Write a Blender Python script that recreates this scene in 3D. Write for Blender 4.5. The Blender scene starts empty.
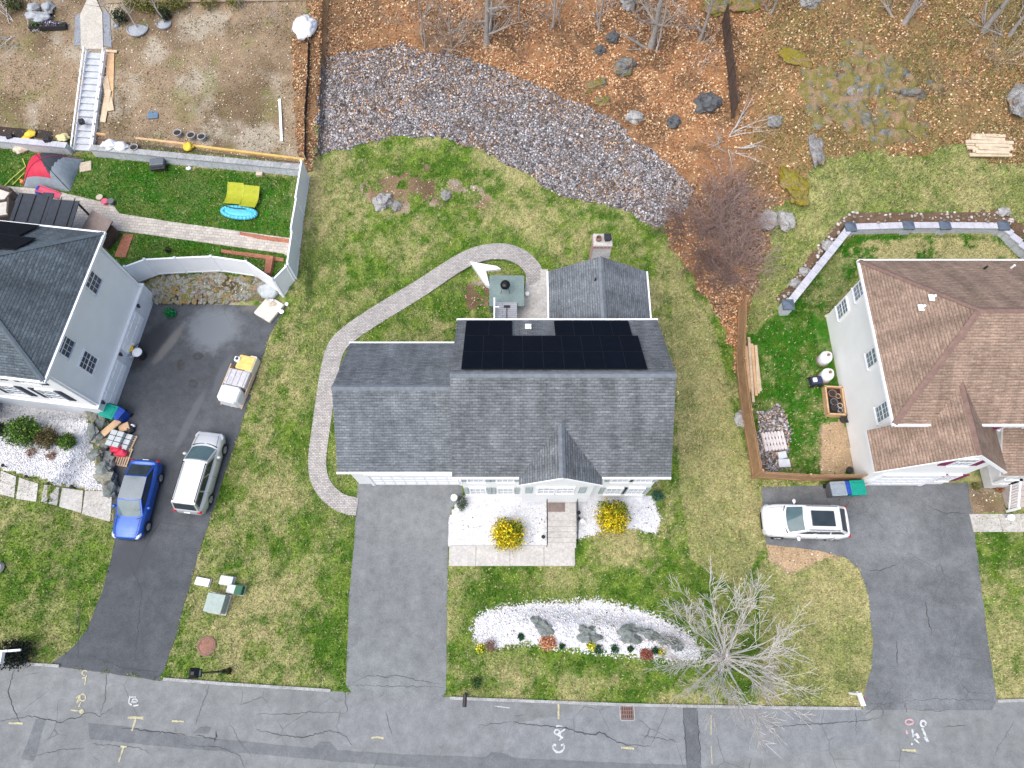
import bpy, bmesh, math, random
import numpy as np
from mathutils import Vector, Matrix, noise as mnoise
R = math.radians
random.seed(7)
rng = np.random.default_rng(7)
scene = bpy.context.scene
COL = scene.collection
# ---------------------------------------------------------------- survey: where a ray of the drone camera meets a height
F, TH, HC = 683.0, R(21.5), 39.0
ST, CT = math.sin(TH), math.cos(TH)
def P(u, v, z=0.0):
    h = HC - z
    y = h * math.tan(TH + math.atan((384 - v) / F))
    return Vector(((u - 512) / F * (y * ST + h * CT), y, z))
def proj(x, y, z):
    h = HC - z
    d = y * ST + h * CT
    return 512 + F * x / d, 384 - F * (y * CT - h * ST) / d
def hit(u, v, p0, n):
    o = Vector((0, 0, HC)); d = P(u, v, 0) - o
    t = (Vector(p0) - o).dot(n) / d.dot(n)
    return o + d * t
# ---------------------------------------------------------------- numpy value noise
_T = np.random.default_rng(3).random((256, 256))
def vn(x, y, s=0):
    x = np.asarray(x, float) + s * 17.3; y = np.asarray(y, float) + s * 9.7
    xi = np.floor(x).astype(int); yi = np.floor(y).astype(int)
    fx = x - xi; fy = y - yi
    fx = fx * fx * (3 - 2 * fx); fy = fy * fy * (3 - 2 * fy)
    a = _T[xi & 255, yi & 255]; b = _T[(xi + 1) & 255, yi & 255]
    c = _T[xi & 255, (yi + 1) & 255]; d = _T[(xi + 1) & 255, (yi + 1) & 255]
    return (a * (1 - fx) + b * fx) * (1 - fy) + (c * (1 - fx) + d * fx) * fy
def fbm(x, y, s=0, o=4):
    r = 0; a = .5; t = 0
    for i in range(o):
        r = r + a * vn(x, y, s + i * 3); t += a; a *= .5; x = x * 2.03; y = y * 2.03
    return r / t
def S(a, b, x):
    t = np.clip((np.asarray(x, float) - a) / (b - a), 0, 1)
    return t * t * (3 - 2 * t)
# ---------------------------------------------------------------- terrain height
LW0, LW1 = (-36.0, 32.7), (-13.2, 30.1)          # foot line of the long white retaining wall
RW = [(17.4, 20.3), (21.9, 26.0), (32.2, 26.0), (36.5, 22.5), (48, 12)]
def lw_d(x, y):
    dx, dy = LW1[0] - LW0[0], LW1[1] - LW0[1]; L = math.hypot(dx, dy)
    return ((y - LW0[1]) * dx - (x - LW0[0]) * dy) / L
def rw_d(x, y):
    best = None
    for (a, b), (c, d) in zip(RW[:-1], RW[1:]):
        dx, dy = c - a, d - b; L = math.hypot(dx, dy)
        s = ((y - b) * dx - (x - a) * dy) / L
        best = s if best is None else np.maximum(best, s)
    return best
def H(x, y):
    x = np.asarray(x, float); y = np.asarray(y, float)
    ramp = 1.2 * S(21.5, 29.5, y)
    y0 = np.where(x < 15, 30 - .2 * np.clip(x, -20, 15), 27.0 - .2 * np.clip(x - 15, 0, 5))
    t = y - y0
    slope = np.where(x < -13.2, .30, .25)
    up = np.clip(slope * np.log1p(np.exp(np.clip(t * 2, -40, 40))) / 2, 0, None)
    up = 6.0 * np.tanh(up / 6.0)
    inl = S(-13.0, -13.3, x)
    z = ramp + up * np.where(x < -13.2, S(-.5, .6, lw_d(x, y)), 1.0)
    corr = S(1.7, 1.0, np.abs(x + 29.25 - .1 * (y - 32.2)))
    z = z + .65 * inl * S(-.05 - .3 * corr, .25 + 3.0 * corr, lw_d(x, y))
    z = z + inl * .65 * (1 - ramp / 1.2) * S(20.7, 22.4, y + .03 * (x + 20))
    z = z + .75 * S(-24.6, -25.6, x + .32 * (11 - y)) * S(4.5, 9.5, y) * (1 - S(12.6, 13.6, y))
    z = z + .7 * S(17.5, 21.9, x) * S(-.05, .2, rw_d(x, y)) * S(19, 25, y + 2 * S(30, 34, x) * 3)
    ic = P(588, 633, 0); ra = R(-7); ex = ((x - ic.x) * math.cos(ra) + (y - ic.y) * math.sin(ra)) / 6.0; ey = (-(x - ic.x) * math.sin(ra) + (y - ic.y) * math.cos(ra)) / 1.25
    mr = np.hypot(ex, ey)
    z = z + S(1.0, .25, mr) * (.34 + .30 * fbm(x * 1.7, y * 1.7, 151, 4) + .12 * fbm(x * 5, y * 5, 155, 2))
    return z
def Hs(x, y): return float(H(x, y))
def G(u, v):
    zz = np.arange(8.0, -.6, -.02)
    h = HC - zz
    y = h * math.tan(TH + math.atan((384 - v) / F)); x = (u - 512) / F * (y * ST + h * CT)
    k = np.argmax(H(x, y) >= zz)
    return Vector((float(x[k]), float(y[k]), float(H(x[k], y[k]))))
# ---------------------------------------------------------------- object helpers
def tag(o, label=None, cat=None, group=None, kind=None):
    if label: o['label'] = label
    if cat: o['category'] = cat
    if group: o['group'] = group
    if kind: o['kind'] = kind
    return o
def thing(name, label, cat, loc=(0, 0, 0), rz=0.0, group=None):
    o = bpy.data.objects.new(name, None); COL.objects.link(o)
    o.empty_display_size = .2
    o.location = loc; o.rotation_euler = (0, 0, rz)
    return tag(o, label, cat, group)
def link(name, me, mats, parent=None, smooth=False):
    for m in (mats if isinstance(mats, (list, tuple)) else [mats]): me.materials.append(m)
    o = bpy.data.objects.new(name, me); COL.objects.link(o)
    if parent is not None: o.parent = parent
    if smooth: me.shade_smooth()
    return o
def copy_thing(src, loc=None, rz=None, label=None, scale=None):
    def rec(o, par):
        c = o.copy(); COL.objects.link(c); c.parent = par
        for ch in o.children: rec(ch, c)
        return c
    c = rec(src, None)
    if loc is not None: c.location = loc
    if rz is not None: c.rotation_euler = (c.rotation_euler[0], c.rotation_euler[1], rz)
    if scale is not None: c.scale = (scale,) * 3
    if label: c['label'] = label
    return c
def fast(name, V, Fc, mats, col=None, parent=None, smooth=False, dom='FACE', kind=None, extra=None):
    """numpy mesh with a colour attribute"""
    V = np.asarray(V, np.float32); Fc = np.asarray(Fc, np.int32)
    n, k = Fc.shape
    me = bpy.data.meshes.new(name)
    me.vertices.add(len(V)); me.vertices.foreach_set('co', V.ravel())
    me.loops.add(n * k); me.loops.foreach_set('vertex_index', Fc.ravel())
    me.polygons.add(n)
    me.polygons.foreach_set('loop_start', np.arange(0, n * k, k, dtype=np.int32))
    me.polygons.foreach_set('loop_total', np.full(n, k, np.int32))
    me.update(calc_edges=True)
    if col is not None:
        a = me.attributes.new('col', 'FLOAT_COLOR', dom)
        c = np.ones((len(col), 4), np.float32); c[:, :3] = col
        a.data.foreach_set('color', c.ravel())
    o = link(name, me, mats, parent, smooth)
    if kind: o['kind'] = kind
    return o
class MB:
    def __init__(s): s.v = []; s.f = []; s.m = []; s.uv = []
    def add(s, vs, fs, m=0, uvs=None):
        b = len(s.v); s.v += [tuple(p) for p in vs]
        for i, f in enumerate(fs):
            s.f.append([b + q for q in f]); s.m.append(m); s.uv.append(uvs[i] if uvs else None)
        return s
    def box(s, c, d, rz=0.0, m=0, M=None):
        x, y, z = d[0] / 2, d[1] / 2, d[2] / 2
        vs = [Vector((a * x, b * y, e * z)) for a, b, e in ((-1,-1,-1),(1,-1,-1),(1,1,-1),(-1,1,-1),(-1,-1,1),(1,-1,1),(1,1,1),(-1,1,1))]
        mt = M if M is not None else Matrix.Rotation(rz, 3, 'Z')
        vs = [mt @ p + Vector(c) for p in vs]
        return s.add(vs, [(0,3,2,1),(4,5,6,7),(0,1,5,4),(1,2,6,5),(2,3,7,6),(3,0,4,7)], m)
    def rbox(s, c, d, r=.03, rz=0.0, m=0):
        """box with chamfered vertical edges and top rim"""
        x, y = d[0] / 2, d[1] / 2; r = min(r, x * .9, y * .9, d[2] * .9)
        def ring(k, z):
            a, b = x - k, y - k; q = max(r - k, .002)
            return [(-a, -b + q, z), (-a + q, -b, z), (a - q, -b, z), (a, -b + q, z), (a, b - q, z), (a - q, b, z), (-a + q, b, z), (-a, b - q, z)]
        z0, z1 = -d[2] / 2, d[2] / 2
        vs = ring(0, z0) + ring(0, z1 - r) + ring(r * .3, z1 - r * .3) + ring(r, z1)
        fs = [tuple(range(7, -1, -1)), tuple(range(24, 32))]
        for q in range(3):
            for i in range(8):
                j = (i + 1) % 8; fs.append((q*8+i, q*8+j, q*8+8+j, q*8+8+i))
        mt = Matrix.Rotation(rz, 3, 'Z')
        return s.add([mt @ Vector(p) + Vector(c) for p in vs], fs, m)
    def prism(s, poly, z0, z1, m=0, mtop=None):
        n = len(poly); z0f = z0 if callable(z0) else (lambda x, y: z0); z1f = z1 if callable(z1) else (lambda x, y: z1)
        vs = [(p[0], p[1], z0f(p[0], p[1])) for p in poly] + [(p[0], p[1], z1f(p[0], p[1])) for p in poly]
        s.add(vs, [tuple(range(n - 1, -1, -1))] + [(i, (i + 1) % n, n + (i + 1) % n, n + i) for i in range(n)], m)
        b = len(s.v) - n
        s.f.append([b + i for i in range(n)]); s.m.append(m if mtop is None else mtop); s.uv.append(None)
        return s
    def slab(s, poly, t, m=0, mside=1, up=None):
        """roof slope: textured top face (uv in metres along the eave and up the slope), sides and underside in another slot"""
        p = [Vector(q) for q in poly]
        n = (p[1] - p[0]).cross(p[2] - p[0]).normalized()
        if n.z < 0: p.reverse(); n = -n
        e = Vector((0, 0, 1)).cross(n).normalized() if abs(n.z) < .999 else Vector((1, 0, 0))
        w = n.cross(e)
        k = len(p); q = [a - Vector((0, 0, t)) for a in p]
        s.add(p, [tuple(range(k))], m, [[(a.dot(e), a.dot(w)) for a in p]])
        s.add(p + q, [tuple(range(2 * k - 1, k - 1, -1))] + [(i, k + i, k + (i + 1) % k, (i + 1) % k) for i in range(k)], mside)
        return s
    def tube(s, a, b, r0, r1=None, n=6, m=0, caps=True):
        a = Vector(a); b = Vector(b); r1 = r0 if r1 is None else r1
        d = (b - a)
        if d.length < 1e-6: return s
        d.normalize()
        x = d.orthogonal().normalized(); y = d.cross(x)
        vs = [a + (x * math.cos(2*math.pi*i/n) + y * math.sin(2*math.pi*i/n)) * r0 for i in range(n)]
        vs += [b + (x * math.cos(2*math.pi*i/n) + y * math.sin(2*math.pi*i/n)) * r1 for i in range(n)]
        fs = [(i, (i+1) % n, n + (i+1) % n, n + i) for i in range(n)]
        if caps: fs += [tuple(range(n-1, -1, -1)), tuple(range(n, 2*n))]
        return s.add(vs, fs, m)
    def path(s, pts, r, n=6, m=0):
        for a, b in zip(pts[:-1], pts[1:]): s.tube(a, b, r, r, n, m)
        return s
    def lathe(s, c, prof, n=16, m=0, sx=1.0, sy=1.0, rz=0.0):
        vs = []; ca, sa = math.cos(rz), math.sin(rz)
        for r, z in prof:
            for i in range(n):
                t = 2 * math.pi * i / n; x = r * math.cos(t) * sx; y = r * math.sin(t) * sy
                vs.append((c[0] + x * ca - y * sa, c[1] + x * sa + y * ca, c[2] + z))
        fs = []
        for k in range(len(prof) - 1):
            for i in range(n): fs.append((k*n+i, k*n+(i+1) % n, (k+1)*n+(i+1) % n, (k+1)*n+i))
        fs += [tuple(range(n-1, -1, -1)), tuple(range((len(prof)-1)*n, len(prof)*n))]
        return s.add(vs, fs, m)
    def blob(s, c, r, seed=0, sub=2, amp=.25, fr=1.3, m=0, rz=0.0, flat=None, fine=0.0):
        bm = bmesh.new(); bmesh.ops.create_icosphere(bm, subdivisions=sub, radius=1)
        bm.verts.ensure_lookup_table()
        vs = []
        ca, sa = math.cos(rz), math.sin(rz)
        for q in bm.verts:
            p = q.co; k = 1 + amp * mnoise.noise(p * fr + Vector((seed * 3.7, seed * 1.3, 0))) * 2 + amp * .5 * mnoise.noise(p * fr * 2.7 + Vector((seed, 5, 1)))
            if fine: k += fine * (mnoise.noise(p * 6.1 + Vector((seed, 2, 7))) + .6 * mnoise.noise(p * 13 + Vector((seed, 9, 7))))
            z = p.z * k
            if flat is not None: z = min(z, flat)
            x, y = p.x * k * r[0], p.y * k * r[1]
            vs.append((c[0] + x * ca - y * sa, c[1] + x * sa + y * ca, c[2] + z * r[2]))
        s.add(vs, [tuple(q.index for q in f.verts) for f in bm.faces], m); bm.free()
        return s
    def build(s, name, mats, parent=None, off=None, smooth=False):
        me = bpy.data.meshes.new(name)
        o3 = Vector(off) if off is not None else Vector((0, 0, 0))
        me.from_pydata([tuple(Vector(p) - o3) for p in s.v], [], s.f)
        if len(s.m): me.polygons.foreach_set('material_index', s.m)
        if any(u is not None for u in s.uv):
            ul = me.uv_layers.new(name='UVMap')
            for p, u in zip(me.polygons, s.uv):
                if u:
                    for li, c in zip(p.loop_indices, u): ul.data[li].uv = c
        me.validate()
        return link(name, me, mats, parent, smooth)
def single(mb, name, mats, base, label, cat, group=None, smooth=False, rz=0.0):
    """a thing that is one mesh; mb given in world coordinates"""
    o = mb.build(name, mats, None, base, smooth); o.location = base
    return tag(o, label, cat, group)
# ---------------------------------------------------------------- materials
def srgb(r, g, b):
    f = lambda c: (c / 255 / 12.92) if c / 255 <= .04045 else ((c / 255 + .055) / 1.055) ** 2.4
    return (f(r), f(g), f(b))
def newmat(name):
    m = bpy.data.materials.new(name); m.use_nodes = True
    nt = m.node_tree; b = nt.nodes['Principled BSDF']
    return m, nt, b
def N(nt, t, **kw):
    n = nt.nodes.new(t)
    for k, v in kw.items():
        if k.startswith('i_'): n.inputs[k[2:].replace('_', ' ')].default_value = v
        else: setattr(n, k, v)
    return n
def mixc(nt, fac, a, b, mode='MIX'):
    n = nt.nodes.new('ShaderNodeMix'); n.data_type = 'RGBA'; n.blend_type = mode
    for sock, val in ((n.inputs[0], fac), (n.inputs[6], a), (n.inputs[7], b)):
        if hasattr(val, 'links'): nt.links.new(val, sock)
        elif isinstance(val, (tuple, list)): sock.default_value = (*val[:3], 1)
        else: sock.default_value = val
    return n.outputs[2]
def ramp(nt, fac, stops):
    n = nt.nodes.new('ShaderNodeValToRGB'); nt.links.new(fac, n.inputs[0])
    e = n.color_ramp.elements
    while len(e) < len(stops): e.new(.5)
    for q, (p, c) in zip(e, stops):
        q.position = p; q.color = (*c, 1) if isinstance(c, (tuple, list)) else (c, c, c, 1)
    return n.outputs[0]
def noise_n(nt, scale, detail=4, rough=.6, vec=None, dist=0.0):
    n = N(nt, 'ShaderNodeTexNoise'); n.inputs['Scale'].default_value = scale
    n.inputs['Detail'].default_value = detail; n.inputs['Roughness'].default_value = rough; n.inputs['Distortion'].default_value = dist
    if vec is not None: nt.links.new(vec, n.inputs['Vector'])
    return n.outputs[0]
def objc(nt): return N(nt, 'ShaderNodeTexCoord').outputs['Object']
def bump(nt, b, h, strength=.3, dist=.02):
    n = N(nt, 'ShaderNodeBump'); n.inputs['Strength'].default_value = strength; n.inputs['Distance'].default_value = dist
    nt.links.new(h, n.inputs['Height']); nt.links.new(n.outputs[0], b.inputs['Normal'])
def M(name, c1, c2=None, scale=3.0, rough=.7, metal=0.0, bmp=0.0, bscale=30.0, spec=.4, fine=.12, coat=0.0, trans=0.0):
    m, nt, b = newmat(name)
    oc = objc(nt)
    c2 = c2 or tuple(c * .78 for c in c1)
    n1 = noise_n(nt, scale, 5, .65, oc)
    col = mixc(nt, ramp(nt, n1, [(.35, 0.0), (.68, 1.0)]), c1, c2)
    if fine:
        n2 = noise_n(nt, scale * 9, 3, .7, oc)
        col = mixc(nt, fine * 2, col, ramp(nt, n2, [(.3, .25), (.7, .85)]), 'OVERLAY')
    nt.links.new(col, b.inputs['Base Color'])
    b.inputs['Roughness'].default_value = rough; b.inputs['Metallic'].default_value = metal
    b.inputs['Specular IOR Level'].default_value = spec
    if coat: b.inputs['Coat Weight'].default_value = coat; b.inputs['Coat Roughness'].default_value = .05
    if trans: b.inputs['Transmission Weight'].default_value = trans
    if bmp: bump(nt, b, noise_n(nt, bscale, 4, .6, oc), bmp, .02)
    return m
def attr_mat(name, fine=.2, scale=25, rough=.9, bmp=.0, trans=0.0, gain=1.0):
    m, nt, b = newmat(name)
    a = N(nt, 'ShaderNodeAttribute', attribute_name='col')
    oc = objc(nt)
    n2 = noise_n(nt, scale, 5, .7, oc)
    col = mixc(nt, fine * 2, a.outputs['Color'], ramp(nt, n2, [(.28, .15), (.72, .9)]), 'OVERLAY')
    nt.links.new(col, b.inputs['Base Color'])
    b.inputs['Roughness'].default_value = rough; b.inputs['Specular IOR Level'].default_value = .25
    if bmp: bump(nt, b, n2, bmp, .05)
    return m
def shingle_mat(name, base, light, dark, mortar):
    m, nt, b = newmat(name)
    uv = N(nt, 'ShaderNodeUVMap').outputs[0]
    br = N(nt, 'ShaderNodeTexBrick'); nt.links.new(uv, br.inputs['Vector'])
    br.offset = .5; br.offset_frequency = 2; br.squash = 1
    br.inputs['Scale'].default_value = 1.0; br.inputs['Brick Width'].default_value = .27; br.inputs['Row Height'].default_value = .145
    br.inputs['Mortar Size'].default_value = .018; br.inputs['Mortar Smooth'].default_value = .3; br.inputs['Bias'].default_value = 0
    br.inputs['Color1'].default_value = (*light, 1); br.inputs['Color2'].default_value = (*dark, 1); br.inputs['Mortar'].default_value = (*mortar, 1)
    big = noise_n(nt, .55, 5, .65, uv)
    streak = N(nt, 'ShaderNodeMapping'); streak.inputs['Scale'].default_value = (1.6, .22, 1); nt.links.new(uv, streak.inputs[0])
    st = noise_n(nt, 1.0, 5, .6, streak.outputs[0])
    gran = noise_n(nt, 9, 4, .7, uv)
    ms = N(nt, 'ShaderNodeMapping'); ms.inputs['Scale'].default_value = (1.7, 6.9, 1); nt.links.new(uv, ms.inputs[0])
    rowst = noise_n(nt, 1.0, 3, .7, ms.outputs[0])
    sep = N(nt, 'ShaderNodeSeparateXYZ'); nt.links.new(uv, sep.inputs[0])
    dv = N(nt, 'ShaderNodeMath', operation='DIVIDE'); dv.inputs[1].default_value = .145; nt.links.new(sep.outputs[1], dv.inputs[0])
    fr = N(nt, 'ShaderNodeMath', operation='FRACT'); nt.links.new(dv.outputs[0], fr.inputs[0])
    lap = ramp(nt, fr.outputs[0], [(0, .72), (.16, .80), (.3, 1.0), (.9, 1.06), (1, .72)])
    col = mixc(nt, .45, br.outputs[0], base)
    col = mixc(nt, .42, col, ramp(nt, big, [(.3, .28), (.7, .74)]), 'OVERLAY')
    col = mixc(nt, .5, col, ramp(nt, st, [(.3, .26), (.7, .74)]), 'OVERLAY')
    col = mixc(nt, .45, col, ramp(nt, gran, [(.28, .2), (.72, .8)]), 'OVERLAY')
    col = mixc(nt, .48, col, ramp(nt, rowst, [(.30, .18), (.70, .82)]), 'OVERLAY')
    col = mixc(nt, 1.0, col, lap, 'MULTIPLY')
    nt.links.new(col, b.inputs['Base Color']); b.inputs['Roughness'].default_value = .92; b.inputs['Specular IOR Level'].default_value = .2
    bump(nt, b, br.outputs[1], -.5, .02)
    return m
def siding_mat(name, c, step=.12):
    m, nt, b = newmat(name)
    geo = objc(nt)
    sep = N(nt, 'ShaderNodeSeparateXYZ'); nt.links.new(geo, sep.inputs[0])
    md = N(nt, 'ShaderNodeMath', operation='FRACT'); dv = N(nt, 'ShaderNodeMath', operation='DIVIDE'); dv.inputs[1].default_value = step
    nt.links.new(sep.outputs[2], dv.inputs[0]); nt.links.new(dv.outputs[0], md.inputs[0])
    lap = ramp(nt, md.outputs[0], [(0, .86), (.12, 1.0), (1, 1.0)])
    dirt = noise_n(nt, .9, 5, .65, geo)
    col = mixc(nt, 1.0, c, lap, 'MULTIPLY')
    col = mixc(nt, 1.0, col, ramp(nt, dirt, [(.3, (.93, .93, .92)), (.7, (1, 1, 1))]), 'MULTIPLY')
    nt.links.new(col, b.inputs['Base Color']); b.inputs['Roughness'].default_value = .55; b.inputs['Specular IOR Level'].default_value = .3
    bump(nt, b, md.outputs[0], .25, .02)
    return m
def asphalt_mat(name, c, c2, speck=.35, crack=.0, spots=()):
    m, nt, b = newmat(name)
    oc = objc(nt)
    n1 = noise_n(nt, .22, 6, .62, oc, .4); n2 = noise_n(nt, 1.6, 6, .7, oc); n3 = noise_n(nt, 22, 3, .8, oc)
    col = mixc(nt, ramp(nt, n1, [(.36, 0.0), (.64, 1.0)]), c, c2)
    col = mixc(nt, .5, col, ramp(nt, n2, [(.3, .3), (.7, .72)]), 'OVERLAY')
    col = mixc(nt, speck, col, ramp(nt, n3, [(.25, .1), (.75, .95)]), 'OVERLAY')
    for (sx, sy, rx, ry, an, sc) in spots:
        mp = N(nt, 'ShaderNodeMapping', vector_type='TEXTURE'); mp.inputs['Location'].default_value = (sx, sy, 0); mp.inputs['Rotation'].default_value = (0, 0, an); mp.inputs['Scale'].default_value = (rx, ry, 1)
        nt.links.new(oc, mp.inputs[0])
        ln = N(nt, 'ShaderNodeVectorMath', operation='LENGTH'); nt.links.new(mp.outputs[0], ln.inputs[0])
        ad = N(nt, 'ShaderNodeMath', operation='MULTIPLY_ADD'); nt.links.new(noise_n(nt, 1.3, 7, .72, oc), ad.inputs[0]); ad.inputs[1].default_value = 1.2; nt.links.new(ln.outputs['Value'], ad.inputs[2])
        col = mixc(nt, spotfac(nt, ad.outputs[0]), col, sc)
    if crack:
        vo = N(nt, 'ShaderNodeTexVoronoi', feature='DISTANCE_TO_EDGE'); vo.inputs['Scale'].default_value = .45
        ds = N(nt, 'ShaderNodeTexNoise'); ds.inputs['Scale'].default_value = 1.3; ds.inputs['Detail'].default_value = 6; nt.links.new(oc, ds.inputs['Vector'])
        wv = mixc(nt, .22, oc, ds.outputs[1], 'ADD')
        nt.links.new(wv, vo.inputs['Vector'])
        ln = ramp(nt, vo.outputs['Distance'], [(.0, 1.0), (.010, 0.0)])
        gate = ramp(nt, noise_n(nt, .35, 2, .5, oc), [(.5, 0.0), (.58, 1.0)])
        mm = N(nt, 'ShaderNodeMath', operation='MULTIPLY'); nt.links.new(ln, mm.inputs[0]); nt.links.new(gate, mm.inputs[1])
        mk = N(nt, 'ShaderNodeMath', operation='MULTIPLY'); nt.links.new(mm.outputs[0], mk.inputs[0]); mk.inputs[1].default_value = crack
        col = mixc(nt, mk.outputs[0], col, (.03, .03, .032))
    nt.links.new(col, b.inputs['Base Color']); b.inputs['Roughness'].default_value = .9; b.inputs['Specular IOR Level'].default_value = .25
    bump(nt, b, n3, .3, .01)
    return m
def spotfac(nt, v):
    m = N(nt, 'ShaderNodeMapRange', interpolation_type='SMOOTHSTEP'); nt.links.new(v, m.inputs[0])
    m.inputs[1].default_value = 1.08; m.inputs[2].default_value = 1.72; m.inputs[3].default_value = .85; m.inputs[4].default_value = 0.0
    return m.outputs[0]
def paver_mat(name, c1, c2, mortar, w=.22, h=.12, rot=0.0, ms=.012):
    m, nt, b = newmat(name)
    oc = objc(nt)
    mp = N(nt, 'ShaderNodeMapping'); mp.inputs['Rotation'].default_value = (0, 0, rot); nt.links.new(oc, mp.inputs[0])
    br = N(nt, 'ShaderNodeTexBrick'); nt.links.new(mp.outputs[0], br.inputs['Vector'])
    br.inputs['Scale'].default_value = 1; br.inputs['Brick Width'].default_value = w; br.inputs['Row Height'].default_value = h
    br.inputs['Mortar Size'].default_value = ms; br.inputs['Color1'].default_value = (*c1, 1); br.inputs['Color2'].default_value = (*c2, 1); br.inputs['Mortar'].default_value = (*mortar, 1)
    n2 = noise_n(nt, 1.2, 5, .7, oc); n3 = noise_n(nt, 14, 3, .7, oc)
    col = mixc(nt, .4, br.outputs[0], ramp(nt, n2, [(.3, .3), (.7, .72)]), 'OVERLAY')
    col = mixc(nt, .4, col, ramp(nt, n3, [(.3, .2), (.7, .8)]), 'OVERLAY')
    nt.links.new(col, b.inputs['Base Color']); b.inputs['Roughness'].default_value = .85
    bump(nt, b, br.outputs[1], -.4, .01)
    return m
def glass_mat(name, c=(.03, .04, .05), rough=.06):
    m, nt, b = newmat(name)
    oc = objc(nt)
    col = mixc(nt, noise_n(nt, 2.5, 3, .5, oc), c, tuple(q * 2.2 for q in c))
    nt.links.new(col, b.inputs['Base Color']); b.inputs['Roughness'].default_value = rough; b.inputs['Specular IOR Level'].default_value = .6
    return m
def car_paint(name, c, metal=.3, rough=.3):
    m, nt, b = newmat(name)
    oc = objc(nt)
    n = noise_n(nt, 3, 4, .6, oc)
    nt.links.new(mixc(nt, n, c, tuple(q * .86 for q in c)), b.inputs['Base Color'])
    b.inputs['Metallic'].default_value = metal; b.inputs['Roughness'].default_value = rough
    b.inputs['Coat Weight'].default_value = .6; b.inputs['Coat Roughness'].default_value = .08
    nt.links.new(ramp(nt, n, [(.3, rough), (.7, rough + .12)]), b.inputs['Roughness'])
    return m
# ---------------------------------------------------------------- palette
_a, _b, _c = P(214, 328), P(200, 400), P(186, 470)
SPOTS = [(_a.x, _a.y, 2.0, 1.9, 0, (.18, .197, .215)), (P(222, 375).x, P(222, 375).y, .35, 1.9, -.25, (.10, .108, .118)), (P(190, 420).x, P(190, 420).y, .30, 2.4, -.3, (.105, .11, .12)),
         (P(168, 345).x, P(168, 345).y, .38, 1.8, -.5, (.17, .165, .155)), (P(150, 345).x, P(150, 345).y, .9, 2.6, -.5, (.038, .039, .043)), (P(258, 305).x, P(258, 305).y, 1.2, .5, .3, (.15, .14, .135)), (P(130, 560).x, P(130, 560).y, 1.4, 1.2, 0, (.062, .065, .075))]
WHITE = M('white_paint', (.86, .87, .88), (.80, .81, .83), 2, .5, fine=.04)
TRIM = M('white_trim', (.87, .87, .88), (.81, .82, .84), 2, .45, fine=.03)
SIDE_MAIN = siding_mat('white_clapboard', (.87, .87, .87))
SIDE_LEFT = siding_mat('cool_white_siding', (.90, .90, .89))
SIDE_RIGHT = siding_mat('bright_white_siding', (.90, .90, .89))
SH_GREY = shingle_mat('grey_shingles', (.130, .140, .149), (.168, .180, .190), (.106, .114, .122), (.076, .082, .088))
SH_GREY2 = shingle_mat('blue_tinted_grey_shingles', (.140, .154, .168), (.176, .193, .209), (.112, .124, .137), (.082, .09, .099))
SH_BLUE = shingle_mat('blue_grey_shingles', (.088, .108, .124), (.116, .142, .160), (.066, .082, .095), (.044, .054, .062))
SH_BROWN = shingle_mat('brown_shingles', (.255, .182, .138), (.282, .203, .155), (.225, .159, .121), (.175, .124, .095))
RIDGE_GREY = M('ridge_cap_grey', (.17, .19, .215), (.12, .133, .15), 4, .9)
RIDGE_BROWN = M('ridge_cap_brown', (.21, .135, .11), (.15, .095, .08), 4, .9)
PANEL = M('solar_cell', (.003, .005, .011), (.004, .007, .014), 2, .5, fine=0, spec=.05)
PFRAME = M('solar_frame', (.003, .005, .011), None, 4, .4)
GLASS = glass_mat('window_glass', (.10, .13, .15), .08)
GLASS_D = glass_mat('dark_window_glass', (.045, .055, .07), .08)
SHUT_GREY = M('grey_shutter', (.33, .38, .38), None, 5, .6)
SHUT_NAVY = M('navy_shutter', (.025, .03, .055), None, 5, .5)
SHUT_PURP = M('purple_shutter', (.20, .018, .09), None, 5, .5)
BRICK = paver_mat('chimney_brick', (.36, .15, .10), (.26, .11, .08), (.45, .42, .40), .2, .07)
CONC = M('concrete', (.47, .45, .425), (.38, .365, .34), .9, .9, bmp=.15, fine=.18)
CONC_W = M('pale_concrete', (.48, .46, .43), (.36, .345, .32), .8, .9, bmp=.15, fine=.2)
KERB = M('kerb_concrete', (.35, .355, .355), (.23, .235, .235), 1.5, .9, fine=.3, bmp=.2)
ROAD = asphalt_mat('worn_street_asphalt', (.205, .214, .213), (.165, .173, .173), .35, .6)
ROAD_D = asphalt_mat('street_patch_asphalt', (.148, .155, .161), (.125, .132, .138), .35, .3)
DRIVE_M = asphalt_mat('grey_driveway_asphalt', (.187, .197, .200), (.155, .163, .166), .4, .0)
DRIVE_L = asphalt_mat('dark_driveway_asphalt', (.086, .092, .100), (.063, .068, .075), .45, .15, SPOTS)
DRIVE_R = asphalt_mat('mottled_driveway_asphalt', (.168, .176, .182), (.105, .111, .117), .5, .4)
CRACK = M('crack_filler', (.035, .036, .04), (.06, .06, .065), 4, .8)
PAINT_W = M('white_marking_paint', (.56, .58, .58), (.28, .29, .30), 7, .8, fine=.3)
PAINT_Y = M('yellow_marking_paint', (.50, .46, .26), (.27, .26, .20), 7, .8, fine=.3)
PAINT_R = M('red_marking_paint', (.52, .30, .32), (.35, .28, .30), 7, .8, fine=.3)
PAVER = paver_mat('grey_paver', (.44, .41, .385), (.31, .29, .28), (.17, .16, .15), .2, .1)
PAVER_L = paver_mat('pale_paver', (.54, .49, .43), (.42, .38, .335), (.26, .24, .21), .35, .2, .1)
BRICKRED = paver_mat('red_brick_paver', (.42, .15, .08), (.33, .10, .055), (.25, .15, .11), .2, .1)
VINYL = M('white_vinyl', (.87, .88, .90), (.82, .84, .87), 1.5, .4, fine=.03)
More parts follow.
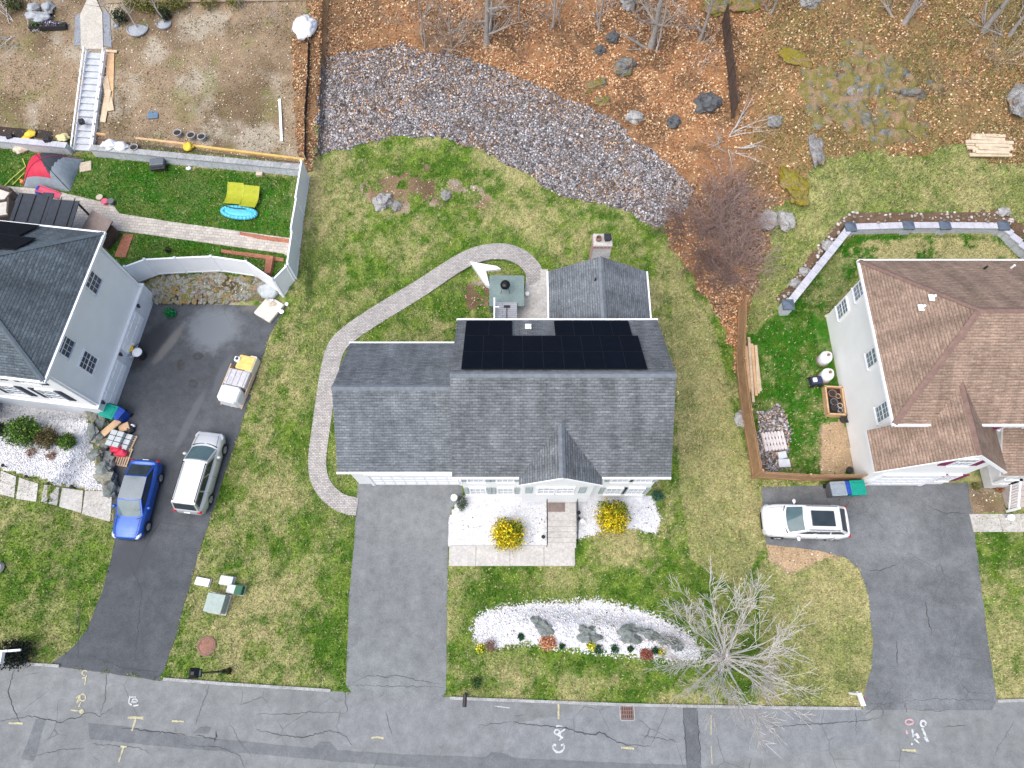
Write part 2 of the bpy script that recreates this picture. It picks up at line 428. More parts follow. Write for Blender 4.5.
WOODF = M('weathered_fence_board', (.40, .24, .13), (.29, .17, .09), 2.5, .85, bmp=.3, fine=.3)
WOODD = M('dark_old_board', (.10, .065, .05), (.06, .04, .03), 2.5, .9, bmp=.3, fine=.3)
LUMBER = M('fresh_lumber', (.62, .40, .22), (.48, .30, .16), 2.5, .75, fine=.2)
LUMBER_P = M('pale_lumber', (.60, .47, .33), (.44, .33, .22), 2.5, .8, fine=.25)
PALLET = M('pallet_wood', (.50, .38, .27), (.36, .26, .18), 4, .85, fine=.25)
STONE_W = attr_mat('loose_stones', .25, 14, .9)
LEAF_M = attr_mat('dead_leaf', .1, 6, .85)
BLADE_M = attr_mat('grass_blade', .05, 4, .8)
LAWN_M = attr_mat('lawn_turf', .32, 9, .95, .5)
SOIL_M = attr_mat('soil', .34, 11, .95, .6)
LITTER_M = attr_mat('forest_floor_leaves', .42, 9, .95, .7)
GRAVEL_M = attr_mat('stony_ground', .40, 10, .95, .6)
FOLIAGE = attr_mat('foliage', .15, 12, .8)
OUTCROP = None
WGRAV = M('white_quartz_gravel', (.60, .61, .64), (.44, .45, .48), 2.4, .9, bmp=.6, bscale=22, fine=.3)
BARK = M('grey_bark', (.34, .31, .28), (.22, .20, .18), 5, .9, bmp=.5, fine=.3)
BARK_P = M('pale_branch_bark', (.48, .455, .43), (.36, .335, .31), 3, .9, fine=.2)
BRAMBLE = M('bramble_stem', (.22, .145, .12), (.15, .10, .085), 2, .9)
TWIG = M('dry_twig', (.40, .34, .29), (.30, .25, .21), 2, .9)
ROCK = M('grey_ledge_rock', (.24, .24, .235), (.13, .125, .11), 2.2, .95, bmp=.7, bscale=7, fine=.35)
ROCK_G = M('green_grey_ledge', (.20, .225, .215), (.095, .105, .095), 2.4, .95, bmp=.7, bscale=7, fine=.35)
ROCK_W = M('pale_rock', (.37, .365, .36), (.17, .165, .15), 2.4, .95, bmp=.6, bscale=8, fine=.35)
ROCK_MOSS = M('mossy_rock', (.20, .195, .165), (.15, .135, .045), 1.9, .95, bmp=.7, bscale=7, fine=.35)
MOSS = M('yellow_moss', (.25, .215, .03), (.13, .115, .04), 2.5, .95, bmp=.7, bscale=14, fine=.3)
ROCK_DK = M('dark_wet_rock', (.10, .105, .11), (.05, .052, .055), 1.8, .8, bmp=.6, bscale=8, fine=.3)
WALLBLK = M('retaining_wall_block', (.55, .57, .60), (.43, .45, .48), 2.5, .85, bmp=.3, bscale=9, fine=.2)
WALLCAP = M('retaining_wall_cap', (.50, .50, .55), (.38, .38, .43), 2, .8, fine=.15)
POSTCAP = M('blue_grey_pillar', (.10, .135, .18), (.07, .09, .12), 3, .6)
BLACK = M('black_plastic', (.018, .018, .02), (.03, .03, .033), 4, .5)
BLACKMET = M('black_metal', (.012, .012, .014), None, 4, .35, metal=.3)
DARKGREY = M('dark_grey_fabric', (.042, .05, .064), (.03, .037, .047), 3, .8)
GREYFAB = M('grey_fabric', (.26, .30, .34), (.19, .225, .255), 3, .8)
RED = M('red_fabric', (.52, .02, .06), (.42, .015, .045), 3, .6)
GREEN_B = M('green_plastic', (.0, .27, .20), (.0, .21, .155), 3, .45)
GREEN_D = M('dark_green_plastic', (.01, .10, .05), None, 3, .5)
BLUE_B = M('blue_plastic', (.012, .06, .34), None, 3, .45)
GREY_B = M('grey_plastic', (.13, .145, .165), None, 3, .5)
PINK = M('pink_plastic', (.70, .12, .20), None, 3, .5)
YELLOW = M('yellow_plastic', (.72, .50, .04), None, 3, .5)
LIME = M('lime_fabric', (.36, .38, .015), (.28, .30, .012), 3, .7)
AQUA = M('aqua_vinyl', (.12, .52, .68), (.08, .42, .60), 4, .4)
CARD = M('cardboard', (.55, .37, .22), (.44, .29, .17), 3, .85)
TAN = M('tan_board', (.55, .46, .36), None, 3, .85)
WRAP = M('white_wrap', (.80, .80, .82), (.68, .68, .72), 4, .35, fine=.05)
UTIL_G = M('utility_green_steel', (.33, .40, .36), (.26, .32, .29), 3, .5)
UTIL_P = M('pale_grey_lid', (.56, .62, .60), (.46, .51, .50), 3, .6)
RUST = M('rusty_iron', (.25, .14, .11), (.18, .10, .08), 6, .85, bmp=.3)
RUBBER = M('tyre_rubber', (.015, .015, .016), None, 4, .85)
RIM = M('alloy_rim', (.50, .51, .53), None, 5, .35, metal=.7)
CHROME = M('chrome', (.6, .6, .62), None, 5, .2, metal=.9)
HEADL = M('headlamp_lens', (.55, .58, .62), None, 5, .15, metal=.2)
TAILL = M('tail_lamp_lens', (.42, .01, .015), None, 5, .2)
CGLASS = glass_mat('car_glass', (.018, .024, .028), .04)
CGLASS_L = glass_mat('car_windshield', (.045, .075, .08), .06)
TILE_B = M('blue_slate', (.12, .19, .27), None, 4, .7)
SOILBLACK = M('black_potting_soil', (.03, .024, .02), (.05, .035, .028), 5, .95, bmp=.5)
DECK = paver_mat('grey_deck_board', (.36, .37, .40), (.31, .32, .35), (.10, .10, .11), 3.0, .14)
DECKMAT = M('green_grey_mat', (.19, .25, .24), (.14, .19, .185), 1.5, .9)
BLUEST = M('bluestone', (.28, .32, .35), (.20, .235, .26), 2, .85)

def outcrop_mat(name, g1, g2, moss, leaf, wm=.5, wl=.6):
    m, nt, b = newmat(name); oc = objc(nt)
    col = mixc(nt, ramp(nt, noise_n(nt, 2.6, 6, .7, oc), [(.38, 0.0), (.62, 1.0)]), g1, g2)
    col = mixc(nt, ramp(nt, noise_n(nt, 1.1, 6, .7, oc, .6), [(wm, 0.0), (wm + .07, 1.0)]), col, moss)
    mp = N(nt, 'ShaderNodeMapping'); mp.inputs['Location'].default_value = (7, 3, 1); nt.links.new(oc, mp.inputs[0])
    col = mixc(nt, ramp(nt, noise_n(nt, 1.4, 7, .75, mp.outputs[0], .4), [(wl - .08, 0.0), (wl - .02, 1.0)]), col, leaf)
    n3 = noise_n(nt, 16, 4, .75, oc)
    col = mixc(nt, .8, col, ramp(nt, n3, [(.25, .1), (.75, .92)]), 'OVERLAY')
    nt.links.new(col, b.inputs['Base Color']); b.inputs['Roughness'].default_value = .95; b.inputs['Specular IOR Level'].default_value = .2
    bump(nt, b, n3, .6, .05)
    return m
OUTCROP = outcrop_mat('outcrop_rock', (.20, .20, .19), (.10, .105, .10), (.14, .13, .045), (.26, .165, .10), .52, .62)
OUTCROP_P = outcrop_mat('pale_outcrop_rock', (.30, .30, .295), (.14, .14, .135), (.17, .155, .07), (.28, .18, .11), .60, .62)
OUTCROP_M = outcrop_mat('mossy_outcrop', (.17, .16, .13), (.10, .10, .08), (.17, .155, .035), (.27, .165, .09), .42, .58)
FIELD = outcrop_mat('field_stone', (.32, .315, .27), (.17, .17, .14), (.16, .155, .06), (.20, .19, .14), .52, .58)
MOSS = outcrop_mat('yellow_moss_rock', (.23, .20, .04), (.14, .125, .035), (.21, .17, .02), (.24, .17, .10), .45, .60)
# ---------------------------------------------------------------- ground: one height field split into its kinds of cover
def inside(u, v, poly):
    r = np.zeros(np.shape(u), bool); n = len(poly); j = n - 1
    for i in range(n):
        xi, yi = poly[i]; xj, yj = poly[j]
        c = ((yi > v) != (yj > v)) & (u < (xj - xi) * (v - yi) / ((yj - yi) if yj != yi else 1e-9) + xi)
        r ^= c; j = i
    return r
def pdist(u, v, line):
    best = np.full(np.shape(u), 1e9)
    for (a, b), (c, d) in zip(line[:-1], line[1:]):
        t = np.clip(((u - a) * (c - a) + (v - b) * (d - b)) / max((c - a) ** 2 + (d - b) ** 2, 1e-9), 0, 1)
        best = np.minimum(best, np.hypot(u - a - t * (c - a), v - b - t * (d - b)))
    return best
# outlines of the ground covers, measured on the survey picture
FOREST = [(307, -900), (307, 130), (330, 130), (400, 110), (480, 120), (560, 160), (620, 190), (650, 205), (680, 205), (668, 232), (692, 290), (712, 322), (728, 352), (738, 372), (741, 330), (752, 300), (772, 250), (770, 214), (788, 200), (800, 172), (830, 158), (880, 150), (925, 160), (950, 140), (1010, 165), (1050, 168), (1700, 150), (1900, -900)]
RIPRAP = [(318, 150), (318, 100), (325, 58), (345, 50), (400, 45), (480, 62), (560, 98), (612, 120), (650, 150), (694, 186), (688, 207), (655, 228), (630, 212), (600, 204), (560, 194), (520, 170), (480, 150), (440, 139), (400, 136), (360, 144), (318, 157)]
PLATEAU = [(-2000, -900), (307, -900), (307, 60), (304, 166), (200, 150), (100, 142), (0, 138), (-600, 120)]
PROPLINE = [(293, 40), (318, 40), (316, 160), (309, 172), (300, 165), (294, 130)]
BARE1 = [(362, 186), (380, 174), (420, 168), (455, 184), (492, 203), (493, 213), (450, 208), (412, 216), (378, 208)]
BARE2 = [(458, 300), (470, 284), (487, 284), (490, 322), (462, 320)]
DIRT_R = [(822, 424), (846, 420), (856, 474), (820, 474)]
DIRT_R2 = [(766, 546), (812, 546), (838, 556), (820, 562), (795, 573), (768, 564)]
DIRT_R3 = [(968, 484), (1004, 484), (1004, 514), (970, 514)]
MULCH_R = [(776, 300), (800, 268), (838, 222), (852, 212), (1000, 211), (1020, 222), (1060, 250), (1060, 262), (1018, 240), (998, 229), (846, 231), (788, 310)]
STRAW_R = [(846, 250), (870, 240), (950, 238), (1000, 242), (1018, 258), (1018, 262), (860, 262)]
GRAVEL_R = [(757, 412), (782, 404), (790, 440), (788, 470), (760, 470)]
GRAVEL_L = [(-200, 395), (0, 400), (40, 402), (104, 412), (88, 418), (92, 450), (106, 480), (108, 493), (60, 484), (0, 468), (-200, 420)]
BED_L = [(452, 496), (549, 496), (549, 546), (448, 546), (449, 520), (455, 508)]
BED_R = [(574, 496), (651, 496), (661, 518), (656, 534), (634, 528), (600, 531), (580, 538), (574, 540)]
ISLAND = [(470, 632), (472, 618), (486, 608), (505, 604), (540, 600), (600, 598), (635, 606), (665, 617), (690, 632), (704, 648), (702, 662), (680, 664), (650, 660), (620, 657), (560, 650), (525, 645), (500, 650), (476, 647)]
BOULD = [(138, 282), (160, 274), (222, 272), (258, 277), (272, 291), (268, 301), (180, 306), (148, 303)]
YARD_L = [(-600, 130), (0, 150), (100, 158), (306, 180), (294, 292), (262, 278), (150, 276), (100, 280), (-600, 280)]
LAWN_FL = [(-400, 470), (0, 497), (60, 510), (112, 522), (120, 545), (86, 630), (58, 664), (-400, 664)]
YARD_R = [(748, 335), (790, 306), (845, 236), (1030, 236), (1030, 262), (862, 262), (828, 316), (850, 474), (758, 474)]
LAWN_FR = [(974, 530), (1100, 530), (1100, 720), (997, 700)]
WILD = [(742, 330), (752, 300), (772, 250), (770, 214), (788, 200), (800, 172), (830, 158), (880, 150), (925, 160), (950, 140), (1010, 165), (1800, 150), (1800, 330), (1040, 250), (1000, 210), (850, 210), (780, 300), (756, 335)]
STRIP_R = [(668, 225), (690, 290), (715, 330), (735, 420), (756, 480), (764, 545), (740, 590), (690, 560), (680, 480), (672, 330)]
# driven and walked surfaces: crisp sheets laid over the ground
DRIVE_MAIN = [(358, 482), (462, 484), (463, 497), (452, 508), (449, 520), (448, 560), (447, 620), (446, 692), (440, 700), (352, 694), (346, 684), (349, 600), (354, 540)]
DRIVE_LEFT = [(150, 304), (180, 300), (262, 292), (280, 292), (290, 300), (270, 335), (252, 390), (236, 442), (215, 505), (197, 560), (176, 635), (165, 668), (160, 677), (100, 671), (52, 664), (72, 648), (88, 628), (104, 585), (114, 548), (113, 505), (111, 490), (100, 452), (97, 420), (92, 402), (120, 350), (138, 306)]
DRIVE_RIGHT = [(761, 487), (858, 484), (968, 483), (972, 512), (976, 545), (988, 640), (997, 700), (992, 710), (866, 710), (862, 703), (871, 668), (873, 640), (868, 596), (860, 570), (845, 557), (815, 550), (766, 544)]
PATH_C = [(357.5, 507), (345, 505), (334, 499), (324, 489), (318, 475), (317, 458), (321, 430), (325, 400), (330, 368), (336, 346), (350, 333), (372, 318), (400, 301), (430, 283), (452, 268), (472, 257), (492, 252), (510, 253), (525, 260), (534, 271), (538, 284), (538, 297)]
WALK_H = [(449, 545), (547, 545), (575, 543), (575, 566), (449, 567)]
STREET = [(-900, 610), (-300, 642), (0, 663), (60, 667), (165, 680), (330, 691), (446, 697), (620, 704.5), (860, 708.5), (1000, 701), (1300, 690), (2000, 660), (2400, 1000), (-1400, 1000)]
def resample(px, step=6, closed=True, jit=0.0):
    o = []
    q = px + [px[0]] if closed else px
    for (a, b), (c, d) in zip(q[:-1], q[1:]):
        n = max(1, int(math.hypot(c - a, d - b) / step))
        for i in range(n):
            t = i / n; x = a + (c - a) * t; y = b + (d - b) * t
            if jit: x += jit * (2 * float(fbm(x * .11, y * .11, 5)) - 1); y += jit * (2 * float(fbm(x * .11, y * .11, 9)) - 1)
            o.append((x, y))
    if not closed: o.append(px[-1])
    return o
def smoothline(px, it=2):
    for _ in range(it):
        q = [px[0]]
        for (a, b), (c, d) in zip(px[:-1], px[1:]):
            q += [(a * .75 + c * .25, b * .75 + d * .25), (a * .25 + c * .75, b * .25 + d * .75)]
        px = q + [px[-1]]
    return px
def offsets(line, w0, w1):
    """left and right borders of a pixel centre line"""
    L, Rr = [], []
    for i, (x, y) in enumerate(line):
        a = line[max(0, i - 1)]; b = line[min(len(line) - 1, i + 1)]
        dx, dy = b[0] - a[0], b[1] - a[1]; l = math.hypot(dx, dy) or 1
        w = w0 + (w1 - w0) * i / (len(line) - 1)
        L.append((x - dy / l * w, y + dx / l * w)); Rr.append((x + dy / l * w, y - dx / l * w))
    return L, Rr
PATH_S = smoothline(PATH_C)
_pl, _pr = offsets(PATH_S, 9.2, 8.6)
PATH_POLY = _pl + _pr[::-1]
PATIO = [(527, 270), (548, 270), (549, 322), (511, 322), (511, 299), (524, 299)]
WALKS_L = [(0, 186), (50, 190), (113, 205), (120, 214), (170, 222), (300, 240), (296, 262), (284, 254), (170, 238), (112, 230), (84, 236), (0, 236), (-200, 226), (-200, 180)]
PAVED = [DRIVE_MAIN, DRIVE_LEFT, DRIVE_RIGHT, PATH_POLY, WALK_H, STREET, PATIO, WALKS_L]
KINDS = ['lawn', 'forest_floor', 'stony_slope', 'bare_soil', 'white_gravel', 'mulch_bed']
def classify(x, y):
    z = H(x, y); u, v = proj(x, y, z)
    w = 5.0
    uu = u + w * 2 * (fbm(x * .9, y * .9, 1) - .5) + 3 * (fbm(x * 4, y * 4, 8) - .5)
    vv = v + w * 2 * (fbm(x * .9, y * .9, 4) - .5) + 3 * (fbm(x * 4, y * 4, 13) - .5)
    # wider, looser warp for the wood's edge
    uw = u + 26 * (fbm(x * .35, y * .35, 21) - .5) + 10 * (fbm(x * 1.8, y * 1.8, 22) - .5)
    vw = v + 26 * (fbm(x * .35, y * .35, 25) - .5) + 10 * (fbm(x * 1.8, y * 1.8, 26) - .5)
    k = np.zeros(np.shape(x), int)
    k[inside(uw, vw, FOREST) & ~inside(u, v, PLATEAU)] = 1
    k[inside(uu, vv, RIPRAP)] = 2
    k[inside(u, v, PLATEAU)] = 3
    k[inside(uu, vv, PROPLINE)] = 1
    k[(y > 55) & (k == 0)] = 1
    for p in (DIRT_R, DIRT_R2, DIRT_R3, BOULD): k[inside(uu, vv, p)] = 3
    gap = fbm(x * 1.1, y * 1.1, 37, 4)
    for p in (BARE1, BARE2): k[inside(uw, vw, p) & (gap < .535)] = 3
    us = u + 1.6 * 2 * (fbm(x * 3, y * 3, 31) - .5); vs = v + 1.6 * 2 * (fbm(x * 3, y * 3, 33) - .5)
    for p in (GRAVEL_L, BED_L, BED_R): k[inside(us, vs, p)] = 4
    k[inside(us, vs, ISLAND) & (pdist(u, v, ISLAND + ISLAND[:1]) > 3.2)] = 4
    k[inside(us, vs, MULCH_R)] = 5
    k[inside(uu, vv, GRAVEL_R)] = 2
    return k, u, v
def lawn_col(x, y, u, v):
    n = fbm(x * .33, y * .33, 40, 5); n2 = fbm(x * 1.3, y * 1.3, 44, 4); n3 = fbm(x * 5, y * 5, 48, 2)
    dry = S(.40, .72, n * .46 + n2 * .36 + n3 * .24)
    yl = inside(u, v, YARD_L); fl = inside(u, v, LAWN_FL); yr = inside(u, v, YARD_R); fr = inside(u, v, LAWN_FR); wd = inside(u, v, WILD); sr = inside(u, v, STRIP_R)
    near = np.minimum(pdist(u, v, PATH_C), np.minimum(pdist(u, v, [(358, 483), (347, 690)]), pdist(u, v, ISLAND + ISLAND[:1]) + 6))
    dry = dry * (1 - .75 * (1 - S(8, 34, near)))
    dry = np.where(yl, dry * .16, dry); dry = np.where(fl, dry * .85, dry)
    dry = np.where(yr, np.clip(dry * .75 - .12, 0, 1), dry); dry = np.where(fr, dry * .9, dry)
    dry = np.where(inside(u, v, STRAW_R), S(.34, .5, n2 * .6 + n3 * .4), dry)
    dry = np.where(wd, .30 + .6 * dry, dry); dry = np.where(sr, .55 + .45 * dry, dry)
    dry = np.where((u > 290) & (u < 345) & (v > 170) & (v < 400), np.clip(dry + .18, 0, 1), dry)
    dry = np.where((u > 760) & (u < 870) & (v > 560), .45 + .55 * dry, dry)
    g1 = np.array(srgb(76, 114, 28)); g2 = np.array(srgb(114, 140, 52)); st = np.array(srgb(178, 171, 120)); dk = np.array(srgb(46, 82, 14)); viv = np.array(srgb(54, 112, 18))
    t = fbm(x * 2.2, y * 2.2, 52, 3)
    g = g1 + (g2 - g1) * S(.35, .65, t)[..., None]
    g = np.where((yl | yr)[..., None], viv + (g1 - viv) * S(.4, .7, t)[..., None], g)
    c = g + (st - g) * dry[..., None]
    d2 = S(.60, .74, fbm(x * 1.0, y * 1.0, 57, 4))
    c = c + (dk - c) * (d2 * .30 * (1 - dry * .5))[..., None]
    c = c * (.78 + .44 * fbm(x * 4.5, y * 4.5, 59, 3))[..., None]
    return c * .76, dry
def forest_col(x, y, u, v):
    n = fbm(x * .5, y * .5, 60, 5); n2 = fbm(x * 3, y * 3, 64, 3)
    a = np.array(srgb(174, 126, 90)); b = np.array(srgb(128, 98, 74)); c = np.array(srgb(192, 154, 118)); ol = np.array(srgb(148, 130, 88))
    col = a + (b - a) * S(.42, .66, n)[..., None]
    col = col + (c - col) * (S(.5, .8, n2) * .6)[..., None]
    right = S(725, 790, u) * (.45 + .55 * S(.34, .6, fbm(x * .45, y * .45, 70, 4)))
    col = col + (ol - col) * (right * .75)[..., None]
    west = S(430, 330, u) * .55
    col = col + (np.array(srgb(128, 108, 84)) - col) * west[..., None]
    return col * np.array([.60, .61, .57]) * (.7 + .6 * fbm(x * 1.1, y * 1.1, 66, 4))[..., None]
def soil_col(x, y, u, v):
    a = np.array(srgb(150, 130, 106)); b = np.array(srgb(118, 100, 78)); c = np.array(srgb(176, 166, 148)); g = np.array(srgb(122, 122, 72))
    n = fbm(x * .4, y * .4, 80, 5); n2 = fbm(x * 2.5, y * 2.5, 84, 4)
    col = a + (b - a) * S(.38, .66, n)[..., None]
    col = col + (c - col) * (S(.5, .72, fbm(x * .5, y * .5, 88, 4)) * .8)[..., None]
    col = col + (g - col) * (S(.55, .75, fbm(x * .8, y * .8, 92, 4)) * .5)[..., None]
    col = col * (.8 + .4 * n2)[..., None]
    wet = inside(u, v, BARE1) | inside(u, v, BARE2) | inside(u, v, BOULD)
    col = np.where(wet[..., None], col * np.array([.78, .74, .66]), col)
    col = np.where(inside(u, v, BOULD)[..., None], col * np.array([.55, .6, .5]), col)
    sand = inside(u, v, DIRT_R) | inside(u, v, DIRT_R2)
    col = np.where(sand[..., None], (np.array(srgb(182, 156, 124)) * (.75 + .5 * n2)[..., None]), col)
    return col * .8
def stony_col(x, y, u, v):
    n = fbm(x * 3, y * 3, 95, 4)
    a = np.array(srgb(118, 114, 114)); b = np.array(srgb(104, 88, 76))
    return (a + (b - a) * S(.4, .65, n)[..., None]) * .8
st_ = .16
gx = np.arange(-46, 48.001, st_); gy = np.arange(-13, 54.001, st_)
ext = np.cumsum(.4 * 1.35 ** np.arange(16))
GX = np.concatenate([gx[0] - ext[::-1], gx, gx[-1] + ext]); GY = np.concatenate([gy[0] - ext[::-1], gy, gy[-1] + ext])
XX, YY = np.meshgrid(GX, GY, indexing='ij')
ZZ = H(XX, YY)
nx, ny = XX.shape
cx = (XX[:-1, :-1] + XX[1:, 1:]) / 2; cy = (YY[:-1, :-1] + YY[1:, 1:]) / 2
KK, CU, CV = classify(cx, cy)
VU, VV = proj(XX, YY, ZZ)
lc, ldry = lawn_col(XX, YY, VU, VV)
fc = forest_col(XX, YY, VU, VV); sc_ = soil_col(XX, YY, VU, VV); stc = stony_col(XX, YY, VU, VV)
paved_c = np.zeros(cx.shape, bool)
for p in PAVED: paved_c |= inside(CU, CV, p)
idx = np.arange(nx * ny).reshape(nx, ny)
quads = np.stack([idx[:-1, :-1], idx[1:, :-1], idx[1:, 1:], idx[:-1, 1:]], -1)
ALLV = np.stack([XX, YY, ZZ - np.where((np.abs(XX) < 40) & (YY < 22), .008, 0)], -1).reshape(-1, 3)
mul = np.empty((nx, ny, 3)); mul[:] = np.array(srgb(98, 80, 64)); mul *= (.6 + .8 * fbm(XX * 4, YY * 4, 99))[..., None]
wg = np.ones((nx, ny, 3)) * .7
cols = [lc, fc, stc, sc_, wg, mul]
for k, (nm, mt) in enumerate(zip(KINDS, [LAWN_M, LITTER_M, GRAVEL_M, SOIL_M, WGRAV, SOIL_M])):
    q = quads[KK == k]
    used = np.unique(q); remap = np.full(nx * ny, -1); remap[used] = np.arange(len(used))
    fast(nm, ALLV[used], remap[q], mt, cols[k].reshape(-1, 3)[used], dom='POINT', kind='structure', smooth=True)
# cells to scatter on
def cells(k, pad=0):
    vis = (CU > -110) & (CU < 1134) & (CV > -70) & (CV < 830)
    ok = (KK == k) & vis & ~paved_c & (np.abs(np.diff(XX, axis=0)[:, :-1] - st_) < 1e-6) & (np.abs(np.diff(YY, axis=1)[:-1, :] - st_) < 1e-6)
    return np.argwhere(ok)
def scatter(k, n, keep=None):
    c = cells(k)
    i = c[rng.integers(0, len(c), n)]
    x = cx[i[:, 0], i[:, 1]] + (rng.random(n) - .5) * st_; y = cy[i[:, 0], i[:, 1]] + (rng.random(n) - .5) * st_
    z = H(x, y); u, v = proj(x, y, z)
    return x, y, z, u, v
# footprints of houses, so that nothing grows inside them
FOOT = [(-8.9, 7.5, 7.9, 16.3), (2.3, 7.5, 16, 20.4), (19.2, 40, 9.0, 20.1)]
def clear(x, y):
    ok = np.ones(len(x), bool)
    for a, b, c, d in FOOT: ok &= ~((x > a) & (x < b) & (y > c) & (y < d))
    return ok
def blades(n):
    x, y, z, u, v = scatter(0, n); m = clear(x, y)
    x, y, z, u, v = x[m], y[m], z[m], u[m], v[m]; n = len(x)
    c, dry = lawn_col(x, y, u, v)
    wild = inside(u, v, WILD)
    a = rng.random(n) * 2 * np.pi; ln = (.07 + .11 * rng.random(n)) * np.where(wild, 1.5, 1); lean = .35 + .8 * rng.random(n); w = .018 + .02 * rng.random(n)
    dx, dy = np.cos(a), np.sin(a)
    b0 = np.stack([x - dy * w, y + dx * w, z - .01], -1); b1 = np.stack([x + dy * w, y - dx * w, z - .01], -1)
    tp = np.stack([x + dx * ln * np.sin(lean), y + dy * ln * np.sin(lean), z + ln * np.cos(lean)], -1)
    V = np.stack([b0, b1, tp], 1).reshape(-1, 3)
    straw = np.array(srgb(194, 184, 134)) * .8
    col = c * (.62 + .85 * rng.random(n))[:, None]
    pick = rng.random(n) < .07 + .36 * dry
    col = np.where(pick[:, None], straw * (.65 + .6 * rng.random(n))[:, None], col)
    return fast('grass', V, np.arange(3 * n).reshape(-1, 3), BLADE_M, col, kind='stuff')
grass = blades(420000)
tag(grass, 'short patchy green and straw coloured grass on the lawns', 'grass')
def leaves(n, k, name, label, pal, size=(.05, .09), keep=None, dens=None):
    x, y, z, u, v = scatter(k, n); m = clear(x, y)
    if dens is not None: m &= rng.random(n) < dens(x, y, u, v)
    x, y, z, u, v = x[m], y[m], z[m], u[m], v[m]; n = len(x)
    s = size[0] + (size[1] - size[0]) * rng.random(n)
    a = rng.random(n) * 2 * np.pi; t1 = (rng.random(n) - .5) * 1.3; t2 = (rng.random(n) - .5) * 1.3
    ux, uy, uz = np.cos(a), np.sin(a), t1; vx, vy, vz = -np.sin(a), np.cos(a), t2
    p = np.stack([x, y, z + .02 + .05 * rng.random(n)], -1)
    U = np.stack([ux, uy, uz], -1) * s[:, None]; W = np.stack([vx, vy, vz], -1) * (s * .65)[:, None]
    V = np.stack([p - U, p - W, p + U, p + W], 1).reshape(-1, 3)
    pal = np.array(pal); col = pal[rng.integers(0, len(pal), n)] * (.62 + .7 * rng.random(n))[:, None] * .95
    fcn = forest_col(x, y, u, v)
    lum = fcn.mean(-1, keepdims=True) / .13
    col = col * np.clip(.55 + .5 * lum, .5, 1.3)
    o = fast(name, V, np.arange(4 * n).reshape(-1, 4), LEAF_M, col, kind='stuff')
    return tag(o, label, 'leaves')
PAL_L = [srgb(178, 132, 94), srgb(190, 150, 110), srgb(148, 108, 76), srgb(200, 168, 130), srgb(126, 94, 70), srgb(170, 118, 82), srgb(208, 184, 150), srgb(108, 80, 62)]
leaves(125000, 1, 'leaf_litter', 'orange brown fallen oak leaves covering the wooded slope', PAL_L, (.05, .10),
       dens=lambda x, y, u, v: .12 + .88 * S(.36, .58, .6 * fbm(x * .5, y * .5, 71, 4) + .4 * fbm(x * 1.9, y * 1.9, 75, 3)) * np.where(u > 745, .42, 1))
leaves(9000, 0, 'scattered_leaves', 'loose dead leaves strewn over the rough grass edge', PAL_L, (.05, .09),
       dens=lambda x, y, u, v: np.where(inside(u, v, WILD) | inside(u, v, STRIP_R), .6, .006) * S(.4, .62, fbm(x * .6, y * .6, 73, 4)))
leaves(9000, 3, 'soil_litter', 'dry leaf scraps and twigs on the bare dirt slope', [srgb(160, 130, 100), srgb(190, 170, 140), srgb(120, 100, 80), srgb(205, 195, 180)], (.03, .07))
# rough dry grass in the wood edge
def tufts(n, k, dens, pal, ln0=.16, name='rough_grass', label='rough dry yellow green grass among the leaves'):
    x, y, z, u, v = scatter(k, n); m = (rng.random(n) < dens(x, y, u, v))
    x, y, z = x[m], y[m], z[m]; n = len(x)
    a = rng.random(n) * 2 * np.pi; ln = ln0 * (.6 + .9 * rng.random(n)); lean = .5 + .8 * rng.random(n); w = .02 + .02 * rng.random(n)
    dx, dy = np.cos(a), np.sin(a)
    b0 = np.stack([x - dy * w, y + dx * w, z], -1); b1 = np.stack([x + dy * w, y - dx * w, z], -1)
    tp = np.stack([x + dx * ln * np.sin(lean), y + dy * ln * np.sin(lean), z + ln * np.cos(lean) + .03], -1)
    pal = np.array(pal); col = pal[rng.integers(0, len(pal), n)] * (.6 + .6 * rng.random(n))[:, None] * .8
    return tag(fast(name, np.stack([b0, b1, tp], 1).reshape(-1, 3), np.arange(3 * n).reshape(-1, 3), BLADE_M, col, kind='stuff'), label, 'grass')
tufts(110000, 1, lambda x, y, u, v: S(725, 790, u) * S(.30, .56, fbm(x * .4, y * .4, 77, 4)), [srgb(150, 140, 84), srgb(120, 128, 60), srgb(186, 166, 120), srgb(110, 100, 70)])
tufts(26000, 3, lambda x, y, u, v: np.where(v < 150, S(.5, .68, fbm(x * .6, y * .6, 78, 4)), 0) * .8, [srgb(126, 128, 70), srgb(150, 138, 98), srgb(110, 100, 74)], .10, 'weed_patches', 'thin weeds sprouting on the bare dirt slope')
